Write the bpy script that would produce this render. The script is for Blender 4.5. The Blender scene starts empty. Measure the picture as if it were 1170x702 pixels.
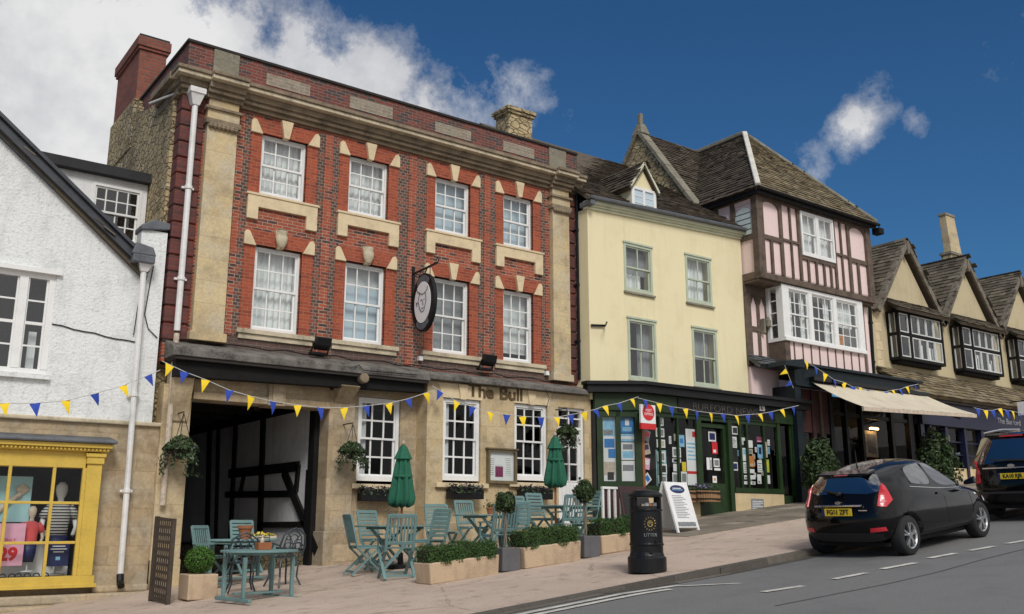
import bpy, bmesh, math, random
from mathutils import Vector, Matrix, Euler
from mathutils.bvhtree import BVHTree
random.seed(7)
R = math.radians
SC = bpy.context.scene
COL = SC.collection

# ---------------------------------------------------------------- camera
FOC, PITCH, YAW = 1081.6, R(12.87), R(36.42)
CAM = Vector((0, -17, 1.6))
FWD = Vector((math.sin(YAW)*math.cos(PITCH), math.cos(YAW)*math.cos(PITCH), math.sin(PITCH)))
RGT = Vector((math.cos(YAW), -math.sin(YAW), 0))
UPV = RGT.cross(FWD)
def ray(px, py):
    return RGT*(px-585) + UPV*(351-py) + FWD*FOC
def F(px, py, Y=0.0):
    "point of a facade plane (y = Y) seen in this direction from where the photographer stood"
    d = ray(px, py); return CAM + d*((Y-CAM.y)/d.y)
def FX(px, py, X):
    d = ray(px, py); return CAM + d*((X-CAM.x)/d.x)
def G(x):
    "height of the sloping street"
    return .1*x + .02
cd = bpy.data.cameras.new('camera'); cam = bpy.data.objects.new('camera', cd); COL.objects.link(cam)
cam.location = CAM
cam.rotation_euler = (R(90)+PITCH, 0, -YAW)
cd.sensor_width = 36; cd.lens = FOC/1170*36; cd.clip_end = 3000; cd.clip_start = .1
SC.camera = cam

# ---------------------------------------------------------------- materials
MATS = {}
class NT:
    def __init__(s, tree): s.t = tree
    def n(s, kind, ins=None, **props):
        nd = s.t.nodes.new(kind)
        for k, v in props.items(): setattr(nd, k, v)
        for k, v in (ins or {}).items():
            sock = nd.inputs[k]
            if isinstance(v, bpy.types.NodeSocket): s.t.links.new(v, sock)
            else:
                if isinstance(v, (tuple, list)) and len(v) == 3 and sock.type == 'RGBA': v = (*v, 1)
                sock.default_value = v
        return nd
    def math(s, op, a, b=0.0, clamp=False):
        nd = s.n('ShaderNodeMath', {0: a, 1: b}, operation=op, use_clamp=clamp); return nd.outputs[0]
    def mix(s, f, a, b, blend='MIX'):
        nd = s.n('ShaderNodeMix', data_type='RGBA', blend_type=blend)
        for idx, v in ((0, f), (6, a), (7, b)):
            if isinstance(v, bpy.types.NodeSocket): s.t.links.new(v, nd.inputs[idx])
            else: nd.inputs[idx].default_value = v if not isinstance(v, tuple) or len(v) == 4 else (*v, 1)
        return nd.outputs[2]
    def ramp(s, f, stops):
        nd = s.n('ShaderNodeValToRGB', {0: f}); cr = nd.color_ramp
        while len(cr.elements) < len(stops): cr.elements.new(.5)
        for e, (p, c) in zip(cr.elements, stops):
            e.position = p; e.color = (*c, 1) if len(c) == 3 else c
        return nd.outputs[0]
    def noise(s, vec, scale, detail=4, rough=.6):
        ins = {'Scale': scale, 'Detail': detail, 'Roughness': rough}
        if vec is not None: ins['Vector'] = vec
        return s.n('ShaderNodeTexNoise', ins).outputs[0]
def mat(name):
    m = bpy.data.materials.new(name); m.use_nodes = True
    m.node_tree.nodes.clear()
    t = NT(m.node_tree)
    out = t.n('ShaderNodeOutputMaterial')
    b = t.n('ShaderNodeBsdfPrincipled')
    m.node_tree.links.new(b.outputs[0], out.inputs[0])
    MATS[name] = m
    return m, t, b
def link(t, a, b): t.t.links.new(a, b)
def objc(t): return t.n('ShaderNodeTexCoord').outputs['Object']
def wallvec(t):
    c = objc(t); s = t.n('ShaderNodeSeparateXYZ', {0: c})
    u = t.math('ADD', s.outputs[0], s.outputs[1])
    return t.n('ShaderNodeCombineXYZ', {0: u, 1: s.outputs[2]}).outputs[0], c, s.outputs[2]
def bump(t, b, h, strength=.4, dist=.02):
    nd = t.n('ShaderNodeBump', {'Strength': strength, 'Distance': dist, 'Height': h})
    link(t, nd.outputs[0], b.inputs['Normal'])

def plain(name, col, rough=.6, var=.15, scale=6, metal=0, bumps=.15, bscale=40, spec=.5, coat=0, perobj=0.0):
    "a painted / cast / cloth surface with wear: two scales of tone variation and a fine relief"
    m, t, b = mat(name)
    c = objc(t)
    n1 = t.noise(c, scale, 5); n2 = t.noise(c, scale*7, 3)
    k = t.math('ADD', t.math('MULTIPLY', n1, .65), t.math('MULTIPLY', n2, .35))
    dk = tuple(max(0, v*(1-var*1.6)) for v in col); lt = tuple(min(1, v*(1+var)) for v in col)
    colr = t.ramp(k, [(.3, dk), (.5, col), (.72, lt)])
    if perobj:
        oi = t.n('ShaderNodeObjectInfo').outputs['Random']
        colr = t.mix(t.math('MULTIPLY', oi, perobj), colr, tuple(v*.45 for v in col))
    link(t, colr, b.inputs['Base Color'])
    b.inputs['Roughness'].default_value = rough; b.inputs['Metallic'].default_value = metal
    b.inputs['Specular IOR Level'].default_value = spec; b.inputs['Coat Weight'].default_value = coat
    if bumps: bump(t, b, t.noise(c, bscale, 3), bumps, .01)
    return m

def brickmat(name, c1, c2, mortar, bw=.225, rh=.075, ms=.01, stain=(.05, .035, .03), stainamt=.5, dark=None, rough=.85, bstr=.5, offs=.5, wscale=1.2, lich=None, stain2=None, dthr=.60):
    m, t, b = mat(name)
    v, c, z = wallvec(t)
    # slight wobble so the joints are not ruled lines
    wob = t.n('ShaderNodeTexNoise', {'Vector': c, 'Scale': 5.0, 'Detail': 2.0})
    off = t.n('ShaderNodeVectorMath', {0: wob.outputs[1], 1: (.5, .5, .5)}, operation='SUBTRACT').outputs[0]
    offs_ = t.n('ShaderNodeVectorMath', {0: off, 'Scale': min(.02, rh*.12)}, operation='SCALE').outputs[0]
    v2 = t.n('ShaderNodeVectorMath', {0: v, 1: offs_}, operation='ADD').outputs[0]
    br = t.n('ShaderNodeTexBrick', {'Vector': v2, 'Color1': c1, 'Color2': c2, 'Mortar': mortar, 'Scale': 1.0, 'Mortar Size': ms, 'Mortar Smooth': .3, 'Bias': 0.0, 'Brick Width': bw, 'Row Height': rh}, offset=offs)
    colr = br.outputs[0]
    if dark:   # scattered burnt units
        br2 = t.n('ShaderNodeTexBrick', {'Vector': v2, 'Color1': (0, 0, 0), 'Color2': (1, 1, 1), 'Mortar': (0, 0, 0), 'Scale': 1.0, 'Mortar Size': ms, 'Bias': 0.0, 'Brick Width': bw, 'Row Height': rh}, offset=offs)
        f = t.ramp(t.math('MULTIPLY', br2.outputs[0], t.math('ADD', t.noise(c, 3, 3), .35)), [(dthr, (0, 0, 0)), (dthr+.08, (1, 1, 1))])
        colr = t.mix(f, colr, dark)
    n1 = t.noise(c, wscale, 6, .65)
    f1 = t.ramp(n1, [(.45, (0, 0, 0)), (.75, (1, 1, 1))])
    colr = t.mix(t.math('MULTIPLY', f1, stainamt), colr, stain)
    if stain2:
        n5 = t.ramp(t.noise(c, wscale*.7+.4, 5, .7), [(.47, (0, 0, 0)), (.62, (1, 1, 1))])
        colr = t.mix(t.math('MULTIPLY', n5, .6), colr, stain2)
    n3 = t.noise(c, 22, 4)
    colr = t.mix(.35, colr, t.ramp(n3, [(.3, (.35, .35, .35)), (.7, (.75, .75, .75))]), 'OVERLAY')
    if lich:
        n4 = t.noise(c, 3.3, 8, .75)
        colr = t.mix(t.ramp(n4, [(.52, (0, 0, 0)), (.66, (.8, .8, .8))]), colr, lich)
    link(t, colr, b.inputs['Base Color']); b.inputs['Roughness'].default_value = rough
    h = t.math('ADD', t.math('MULTIPLY', br.outputs[1], -1.0), t.math('MULTIPLY', n3, .7))
    bump(t, b, h, bstr, .015)
    return m

def islandmat(name, stops, rough=.9, moss=None, bscale=30, bstr=.4, trans=0, amount=.55, mscale=1.3):
    "every tile or leaf (mesh island) gets its own tone"
    m, t, b = mat(name)
    g = t.n('ShaderNodeNewGeometry').outputs['Random Per Island']
    c = objc(t)
    colr = t.ramp(g, stops)
    n = t.noise(c, bscale, 4)
    colr = t.mix(.4, colr, t.ramp(n, [(.3, (.3, .3, .3)), (.7, (.72, .72, .72))]), 'OVERLAY')
    if moss:
        n2 = t.noise(c, mscale, 6, .7)
        colr = t.mix(t.math('MULTIPLY', t.ramp(n2, [(.45, (0, 0, 0)), (.62, (1, 1, 1))]), amount), colr, moss)
    link(t, colr, b.inputs['Base Color']); b.inputs['Roughness'].default_value = rough
    b.inputs['Specular IOR Level'].default_value = .3
    if bstr: bump(t, b, n, bstr, .01)
    return m

def glassmat(name, tint=(1, 1, 1), refl=.06, edge=.5, wav=.0, rough=.0):
    "thin window glass: see-through, with the sky mirrored more strongly at a slant"
    m = bpy.data.materials.new(name); m.use_nodes = True; m.node_tree.nodes.clear(); t = NT(m.node_tree)
    out = t.n('ShaderNodeOutputMaterial')
    tr = t.n('ShaderNodeBsdfTransparent', {'Color': tint})
    gl = t.n('ShaderNodeBsdfGlossy', {'Color': (1, 1, 1), 'Roughness': rough})
    if wav:
        nb = t.n('ShaderNodeBump', {'Strength': wav, 'Distance': .02, 'Height': t.noise(objc(t), 2.5, 2)})
        link(t, nb.outputs[0], gl.inputs['Normal'])
    lw = t.n('ShaderNodeLayerWeight', {'Blend': .5}).outputs['Facing']
    p = t.math('POWER', lw, 4.0)
    f = t.math('ADD', t.math('MULTIPLY', p, edge), refl, True)
    mx = t.n('ShaderNodeMixShader', {0: f, 1: tr.outputs[0], 2: gl.outputs[0]})
    link(t, mx.outputs[0], out.inputs[0]); MATS[name] = m
    return m
def emis(name, col, s):
    m = bpy.data.materials.new(name); m.use_nodes = True; m.node_tree.nodes.clear(); t = NT(m.node_tree)
    out = t.n('ShaderNodeOutputMaterial'); e = t.n('ShaderNodeEmission', {'Color': col, 'Strength': s})
    link(t, e.outputs[0], out.inputs[0]); MATS[name] = m
    return m

# brickwork, stone, render
RED = brickmat('red_brick', (.40, .085, .038), (.20, .045, .028), (.36, .25, .18), bw=.205, rh=.066, dark=(.05, .034, .036), stainamt=.5, stain=(.045, .03, .028), stain2=(.38, .08, .035))
PARA = brickmat('weathered_red_brick', (.22, .050, .034), (.09, .030, .025), (.19, .13, .105), bw=.205, rh=.066, dark=(.06, .045, .045), stainamt=.6, stain=(.055, .045, .04))
RUB = brickmat('rubbed_orange_brick', (.38, .078, .030), (.23, .044, .021), (.33, .15, .095), bw=.205, rh=.066, ms=.007, stainamt=.45, stain=(.11, .035, .028), bstr=.3, wscale=2.4, stain2=(.38, .09, .04))
GREYB = brickmat('grey_header_brick', (.105, .062, .050), (.032, .022, .021), (.24, .18, .14), bw=.105, rh=.066, ms=.010, stainamt=.3, dark=(.27, .065, .034), dthr=.5)
QUOB = brickmat('dark_red_quoin_brick', (.17, .042, .034), (.10, .032, .03), (.10, .06, .05), stainamt=.55, stain=(.05, .035, .035))
PLIB = brickmat('sooty_brick', (.13, .07, .055), (.09, .055, .045), (.16, .13, .11), stainamt=.6)
CHIMB = brickmat('chimney_brick', (.30, .085, .05), (.20, .055, .038), (.16, .11, .085), stainamt=.5)
ASH = brickmat('golden_ashlar', (.58, .46, .28), (.47, .355, .19), (.42, .315, .185), bw=.72, rh=.34, ms=.006, stain=(.13, .09, .055), stainamt=.75, bstr=.2, wscale=1.6, stain2=(.56, .47, .33))
ASHD = brickmat('dark_stained_ashlar', (.50, .39, .245), (.35, .262, .155), (.30, .22, .13), bw=.66, rh=.31, ms=.005, stain=(.085, .062, .04), stainamt=.85, bstr=.3, wscale=1.5, stain2=(.46, .40, .30))  # darker and more heavily stained than the golden ashlar
FREE = plain('freestone', (.68, .55, .35), .85, .16, 5, bumps=.25, bscale=25)
PILA = brickmat('pilaster_stone', (.60, .48, .28), (.52, .40, .22), (.38, .29, .17), bw=1.9, rh=.42, ms=.005, stain=(.24, .20, .145), stainamt=.85, bstr=.25, wscale=2.6, stain2=(.50, .45, .35))
LICH = brickmat('lichened_stone', (.24, .22, .16), (.20, .18, .135), (.16, .14, .11), bw=2.0, rh=.5, ms=.003, stain=(.08, .075, .06), stainamt=.6, lich=(.34, .33, .26), wscale=3)
LICHB = brickmat('lichened_brick', (.30, .235, .17), (.22, .17, .13), (.33, .30, .24), stainamt=.8, stain=(.27, .26, .20), lich=(.38, .37, .29), wscale=2)
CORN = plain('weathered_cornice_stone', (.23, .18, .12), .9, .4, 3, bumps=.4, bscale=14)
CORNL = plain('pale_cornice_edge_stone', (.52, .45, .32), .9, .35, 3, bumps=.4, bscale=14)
SLABM = plain('weathered_lead_slab', (.135, .125, .11), .8, .75, 3.2, bumps=.4, bscale=12)
NEARBLK = plain('near_black_soffit', (.028, .024, .022), .9, .3, 4)  # near-black, for the canopy underside and other dark parts
def rubble():
    m, t, b = mat('rubble_stone'); c = objc(t)
    wob = t.n('ShaderNodeTexNoise', {'Vector': c, 'Scale': 4.0, 'Detail': 3.0})
    v = t.n('ShaderNodeVectorMath', {0: c, 1: t.n('ShaderNodeVectorMath', {0: wob.outputs[1], 'Scale': .16}, operation='SCALE').outputs[0]}, operation='ADD').outputs[0]
    v = t.n('ShaderNodeMapping', {'Vector': v, 'Scale': (1, 1, 1.9)}).outputs[0]
    vo = t.n('ShaderNodeTexVoronoi', {'Vector': v, 'Scale': 4.2, 'Randomness': 1.0})
    ve = t.n('ShaderNodeTexVoronoi', {'Vector': v, 'Scale': 4.2}, feature='DISTANCE_TO_EDGE')
    s = t.n('ShaderNodeSeparateColor', {0: vo.outputs[1]})
    colr = t.ramp(s.outputs[0], [(0, (.40, .31, .16)), (.4, (.56, .44, .24)), (.75, (.48, .37, .21)), (1, (.66, .55, .34))])
    e = t.ramp(ve.outputs[0], [(.0, (0, 0, 0)), (.09, (1, 1, 1))])
    colr = t.mix(e, (.24, .19, .12), colr)
    f = t.ramp(t.noise(c, .9, 6, .7), [(.45, (0, 0, 0)), (.68, (1, 1, 1))])
    colr = t.mix(t.math('MULTIPLY', f, .65), colr, (.07, .055, .045))
    n3 = t.noise(c, 25, 4); colr = t.mix(.5, colr, t.ramp(n3, [(.3, (.3, .3, .3)), (.7, (.75, .75, .75))]), 'OVERLAY')
    link(t, colr, b.inputs['Base Color']); b.inputs['Roughness'].default_value = .95
    bump(t, b, t.math('ADD', e, t.math('MULTIPLY', n3, .6)), .9, .05)
rubble(); RUBBLE = MATS['rubble_stone']
def render_mat(name, col, grime, bs=60, bstr=.25, gs=1.0, amt=.35, lo=.5, pits=0):
    m, t, b = mat(name); c = objc(t)
    n = t.noise(c, gs, 7, .7)
    f = t.ramp(n, [(lo, (0, 0, 0)), (lo+.25, (1, 1, 1))])
    colr = t.mix(t.math('MULTIPLY', f, amt), col, grime)
    st = t.n('ShaderNodeMapping', {'Vector': c, 'Scale': (5, 5, .35)}).outputs[0]   # runs below ledges
    colr = t.mix(t.math('MULTIPLY', t.ramp(t.noise(st, 1.5, 5, .65), [(.52, (0, 0, 0)), (.72, (1, 1, 1))]), amt*.55), colr, grime)
    if pits: colr = t.mix(t.math('MULTIPLY', t.ramp(t.noise(c, 17, 5, .7), [(.53, (0, 0, 0)), (.66, (1, 1, 1))]), pits), colr, grime)
    link(t, colr, b.inputs['Base Color']); b.inputs['Roughness'].default_value = .88
    bump(t, b, t.noise(c, bs, 4, .6), bstr, .02)
    return m
ROUGH = render_mat('white_roughcast', (.80, .82, .81), (.36, .36, .34), 22, 1.0, 1.6, .5, pits=.45)
YEL = render_mat('yellow_render', (.82, .735, .47), (.56, .46, .25), 30, .2, .9, .42)
PINK = render_mat('pale_pink_plaster', (.82, .64, .61), (.6, .46, .43), 40, .15, 1.2, .3)
OCHRE = render_mat('ochre_render', (.54, .46, .29), (.30, .24, .14), 30, .3, 1.3, .5)
CREAM = render_mat('cream_stall_riser', (.62, .49, .29), (.33, .25, .15), 30, .3, 1.6, .55)
WPLAS = render_mat('old_whitewash', (.78, .78, .78), (.30, .30, .30), 18, .5, 1.2, .5)
TROUGH = render_mat('buff_stone_trough', (.56, .42, .28), (.20, .15, .11), 45, .5, 1.8, .6, .48)
# roofs
TILE_D = islandmat('dark_stone_tile', [(0, (.045, .034, .027)), (.4, (.075, .056, .043)), (.75, (.10, .077, .058)), (1, (.14, .115, .085))], moss=(.085, .08, .05), amount=.4)
TILE_L = islandmat('lichened_stone_tile', [(0, (.085, .066, .042)), (.35, (.15, .12, .078)), (.7, (.21, .17, .11)), (1, (.30, .255, .165))], moss=(.30, .235, .12), amount=.4)
TILE_M = islandmat('grey_brown_stone_tile', [(0, (.06, .05, .038)), (.4, (.11, .09, .068)), (.75, (.155, .13, .10)), (1, (.22, .185, .14))], moss=(.15, .13, .08), amount=.4)
SLATE = islandmat('grey_slate', [(0, (.07, .075, .08)), (1, (.15, .16, .17))], rough=.6)
# timber, paint, metal
TIMB = plain('dark_oak_timber', (.115, .082, .060), .8, .45, 4, bumps=.5, bscale=18)
BLKT = plain('black_timber', (.008, .0075, .0075), .75, .4, 4, spec=.25)
WHT = plain('white_paint', (.80, .80, .78), .45, .07, 4)
SAGE = plain('sage_window_paint', (.47, .52, .40), .55, .1, 4)
MULL = plain('mustard_yellow_paint', (.62, .43, .07), .5, .12, 4)
DGREEN = plain('dark_green_paint', (.017, .040, .012), .45, .25, 4, spec=.35)
BLKP = plain('black_paint', (.007, .007, .008), .45, .3, 4, spec=.3)
NAVY = plain('dark_teal_fascia_paint', (.006, .013, .018), .5, .3, 3, spec=.3)
BLUEP = plain('navy_blue_paint', (.007, .010, .036), .45, .25, 3)
MAROON = plain('maroon_paint', (.045, .014, .014), .5, .3, 3)
IRON = plain('cast_iron_black', (.007, .0075, .009), .38, .3, 5, metal=.0, bumps=.1, spec=.35)
WPIPE = plain('white_drainpipe_paint', (.74, .73, .71), .5, .13, 3)
LEAD = plain('lead_sheet', (.11, .12, .135), .55, .3, 4, bumps=.3, bscale=8)
TEAL = plain('grey_green_furniture_paint', (.165, .285, .28), .6, .2, 3, perobj=.4)
TEAL2 = plain('dark_grey_green_furniture_paint', (.075, .165, .155), .6, .22, 3, perobj=.2)
DIRON = plain('blue_black_wrought_iron', (.03, .045, .055), .45, .3, 5)
TERRA = plain('terracotta', (.33, .115, .05), .8, .2, 6)
WOODP = plain('orange_wood_pole', (.30, .10, .035), .6, .2, 6)
BROWN = plain('brown_trellis_wood', (.06, .045, .032), .85, .35, 4)
CANV = plain('green_canvas', (.014, .115, .065), .85, .25, 3, bumps=.2, bscale=120)
AWNM = plain('cream_awning_canvas', (.62, .55, .42), .85, .12, 2, bumps=.15, bscale=100)
GREYP = plain('slate_grey_planter', (.11, .11, .118), .8, .18, 5, bumps=.25)
WOODL = plain('tan_barrel_wood', (.30, .17, .08), .75, .25, 4)
PAPER = plain('white_paper', (.80, .80, .80), .6, .05, 6, bumps=0)
PGREY = plain('printed_grey', (.22, .23, .24), .6, .5, 30, bumps=0)
PBLUE = plain('printed_blue', (.02, .20, .55), .5, .25, 20, bumps=0)
PCYAN = plain('printed_pale_blue', (.25, .52, .72), .5, .3, 15, bumps=0)
PRED = plain('printed_red', (.60, .02, .025), .5, .08, 10, bumps=0)
PPINK = plain('printed_pink', (.80, .42, .58), .5, .08, 4, bumps=0)
PYEL = plain('printed_yellow', (.80, .58, .03), .5, .12, 10, bumps=0)
PORA = plain('printed_orange', (.60, .22, .05), .5, .3, 20, bumps=0)
PAQUA = plain('printed_aqua', (.36, .62, .66), .5, .08, 3, bumps=0)
PNAVY = plain('printed_navy', (.012, .02, .10), .5, .2, 10, bumps=0)
PMAG = plain('printed_plum', (.22, .03, .10), .5, .2, 10, bumps=0)
PGRN = plain('printed_lime', (.52, .60, .08), .5, .3, 14, bumps=0)
PBLK = plain('printed_black', (.012, .012, .012), .5, .2, 10, bumps=0)
PBEI = plain('printed_beige', (.55, .46, .36), .6, .3, 12, bumps=0)
FLY = plain('yellow_bunting_cloth', (.86, .60, .015), .8, .1, 5, bumps=.1, bscale=80)
FLB = plain('blue_bunting_cloth', (.018, .055, .36), .8, .15, 5, bumps=.1, bscale=80)
CORD = plain('pale_cord', (.55, .55, .52), .8, .1, 5)
CURT = None
def curtain():
    m, t, b = mat('net_curtain'); c = objc(t); s = t.n('ShaderNodeSeparateXYZ', {0: c})
    w = t.n('ShaderNodeTexNoise', {'Vector': t.n('ShaderNodeCombineXYZ', {0: t.math('MULTIPLY', s.outputs[0], 9.0), 1: t.math('MULTIPLY', s.outputs[2], .06)}).outputs[0], 'Scale': 1.6, 'Detail': 3.0}).outputs[0]
    link(t, t.ramp(w, [(.3, (.58, .62, .63)), (.6, (.85, .87, .86))]), b.inputs['Base Color'])
    b.inputs['Roughness'].default_value = .9
    b.inputs['Emission Color'].default_value = (0, 0, 0, 1)
    return m
CURT = curtain()
BLIND = plain('pale_roller_blind', (.62, .66, .66), .8, .06, 2)
SKYREFL = plain('painted_sky_reflection', (.50, .62, .70), .8, .07, 2)  # opaque pale blue that paints the sky's reflection in windows
BLINDG = plain('grey_blind', (.25, .27, .28), .8, .1, 2)
GLASS = glassmat('window_glass', (.93, .95, .94), .09, .6)
GGLASS = glassmat('ground_floor_glass', (.8, .8, .8), .022, .3)
SGLASS = glassmat('shop_glass', (.88, .90, .89), .022, .4)
CGLASS = glassmat('car_glass', (.10, .11, .12), .30, .75)
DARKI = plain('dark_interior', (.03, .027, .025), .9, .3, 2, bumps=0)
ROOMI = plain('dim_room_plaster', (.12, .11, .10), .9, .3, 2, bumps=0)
# foliage
LEAF_H = islandmat('box_hedge_leaf', [(0, (.016, .040, .010)), (.5, (.035, .085, .018)), (1, (.075, .15, .03))], rough=.55, bstr=0)
LEAF_B = islandmat('bright_box_leaf', [(0, (.03, .075, .010)), (.5, (.06, .15, .02)), (1, (.11, .24, .04))], rough=.55, bstr=0)
LEAF_D = islandmat('bay_leaf', [(0, (.016, .032, .012)), (.5, (.034, .062, .02)), (1, (.075, .115, .04))], rough=.45, bstr=0)
LEAF_G = islandmat('trailing_leaf', [(0, (.018, .036, .014)), (.6, (.045, .075, .03)), (1, (.12, .16, .09))], rough=.6, bstr=0)
LEAF_P = islandmat('purple_black_leaf', [(0, (.012, .010, .014)), (.6, (.03, .02, .032)), (.9, (.05, .06, .03)), (1, (.09, .05, .09))], rough=.6, bstr=0)
FLOW = islandmat('purple_flower', [(0, (.10, .06, .22)), (.6, (.28, .2, .5)), (1, (.6, .5, .65))], rough=.6, bstr=0)
FLOWY = islandmat('yellow_flower', [(0, (.6, .42, .02)), (1, (.85, .75, .2))], rough=.6, bstr=0)
STEM = plain('pale_stem_bark', (.17, .15, .12), .8, .2, 8)
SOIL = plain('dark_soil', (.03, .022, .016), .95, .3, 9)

# ---------------------------------------------------------------- mesh builder
def wl(o):
    v = Vector((0, 0, 0))
    while o: v += o.location; o = o.parent
    return v
class MB:
    def __init__(s): s.v = []; s.f = []; s.m = []; s.mats = []
    def mi(s, m):
        if m is None: return 0
        if m not in s.mats: s.mats.append(m)
        return s.mats.index(m)
    def face(s, pts, m=None):
        i = len(s.v); s.v += [Vector(p) for p in pts]; s.f.append(tuple(range(i, i+len(pts)))); s.m.append(s.mi(m)); return s
    def hexa(s, p, m=None, skip=()):
        "8 corners: bottom ring 0-3, top ring 4-7"
        i = len(s.v); s.v += [Vector(q) for q in p]; k = s.mi(m)
        for n, q in enumerate(((3, 2, 1, 0), (4, 5, 6, 7), (0, 1, 5, 4), (1, 2, 6, 5), (2, 3, 7, 6), (3, 0, 4, 7))):
            if n not in skip: s.f.append(tuple(i+a for a in q)); s.m.append(k)
        return s
    def box(s, x0, x1, y0, y1, z0, z1, m=None):
        return s.hexa(((x0, y0, z0), (x1, y0, z0), (x1, y1, z0), (x0, y1, z0), (x0, y0, z1), (x1, y0, z1), (x1, y1, z1), (x0, y1, z1)), m)
    def prism(s, poly, y0, y1, m=None, ax='y'):
        "polygon in xz pushed along y (ax 'y'), in yz along x (ax 'x') or in xy along z (ax 'z'); corners anticlockwise seen from the low side"
        P = {'y': lambda a, b, t: (a, t, b), 'x': lambda a, b, t: (t, a, b), 'z': lambda a, b, t: (a, b, t)}[ax]
        n = len(poly); i = len(s.v); k = s.mi(m)
        s.v += [Vector(P(a, b, y0)) for a, b in poly]+[Vector(P(a, b, y1)) for a, b in poly]
        s.f.append(tuple(i+j for j in range(n))); s.f.append(tuple(i+n+j for j in reversed(range(n)))); s.m += [k, k]
        for j in range(n):
            l = (j+1) % n; s.f.append((i+j, i+n+j, i+n+l, i+l)); s.m.append(k)
        return s
    def beam(s, a, b, w, h, m=None, up=(0, 0, 1)):
        "square bar from a to b, w across and h along up"
        a, b = Vector(a), Vector(b); d = (b-a).normalized(); u = Vector(up)
        if abs(d.dot(u)) > .98: u = Vector((0, 1, 0))
        sd = d.cross(u).normalized(); u = sd.cross(d).normalized(); sd = sd*w/2; u = u*h/2
        return s.hexa((a-sd-u, a+sd-u, b+sd-u, b-sd-u, a-sd+u, a+sd+u, b+sd+u, b-sd+u), m)
    def tube(s, pts, r, n=8, m=None, cap=True):
        pts = [Vector(p) for p in pts]; i0 = len(s.v); k = s.mi(m)
        rs = r if isinstance(r, (list, tuple)) else [r]*len(pts)
        ref = None
        for j, p in enumerate(pts):
            d = (pts[min(j+1, len(pts)-1)]-pts[max(j-1, 0)]).normalized()
            if ref is None:
                ref = Vector((0, 0, 1)) if abs(d.z) < .9 else Vector((1, 0, 0))
            a = d.cross(ref).normalized(); bb = d.cross(a).normalized(); ref = a.cross(d) if a.length else ref
            for q in range(n):
                t = 2*math.pi*q/n; s.v.append(p+(a*math.cos(t)+bb*math.sin(t))*rs[j])
        for j in range(len(pts)-1):
            for q in range(n):
                l = (q+1) % n; s.f.append((i0+j*n+q, i0+j*n+l, i0+(j+1)*n+l, i0+(j+1)*n+q)); s.m.append(k)
        if cap:
            s.f.append(tuple(i0+q for q in reversed(range(n)))); s.f.append(tuple(i0+(len(pts)-1)*n+q for q in range(n))); s.m += [k, k]
        return s
    def lathe(s, prof, c=(0, 0, 0), n=24, m=None, sx=1, sy=1):
        "profile of (radius, z) turned round the vertical through c"
        i0 = len(s.v); k = s.mi(m); c = Vector(c)
        for r, z in prof:
            for q in range(n):
                t = 2*math.pi*q/n; s.v.append(c+Vector((r*math.cos(t)*sx, r*math.sin(t)*sy, z)))
        for j in range(len(prof)-1):
            for q in range(n):
                l = (q+1) % n; s.f.append((i0+j*n+q, i0+j*n+l, i0+(j+1)*n+l, i0+(j+1)*n+q)); s.m.append(k)
        s.f.append(tuple(i0+q for q in reversed(range(n)))); s.f.append(tuple(i0+(len(prof)-1)*n+q for q in range(n))); s.m += [k, k]
        return s
    def build(s, name, m=None, parent=None, bevel=0, smooth=False, local=False, seg=2):
        me = bpy.data.meshes.new(name)
        off = Vector((0, 0, 0)) if (local or parent is None) else wl(parent)
        me.from_pydata([v-off for v in s.v], [], s.f)
        mats = list(s.mats)
        if m is not None and not mats: mats = [m]
        elif m is not None and m not in mats and None in mats: pass
        for x in mats: me.materials.append(x)
        if len(mats) > 1:
            for p, k in zip(me.polygons, s.m): p.material_index = k
        bm = bmesh.new(); bm.from_mesh(me); bmesh.ops.recalc_face_normals(bm, faces=bm.faces) if not getattr(s, 'raw', 0) else None
        bm.to_mesh(me); bm.free()
        if smooth:
            for p in me.polygons: p.use_smooth = True
        o = bpy.data.objects.new(name, me); COL.objects.link(o)
        if parent: o.parent = parent
        if bevel:
            md = o.modifiers.new('bevel', 'BEVEL'); md.width = bevel; md.segments = seg; md.limit_method = 'ANGLE'; md.angle_limit = R(40)
        return o
def tag(o, label=None, cat=None, group=None, kind=None):
    for k, v in (('label', label), ('category', cat), ('group', group), ('kind', kind)):
        if v: o[k] = v
    return o
def thing(name, loc, label, cat, group=None, rz=0):
    o = bpy.data.objects.new(name, None); COL.objects.link(o); o.location = loc; o.rotation_euler.z = rz
    o.empty_display_size = .2
    return tag(o, label, cat, group)
def kids(o): return [c for c in o.children]
def copy_tree(o, parent=None):
    c = o.copy(); COL.objects.link(c); c.parent = parent
    for ch in kids(o): copy_tree(ch, c)
    return c
def text(name, body, size, m, parent, loc, rot, ext=.004, align='CENTER', sx=1, bold=0.0):
    cu = bpy.data.curves.new(name, 'FONT'); cu.body = body; cu.size = size; cu.extrude = ext; cu.align_x = align; cu.align_y = 'CENTER'; cu.offset = bold
    tmp = bpy.data.objects.new(name+'_curve', cu); COL.objects.link(tmp)
    dg = bpy.context.evaluated_depsgraph_get(); me = bpy.data.meshes.new_from_object(tmp.evaluated_get(dg))
    bpy.data.objects.remove(tmp); bpy.data.curves.remove(cu)
    me.name = name
    M = Matrix.Translation(Vector(loc)-(wl(parent) if parent else Vector())) @ Euler(rot).to_matrix().to_4x4() @ Matrix.Diagonal((sx, 1, 1, 1))
    me.transform(M); me.materials.clear(); me.materials.append(m)
    o = bpy.data.objects.new(name, me); COL.objects.link(o)
    if parent: o.parent = parent
    return o
FRONT = (R(90), 0, 0)

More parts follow.
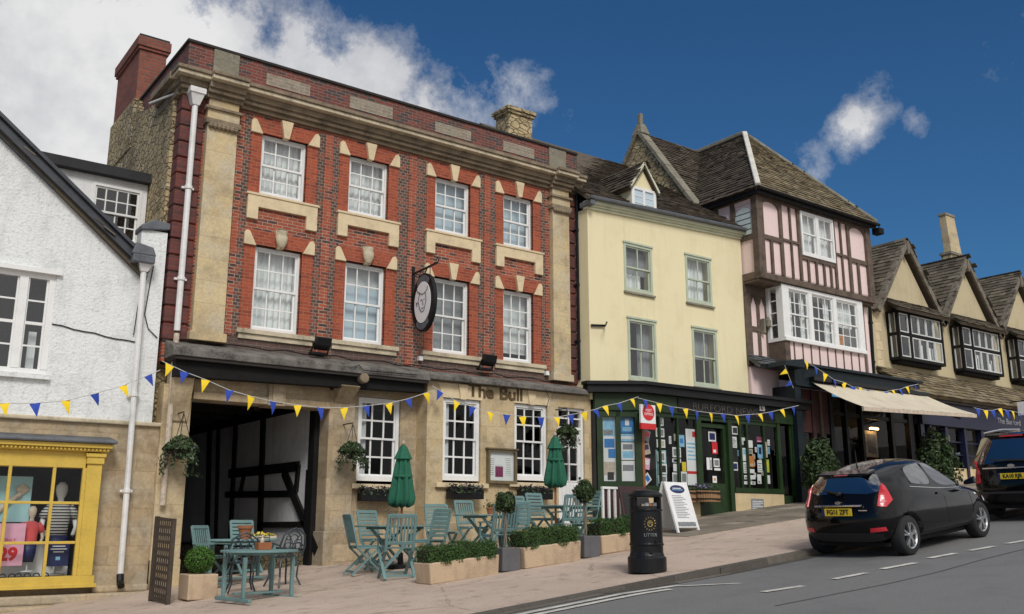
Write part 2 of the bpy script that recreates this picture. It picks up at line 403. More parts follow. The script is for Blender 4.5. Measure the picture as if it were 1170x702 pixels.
def wallgrid(mb, x0, x1, z0, z1, holes, yf, th, m=None, rev=None):
    "a wall facing the street with real openings: front skin, inner skin and the reveals between"
    xs = sorted({x0, x1, *[h[0] for h in holes], *[h[1] for h in holes]}); zs = sorted({z0, z1, *[h[2] for h in holes], *[h[3] for h in holes]})
    xs = [x for x in xs if x0 <= x <= x1]; zs = [z for z in zs if z0 <= z <= z1]
    for a, b in zip(xs, xs[1:]):
        for c, d in zip(zs, zs[1:]):
            cx, cz = (a+b)/2, (c+d)/2
            if any(h[0] < cx < h[1] and h[2] < cz < h[3] for h in holes): continue
            mb.face(((a, yf, c), (b, yf, c), (b, yf, d), (a, yf, d)), m)
            mb.face(((b, yf+th, c), (a, yf+th, c), (a, yf+th, d), (b, yf+th, d)), m)
    rv = rev or m
    for a, b, c, d in holes:
        mb.face(((a, yf, c), (a, yf, d), (a, yf+th, d), (a, yf+th, c)), rv); mb.face(((b, yf, d), (b, yf, c), (b, yf+th, c), (b, yf+th, d)), rv)
        mb.face(((a, yf, d), (b, yf, d), (b, yf+th, d), (a, yf+th, d)), rv); mb.face(((b, yf, c), (a, yf, c), (a, yf+th, c), (b, yf+th, c)), rv)
    mb.face(((x0, yf, z0), (x0, yf, z1), (x0, yf+th, z1), (x0, yf+th, z0)), m); mb.face(((x1, yf, z1), (x1, yf, z0), (x1, yf+th, z0), (x1, yf+th, z1)), m)
    mb.face(((x0, yf, z1), (x1, yf, z1), (x1, yf+th, z1), (x0, yf+th, z1)), m)
    mb.raw = 1
    return mb

def tiles(poly, m, name, parent, tw=.24, ch=.17, t=.022, seed=1, base=True, jit=.012):
    """a stone-tiled slope: poly = corners of the plane, first edge = eaves. Each tile is a slab of its own width,
    set on the slope with the lower edge lifted on the course below"""
    rnd = random.Random(seed)
    P = [Vector(p) for p in poly]; o = P[0]; u = (P[1]-P[0]).normalized()
    nrm = (P[1]-P[0]).cross(P[2]-P[0]).normalized()
    if nrm.z < 0: nrm = -nrm
    v = nrm.cross(u).normalized()
    if v.z < 0: v = -v
    q = [((p-o).dot(u), (p-o).dot(v)) for p in P]
    def inside(a, b):
        c = False; n = len(q)
        for i in range(n):
            (x1, y1), (x2, y2) = q[i], q[(i+1) % n]
            if (y1 > b) != (y2 > b) and a < (x2-x1)*(b-y1)/(y2-y1)+x1: c = not c
        return c
    mb = MB(); mb.raw = 1
    bmin, bmax = min(b for a, b in q), max(b for a, b in q); amin, amax = min(a for a, b in q), max(a for a, b in q)
    b = bmin; k = 0
    while b < bmax:
        h = ch*(1.25-.55*(b-bmin)/(bmax-bmin+1e-6))*rnd.uniform(.93, 1.07)
        a = amin-rnd.uniform(0, tw)
        while a < amax:
            w = tw*rnd.uniform(.6, 1.5)
            if inside(a+w/2, b+h*.5):
                a0, a1 = a+.004, a+w-.004
                lo = b-.02+rnd.uniform(-jit, jit); hi = b+h*1.15
                z0 = t*2.0+rnd.uniform(-jit, jit)*.7; z1 = t*.5; tl = rnd.uniform(-.01, .01)
                A, B = o+u*a0+v*lo, o+u*a1+v*lo; C, D = o+u*a1+v*hi, o+u*a0+v*hi
                i = len(mb.v)
                mb.v += [A+nrm*(z0-t), B+nrm*(z0-t+tl), C+nrm*(z1-t), D+nrm*(z1-t), A+nrm*z0, B+nrm*(z0+tl), C+nrm*z1, D+nrm*z1]
                for f in ((4, 5, 6, 7), (0, 1, 5, 4), (1, 2, 6, 5), (3, 0, 4, 7)): mb.f.append(tuple(i+j for j in f)); mb.m.append(0)
            a += w
        b += h; k += 1
    if base:
        i = len(mb.v); mb.v += P; mb.f.append(tuple(range(i, i+len(P)))); mb.m.append(0)
        i = len(mb.v); mb.v += [p-nrm*.1 for p in P]; mb.f.append(tuple(reversed(range(i, i+len(P))))); mb.m.append(0)
        n = len(P)
        for j in range(n): mb.f.append((i-n+j, i+j, i+(j+1) % n, i-n+(j+1) % n)); mb.m.append(0)
    return mb.build(name, m, parent)

def leaves(mb, n, fn, size=.03, rnd=random, m=None):
    "n leaf blades at points from fn() -> (point, outward)"
    for _ in range(n):
        p, d = fn(); p = Vector(p); d = Vector(d)
        d = (d.normalized()+Vector((rnd.gauss(0, .6), rnd.gauss(0, .6), rnd.gauss(0, .6)))).normalized()
        a = d.orthogonal().normalized(); a = Matrix.Rotation(rnd.uniform(0, 6.28), 3, d) @ a; b = d.cross(a)
        s = size*rnd.uniform(.6, 1.4)
        mb.face((p-a*s, p+b*s*.5+d*s*.2, p+a*s*1.1, p-b*s*.5+d*s*.2), m)
    mb.raw = 1
    return mb

def sash(parent, x0, x1, z0, z1, y, nx=3, nt=2, nb=2, m=WHT, fr=.045, bar=.024, back=None, g=GLASS, name='window', label=None, backd=.22, backz=(0, 1), sill=0, top=None, railm=None):
    "double-hung sash: box frame, two sashes with glazing bars one behind the other, glass, and what hangs behind it"
    mb = MB(); d = .10; w0, w1 = x0+fr, x1-fr; h0, h1 = z0+fr*1.4, z1-fr; mid = (h0+h1)/2 if nt == nb else h0+(h1-h0)*nb/(nt+nb)
    mb.box(x0, w0, y, y+d, z0, z1); mb.box(w1, x1, y, y+d, z0, z1); mb.box(w0, w1, y, y+d, z0, h0); mb.box(w0, w1, y, y+d, h1, z1)
    def one(za, zb, yy, n):
        st = .035
        mb.box(w0, w0+st, yy, yy+.03, za, zb); mb.box(w1-st, w1, yy, yy+.03, za, zb)
        mb.box(w0+st, w1-st, yy, yy+.03, za, za+.04); mb.box(w0+st, w1-st, yy, yy+.03, zb-.035, zb)
        for i in range(1, nx):
            xx = w0+(w1-w0)*i/nx; mb.box(xx-bar/2, xx+bar/2, yy+.004, yy+.026, za+.04, zb-.035)
        for i in range(1, n):
            zz = za+(zb-za)*i/n; mb.box(w0+st, w1-st, yy+.006, yy+.024, zz-bar/2, zz+bar/2)
    one(mid-.018, h1, y+.028, nt); one(h0, mid+.018, y+.062, nb)
    if sill: mb.box(x0-.05, x1+.05, y-sill, y+.02, z0-.055, z0-.002)
    w = mb.build(name, m, parent)
    if label: w['label'] = label
    gm = MB(); gm.raw = 1
    rp = random.Random(int(x0*131+z0*17))          # old panes sit a little out of true, so each mirrors another bit of sky
    for za, zb, yy, n in ((mid, h1, y+.043, nt), (h0, mid, y+.077, nb)):
        for i in range(nx):
            for j in range(n):
                a, b_ = w0+(w1-w0)*i/nx, w0+(w1-w0)*(i+1)/nx; c, e = za+(zb-za)*j/n, za+(zb-za)*(j+1)/n; u, v_ = rp.gauss(0, .0022), rp.gauss(0, .0022)
                gm.face(((a, yy-u-v_, c), (b_, yy+u-v_, c), (b_, yy+u+v_, e), (a, yy-u+v_, e)))
    gm.build('pane', g, w)
    if back:
        for nm, bm_, fa, fb, ga, gb in back:   # curtains, blinds and painted reflection sheets: name, material, x-fraction, z-fraction
            cm = MB(); X0, X1 = x0+(x1-x0)*fa, x0+(x1-x0)*fb; Z0, Z1 = z0+(z1-z0)*ga, z0+(z1-z0)*gb
            n = max(2, int((X1-X0)/.035)) if 'curtain' in nm else 1
            pts = [(X0+(X1-X0)*i/n, y+backd+(.022*math.sin(i*1.9+x0) if 'curtain' in nm else 0)) for i in range(n+1)]
            for (xa, ya), (xb, yb) in zip(pts, pts[1:]):
                cm.hexa(((xa, ya, Z0), (xb, yb, Z0), (xb, yb+.012, Z0), (xa, ya+.012, Z0), (xa, ya, Z1), (xb, yb, Z1), (xb, yb+.012, Z1), (xa, ya+.012, Z1)))
            cm.build(nm, bm_, w)
    return w
NETS = [('net_curtain', CURT, -.05, 1.05, -.05, 1.05)]

def pipe(parent, pts, r, m, name='drainpipe', collars=(), head=None):
    mb = MB(); mb.tube(pts, r, 10)
    a, b = Vector(pts[0]), Vector(pts[-1])
    for t in collars:
        p = a.lerp(b, t); mb.tube((p+Vector((0, 0, .03)), p-Vector((0, 0, .03))), r*1.35, 10); mb.box(p.x-r*2, p.x+r*2, p.y+r*.6, p.y+r*1.7, p.z-.02, p.z+.02)
    if head:
        x, y, z = pts[0]; w, h = head
        mb.hexa(((x-r*1.2, y-r*1.2, z-.02), (x+r*1.2, y-r*1.2, z-.02), (x+r*1.2, y+r*1.2, z-.02), (x-r*1.2, y+r*1.2, z-.02), (x-w, y-w, z+h*.65), (x+w, y-w, z+h*.65), (x+w, y+w, z+h*.65), (x-w, y+w, z+h*.65)))
        mb.box(x-w*1.15, x+w*1.15, y-w*1.15, y+w*1.15, z+h*.65, z+h)
    return mb.build(name, m, parent, smooth=False)
# ---------------------------------------------------------------- light and sky
SUN_EL, SUN_AZ = R(42), R(203)      # azimuth clockwise from +Y: the sun stands high behind the photographer, veiled by cloud
sd = Vector((math.sin(SUN_AZ)*math.cos(SUN_EL), math.cos(SUN_AZ)*math.cos(SUN_EL), math.sin(SUN_EL)))
ld = bpy.data.lights.new('sun', 'SUN'); lo = bpy.data.objects.new('sun', ld); COL.objects.link(lo)
ld.energy = 1.8; ld.angle = R(18); ld.color = (1, .965, .92)
lo.rotation_euler = (-sd).to_track_quat('-Z', 'Y').to_euler()
W = bpy.data.worlds.new('World'); SC.world = W; W.use_nodes = True; W.node_tree.nodes.clear()
t = NT(W.node_tree)
wo = t.n('ShaderNodeOutputWorld')
gen = t.n('ShaderNodeTexCoord').outputs['Generated']
sky = t.n('ShaderNodeTexSky', sky_type='NISHITA', sun_disc=False, sun_elevation=SUN_EL, sun_rotation=SUN_AZ, altitude=150, air_density=1.2, dust_density=.3, ozone_density=4.0)
blue = t.mix(1.0, sky.outputs[0], (.31, .63, .88), 'MULTIPLY')
# clouds: banks at fixed bearings of the sky, broken up by noise; more cloud behind the photographer's back
nrm = t.n('ShaderNodeVectorMath', {0: gen}, operation='NORMALIZE').outputs[0]
wv = t.n('ShaderNodeTexNoise', {'Vector': nrm, 'Scale': 4.0, 'Detail': 4.0})
wob = t.n('ShaderNodeVectorMath', {0: nrm, 1: t.n('ShaderNodeVectorMath', {0: t.n('ShaderNodeVectorMath', {0: wv.outputs[1], 1: (.5, .5, .5)}, operation='SUBTRACT').outputs[0], 'Scale': .16}, operation='SCALE').outputs[0]}, operation='ADD').outputs[0]
def blob(px, py, rad, amp):
    d = ray(px, py).normalized(); r = rad/FOC
    dist = t.n('ShaderNodeVectorMath', {0: wob, 1: d}, operation='DISTANCE').outputs['Value']
    return t.math('MULTIPLY', t.math('SUBTRACT', 1.0, t.math('DIVIDE', dist, r), True), amp)
acc = None
for b in ((60, 170, 210, 1.7), (210, 140, 210, 1.5), (330, 150, 190, 1.25), (15, 75, 90, .9), (270, 30, 100, 1.0), (430, 115, 125, .9), (500, 140, 110, .50), (395, 50, 70, .55), (575, 120, 75, .36), (640, 150, 60, .2),
          (-120, 180, 300, 1.6), (975, 146, 66, .50), (940, 192, 62, .36), (988, 236, 40, .46), (1052, 157, 30, .34), (300, 300, 320, .9), (935, 285, 30, .25)):
    v = blob(*b); acc = v if acc is None else t.math('MAXIMUM', acc, v)
bk = t.n('ShaderNodeVectorMath', {0: nrm, 1: (.32, -.82, .42)}, operation='DOT_PRODUCT').outputs['Value']
acc = t.math('ADD', acc, t.math('MULTIPLY', t.math('SUBTRACT', bk, .02, True), 1.3))
n1 = t.noise(nrm, 6.0, 12, .66); n2 = t.noise(nrm, 20.0, 10, .68)
brk = t.math('ADD', t.math('MULTIPLY', t.math('SUBTRACT', n1, .5), 1.5), t.math('MULTIPLY', t.math('SUBTRACT', n2, .5), .9))
dens = t.math('ADD', acc, t.math('MULTIPLY', brk, t.math('ADD', t.math('MULTIPLY', acc, 2.2, True), .12, True)))
mask = t.ramp(dens, [(.20, (0, 0, 0)), (.34, (.40, .40, .40)), (.50, (1, 1, 1))])
n3 = t.noise(t.n('ShaderNodeMapping', {'Vector': nrm, 'Location': (3, 1, 2)}).outputs[0], 4.5, 10, .62)
cc = t.ramp(t.math('ADD', t.math('MULTIPLY', n3, .8), t.math('MULTIPLY', dens, .12)), [(.34, (5.6, 5.8, 6.4)), (.45, (8.4, 8.5, 8.9)), (.57, (11.2, 11.2, 11.2))])
full = t.mix(mask, blue, cc)
bg = t.n('ShaderNodeBackground', {'Color': full, 'Strength': .06})
link(t, bg.outputs[0], wo.inputs[0])
SC.view_settings.view_transform = 'Standard'; SC.view_settings.look = 'None'
SC.view_settings.exposure = .24; SC.view_settings.gamma = 1; SC.view_settings.use_curve_mapping = False
SC.cycles.max_bounces = 6; SC.cycles.diffuse_bounces = 3; SC.cycles.glossy_bounces = 3; SC.cycles.transparent_max_bounces = 12
SC.cycles.use_denoising = True
SC.cycles.sample_clamp_indirect = 6

# ---------------------------------------------------------------- ground
def pave_mat():
    m, t, b = mat('buff_bonded_gravel'); c = objc(t)
    f = t.noise(c, 90, 3, .7); g = t.noise(c, .8, 6, .65); h = t.noise(c, 4, 5, .65)
    colr = t.ramp(f, [(.3, (.33, .245, .19)), (.5, (.55, .43, .345)), (.7, (.72, .60, .50))])
    colr = t.mix(t.math('MULTIPLY', t.ramp(g, [(.42, (0, 0, 0)), (.7, (1, 1, 1))]), .4), colr, (.27, .205, .155))
    colr = t.mix(t.math('MULTIPLY', t.ramp(h, [(.55, (0, 0, 0)), (.7, (1, 1, 1))]), .45), colr, (.14, .10, .075))
    vo = t.n('ShaderNodeTexVoronoi', {'Vector': c, 'Scale': .34, 'Randomness': 1.0}, feature='DISTANCE_TO_EDGE').outputs[0]   # hairline cracks
    wv = t.math('ADD', vo, t.math('MULTIPLY', t.math('SUBTRACT', t.noise(c, 3, 4), .5), .08))
    cr = t.ramp(t.math('ABSOLUTE', wv), [(.0, (1, 1, 1)), (.006, (0, 0, 0))])
    colr = t.mix(t.math('MULTIPLY', cr, .5), colr, (.09, .07, .055))
    link(t, colr, b.inputs['Base Color']); b.inputs['Roughness'].default_value = .9
    bump(t, b, f, .5, .01); return m
def tar_mat():
    m, t, b = mat('grey_asphalt'); c = objc(t)
    f = t.noise(c, 110, 3, .7); g = t.noise(c, .5, 6, .65)
    st = t.n('ShaderNodeMapping', {'Vector': c, 'Scale': (.12, 1.6, 1)}).outputs[0]
    w = t.noise(st, 1.2, 5, .6)
    colr = t.ramp(f, [(.3, (.10, .10, .10)), (.5, (.18, .178, .175)), (.72, (.28, .278, .27))])
    colr = t.mix(t.math('MULTIPLY', t.ramp(w, [(.4, (0, 0, 0)), (.7, (1, 1, 1))]), .35), colr, (.155, .15, .142))
    colr = t.mix(t.math('MULTIPLY', t.ramp(g, [(.5, (0, 0, 0)), (.7, (1, 1, 1))]), .4), colr, (.06, .06, .062))
    link(t, colr, b.inputs['Base Color']); b.inputs['Roughness'].default_value = .82
    bump(t, b, f, .5, .008); return m
PAVE, TAR = pave_mat(), tar_mat()
FLAG = islandmat('worn_flagstone', [(0, (.145, .125, .098)), (.5, (.235, .20, .155)), (1, (.34, .29, .225))], moss=(.10, .085, .065), amount=.6, bscale=14, mscale=.9)
KERB = islandmat('kerb_stone', [(0, (.085, .076, .065)), (1, (.16, .142, .118))], moss=(.08, .07, .055), bscale=20)
PAINTW = plain('worn_road_paint', (.60, .58, .52), .8, .35, 5)
KY = -8.0
def kz(x):      # kerb upstand: dropped at the left, full to the right
    return .022 + .058*min(1, max(0, (x-7.9)/1.6))
def sheet(name, x0, x1, y0, y1, m, off=0.0, kind='structure', n=60, zf=None, w=0):
    mb = MB(); mb.raw = 1
    for i in range(n):
        a, b = x0+(x1-x0)*i/n, x0+(x1-x0)*(i+1)/n
        z = zf or (lambda x, y: G(x)+off)
        mb.face(((a, y0, z(a, y0)), (b, y0, z(b, y0)), (b, y1, z(b, y1)), (a, y1, z(a, y1))), m)
    return tag(mb.build(name, m), kind=kind)
g = MB(); g.raw = 1
S = 900
g.face(((-S, -S, -S*.1*0-1.2), (S, -S, -1.2), (S, S, -1.2), (-S, S, -1.2)))
tag(g.build('ground', PAVE), kind='structure')
sheet('pavement', -40, 120, KY, .6, PAVE, n=160)
sheet('road', -40, 120, -60, KY-.02, TAR, zf=lambda x, y: G(x)-kz(x), n=160)
kb = MB(); x = -6.0; rnd = random.Random(3)
while x < 60:
    L = rnd.uniform(.75, 1.0); b = x+L-.008; j = rnd.uniform(-.006, .006)
    z = lambda q, o=0: G(q)+o
    kb.hexa(((x, KY-.14, G(x)-.3), (b, KY-.14, G(b)-.3), (b, KY+.01, G(b)-.3), (x, KY+.01, G(x)-.3), (x, KY-.125+j, G(x)+.004), (b, KY-.125+j, G(b)+.004), (b, KY+.01, G(b)+.006), (x, KY+.01, G(x)+.006)))
    x += L
tag(kb.build('kerb', KERB), kind='structure')
# line of pale setts along the gutter and the worn edge line
gs = MB(); x = -6.0
while x < 40:
    L = rnd.uniform(.9, 1.6); b = x+L-.01
    zz = lambda q: G(q)-kz(q)+.006
    gs.face(((x, KY-.30, zz(x)), (b, KY-.30, zz(b)), (b, KY-.145, zz(b)), (x, KY-.145, zz(x)))); x += L
gs.raw = 1
tag(gs.build('gutter', KERB), kind='structure')
rm = MB(); rm.raw = 1
def stripe(x0, x1, y0, y1, n=1):
    for i in range(n):
        a, b = x0+(x1-x0)*i/n, x0+(x1-x0)*(i+1)/n; zz = lambda q: G(q)-kz(q)+.010
        ya, yb = y0+(y1-y0)*i/n, y0+(y1-y0)*(i+1)/n
        rm.face(((a, ya-.05, zz(a)), (b, yb-.05, zz(b)), (b, yb+.05, zz(b)), (a, ya+.05, zz(a))))
stripe(3.0, 8.85, KY-.47, KY-.47, 12); stripe(3.0, 8.5, KY-.66, KY-.66, 12)
stripe(8.75, 9.35, KY-.5, KY-1.0, 4)
for px0, py0, px1, py1 in ((872, 680, 918, 670.5), (953, 662.5, 990, 655.5), (1008, 651, 1046, 644), (1062, 638.5, 1092, 633), (1108, 630, 1136, 625), (1150, 622, 1180, 617)):
    def hit(px, py):
        d = ray(px, py); s = (.02-.08-CAM.z)/(d.z-.1*d.x); return CAM+d*s
    a, b = hit(px0, py0), hit(px1, py1); stripe(a.x, b.x, a.y, b.y, 3)
tag(rm.build('road_marking', PAINTW), kind='structure')
# worn flagstones in front of the shops
fl = MB(); y = -.55; rnd = random.Random(11)
while y > -4.3:
    h = rnd.uniform(.45, .75); x = 12.6 + max(0, -(y+1.2))*.25+rnd.uniform(0, .3); xe = 26
    while x < xe:
        L = rnd.uniform(.5, 1.15); b = x+L-.012; y1 = y-h+.012; o = .006+rnd.uniform(0, .012)
        fl.hexa(((x, y1, G(x)-.05), (b, y1, G(b)-.05), (b, y, G(b)-.05), (x, y, G(x)-.05), (x, y1, G(x)+o), (b, y1, G(b)+o), (b, y, G(b)+o+.003), (x, y, G(x)+o+.003)))
        x += L
    y -= h
tag(fl.build('flagstone_paving', FLAG), kind='structure')

PATCH = plain('tar_seam', (.10, .10, .10), .9, .3, 30, bumps=.5, bscale=90)
sm_ = MB(); sm_.raw = 1
for k in range(16):
    x = 8.0+k; w0, w1 = math.sin(k*1.7)*.04, math.sin((k+1)*1.7)*.04; zz = lambda q: G(q)+.004-kz(q)
    sm_.face([(x, -10.62+w0, zz(x)), (x+1, -10.62+w1, zz(x+1)), (x+1, -10.59+w1, zz(x+1)), (x, -10.585+w0, zz(x))])
tag(sm_.build('road_seam', PATCH), kind='structure')
# ---------------------------------------------------------------- the brick inn
bull = thing('brick_inn', (9.7, 0, .9), 'three-storey red brick inn with golden stone trim, sash windows and a carriage arch', 'building')
B0, B1 = 4.82, 14.56
WX = [(6.41, 7.37), (8.32, 9.25), (10.43, 11.36), (12.29, 13.15)]
UP, LOW = (7.87, 9.12), (5.17, 6.83)
holes = [(a, b, *z) for a, b in WX for z in (UP, LOW)]
wm = MB(); wallgrid(wm, B0, B1, 4.4, 10.0, holes, 0, .32, RED)
w = wm.build('wall', None, bull); w['label'] = 'red and grey brick upper front'
# rubbed and grey strips between the windows (shallow brick relief)
gy = MB()
for i, (a, b) in enumerate(WX):
    for z0, z1 in ((5.15, 6.86), (7.84, 9.14)):
        for x0, x1 in ((a-.225, a), (b, b+.235)):
            st = MB(); st.box(x0, x1, -.012, .03, z0, z1); st.build('rubbed_brick_jamb', RUB, bull)
piers = [(5.87, WX[0][0]-.235, 'L'), (WX[0][1]+.245, WX[1][0]-.235, 'M'), (WX[1][1]+.245, WX[2][0]-.235, 'W'), (WX[2][1]+.245, WX[3][0]-.235, 'M'), (WX[3][1]+.245, 13.64, 'R')]
rs = MB()
for x0, x1, k in piers:
    w_ = x1-x0
    def strip(nm, m_, *bx): mb_ = MB(); mb_.box(*bx); mb_.build(nm, m_, bull)
    if k == 'L': strip('red_brick_strip', RED, x0, x0+.17, -.02, .02, 5.0, 9.45); strip('grey_brick_strip', GREYB, x0+.172, x1, -.008, .02, 5.0, 9.45)
    elif k == 'R': strip('grey_brick_strip', GREYB, x0, x0+.12, -.008, .02, 5.0, 9.45); strip('red_brick_strip', RED, x0+.122, x1, -.02, .02, 5.0, 9.45)
    else:
        q = w_*(.30 if k == 'M' else .36)
        strip('grey_brick_strip', GREYB, x0, x0+q, -.008, .02, 4.8, 9.45); strip('grey_brick_strip', GREYB, x1-q, x1, -.008, .02, 4.8, 9.45); strip('red_brick_strip', RED, x0+q+.002, x1-q-.002, -.02, .02, 4.8, 9.45)

for a, b in WX:
    c = (a+b)/2
    for z in (9.12, 6.83):
        lm = MB(); lm.prism(((a-.05, z), (b+.05, z), (b+.2, z+.29), (a-.2, z+.29)), -.035, .05)
        l = lm.build('lintel', RUB, bull)
        km = MB(); km.prism(((c-.055, z-.03), (c+.055, z-.03), (c+.125, z+.34), (c-.125, z+.34)), -.10, .02); km.build('keystone', FREE, l, bevel=.008)
        for s in (-1, 1):
            e = a if s < 0 else b; sm = MB()
            P = [(e+s*.0, z-.03), (e+s*.245, z-.03), (e+s*.245, z+.20), (e+s*.2, z+.26), (e+s*.14, z+.24)]
            if s < 0: P = P[::-1]
            sm.prism(P, -.06, .02); sm.build('springer', FREE, l, bevel=.006)
    if a < 9:      # two of the first-floor keystones carry a carved vase
        q = MB(); q.lathe(((.02, -.02), (.07, .02), (.115, .12), (.125, .22), (.09, .30), (.12, .34), (.02, .36)), (c, -.10, 6.82), 14, sy=.6); q.build('carved_vase', CORNL, bull, smooth=True)
    # U-shaped stone apron under the upper window
    am = MB(); am.prism(((a-.23, 7.32), (a-.01, 7.32), (a-.01, 7.57), (b+.03, 7.57), (b+.03, 7.30), (b+.26, 7.30), (b+.26, 7.80), (a-.23, 7.80)), -.07, .02)
    am.box(a-.26, b+.29, -.09, .05, 7.80, 7.845)
    am.build('apron', FREE, bull, bevel=.006)
    sm = MB(); sm.box(a-.28, b+.33, -.09, .05, 5.07, 5.155); sm.box(a-.24, b+.29, -.05, .05, 4.97, 5.07); sm.build('sill', CORNL, bull, bevel=.006)
UPB = [NETS, NETS, [('blind_sky_sheet', SKYREFL, -.05, 1.05, .0, 1.05)], [('blind_sky_sheet', SKYREFL, -.05, 1.05, 0, 1.05)]]  # pale blue sheets carry the sky's reflection as painted colour
LOB = [NETS, [('blind_sky_sheet', BLIND, -.05, 1.05, .74, 1.05), ('blind_sky_sheet', SKYREFL, -.05, 1.05, -.05, .74)], [('blind_sky_sheet', BLINDG, -.05, 1.05, -.05, 1.05)], [('blind_sky_sheet', BLIND, -.05, 1.05, .14, 1.05)]]  # pale blue sheet of the second window is painted sky reflection
for i, (a, b) in enumerate(WX):
    sash(bull, a+.01, b-.01, UP[0], UP[1], .07, 3, 2, 2, back=UPB[i], label='small white sash window of the top floor')
    sash(bull, a+.01, b-.01, LOW[0], LOW[1]-.02, .07, 3, 2, 2, back=LOB[i], label='tall white sash window of the first floor')
# pilasters
for x0, x1 in ((5.28, 5.86), (13.65, 14.16)):
    pm = MB(); pm.box(x0, x1, -.15, .02, 4.98, 9.0); pm.box(x0-.05, x1+.05, -.19, .02, 4.82, 4.98); pm.box(x0-.02, x1+.02, -.17, .02, 9.08, 9.3); pm.box(x0, x1, -.15, .02, 9.3, 9.52)
    p = pm.build('pilaster', PILA, bull, bevel=.008)
    cm = MB(); cm.box(x0-.05, x1+.05, -.20, .01, 8.99, 9.09); cm.box(x0-.07, x1+.07, -.22, .01, 9.28, 9.33)
    n = 7
    for k in range(n):
        xx = x0+(x1-x0)*(k+.5)/n; cm.lathe(((.02, -.05), (.045, -.02), (.045, .02), (.02, .05)), (xx, -.19, 8.95), 8)
    cm.build('capital', CORN, p)
# dark rusticated quoins
for x0, x1 in ((4.80, 5.24), (14.22, 14.58)):
    qm = MB(); z = 4.8
    while z < 9.4: qm.box(x0, x1, -.045, .3, z, z+.285); z += .315
    qm.build('quoin', QUOB, bull, bevel=.02)
# cornice with its return, broken forward over the pilasters
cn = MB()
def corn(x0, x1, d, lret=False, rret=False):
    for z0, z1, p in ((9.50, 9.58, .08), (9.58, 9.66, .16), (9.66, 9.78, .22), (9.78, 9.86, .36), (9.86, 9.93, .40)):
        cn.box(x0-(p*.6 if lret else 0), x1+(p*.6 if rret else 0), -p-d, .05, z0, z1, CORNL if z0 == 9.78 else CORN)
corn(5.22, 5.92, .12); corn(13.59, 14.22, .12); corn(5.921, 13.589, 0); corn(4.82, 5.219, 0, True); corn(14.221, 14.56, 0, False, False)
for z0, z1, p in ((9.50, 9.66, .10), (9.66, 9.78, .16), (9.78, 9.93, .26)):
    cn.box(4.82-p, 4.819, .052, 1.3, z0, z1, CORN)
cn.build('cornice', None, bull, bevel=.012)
pp = MB(); pp.box(4.86, 14.56, .0, .3, 9.93, 10.60); pp.box(4.86, 5.14, .301, 3.6, 9.9, 10.60); par = pp.build('parapet', PARA, bull)
pc = MB(); pc.box(4.82, 14.57, -.04, .34, 10.602, 10.66); pc.box(4.82, 5.18, .342, 3.6, 10.602, 10.66); pc.build('coping', NEARBLK, par, bevel=.01)
for x0, x1, z0, z1, m in ((5.34, 5.85, 10.0, 10.602, LICH), (13.66, 14.19, 10.0, 10.602, LICH)):
    q = MB(); q.box(x0, x1, -.03, .02, z0, z1); q.build('stone_panel', m, par, bevel=.01)
for x0, x1, z0, z1 in ((6.42, 7.36, 10.17, 10.42), (8.27, 9.3, 10.18, 10.45), (10.39, 11.36, 10.18, 10.42), (12.28, 13.2, 10.18, 10.43)):
    q = MB(); q.box(x0, x1, -.012, .02, z0, z1); q.build('lichened_panel', LICHB, par)
# side wall of rubble, back and roof
sm = MB()
sm.prism(((.30, -.2), (5.3, -.2), (5.3, 10.3), (3.2, 10.3), (2.3, 10.0), (1.4, 9.85), (.3, 9.5)), 4.74, 5.05, ax='x')
sm.build('side_wall', RUBBLE, bull)
rw = MB(); rw.box(5.06, 14.5, 6.0, 6.2, 4.4, 10); rw.box(5.06, 14.5, .34, 5.99, 9.6, 9.75); rw.box(14.4, 14.54, .33, 5.99, 4.4, 9.95); rw.box(5.06, 14.39, .33, 5.99, 4.42, 4.55); rw.box(5.06, 14.39, .33, 5.99, 7.2, 7.3); rw.box(5.06, 14.39, 3.2, 3.3, 4.56, 9.55)
rw.build('inner_shell', ROOMI, bull)
# chimney at the left gable: brick stack on a stone breast
cb = MB(); cb.box(4.76, 5.34, 3.34, 5.2, 10.65, 11.86, CHIMB); cb.box(4.72, 5.38, 3.30, 5.24, 11.86, 11.93, CHIMB); cb.box(4.69, 5.41, 3.27, 5.27, 11.93, 12.16, CHIMB); cb.box(4.72, 5.38, 3.3, 5.24, 12.16, 12.22, NEARBLK)
c = cb.build('chimney', None, bull, bevel=.01); c['label'] = 'tall red brick chimney on the left gable'
sb = MB(); sb.box(4.72, 5.4, 3.28, 5.26, 9.5, 10.649)
for k in range(4): sb.box(4.76+.01*k, 5.38, 2.7+.13*k, 3.28, 9.75+.2*k, 9.95+.2*k)
sb.build('chimney_base', RUBBLE, c)
cb = MB(); cb.box(14.02, 14.82, 2.15, 2.75, 9.7, 12.42); cb.box(13.97, 14.87, 2.1, 2.8, 12.42, 12.50); cb.box(13.93, 14.91, 2.06, 2.84, 12.50, 12.60)
c = cb.build('chimney', RUBBLE, bull, bevel=.01); c['label'] = 'short square stone chimney behind the parapet'
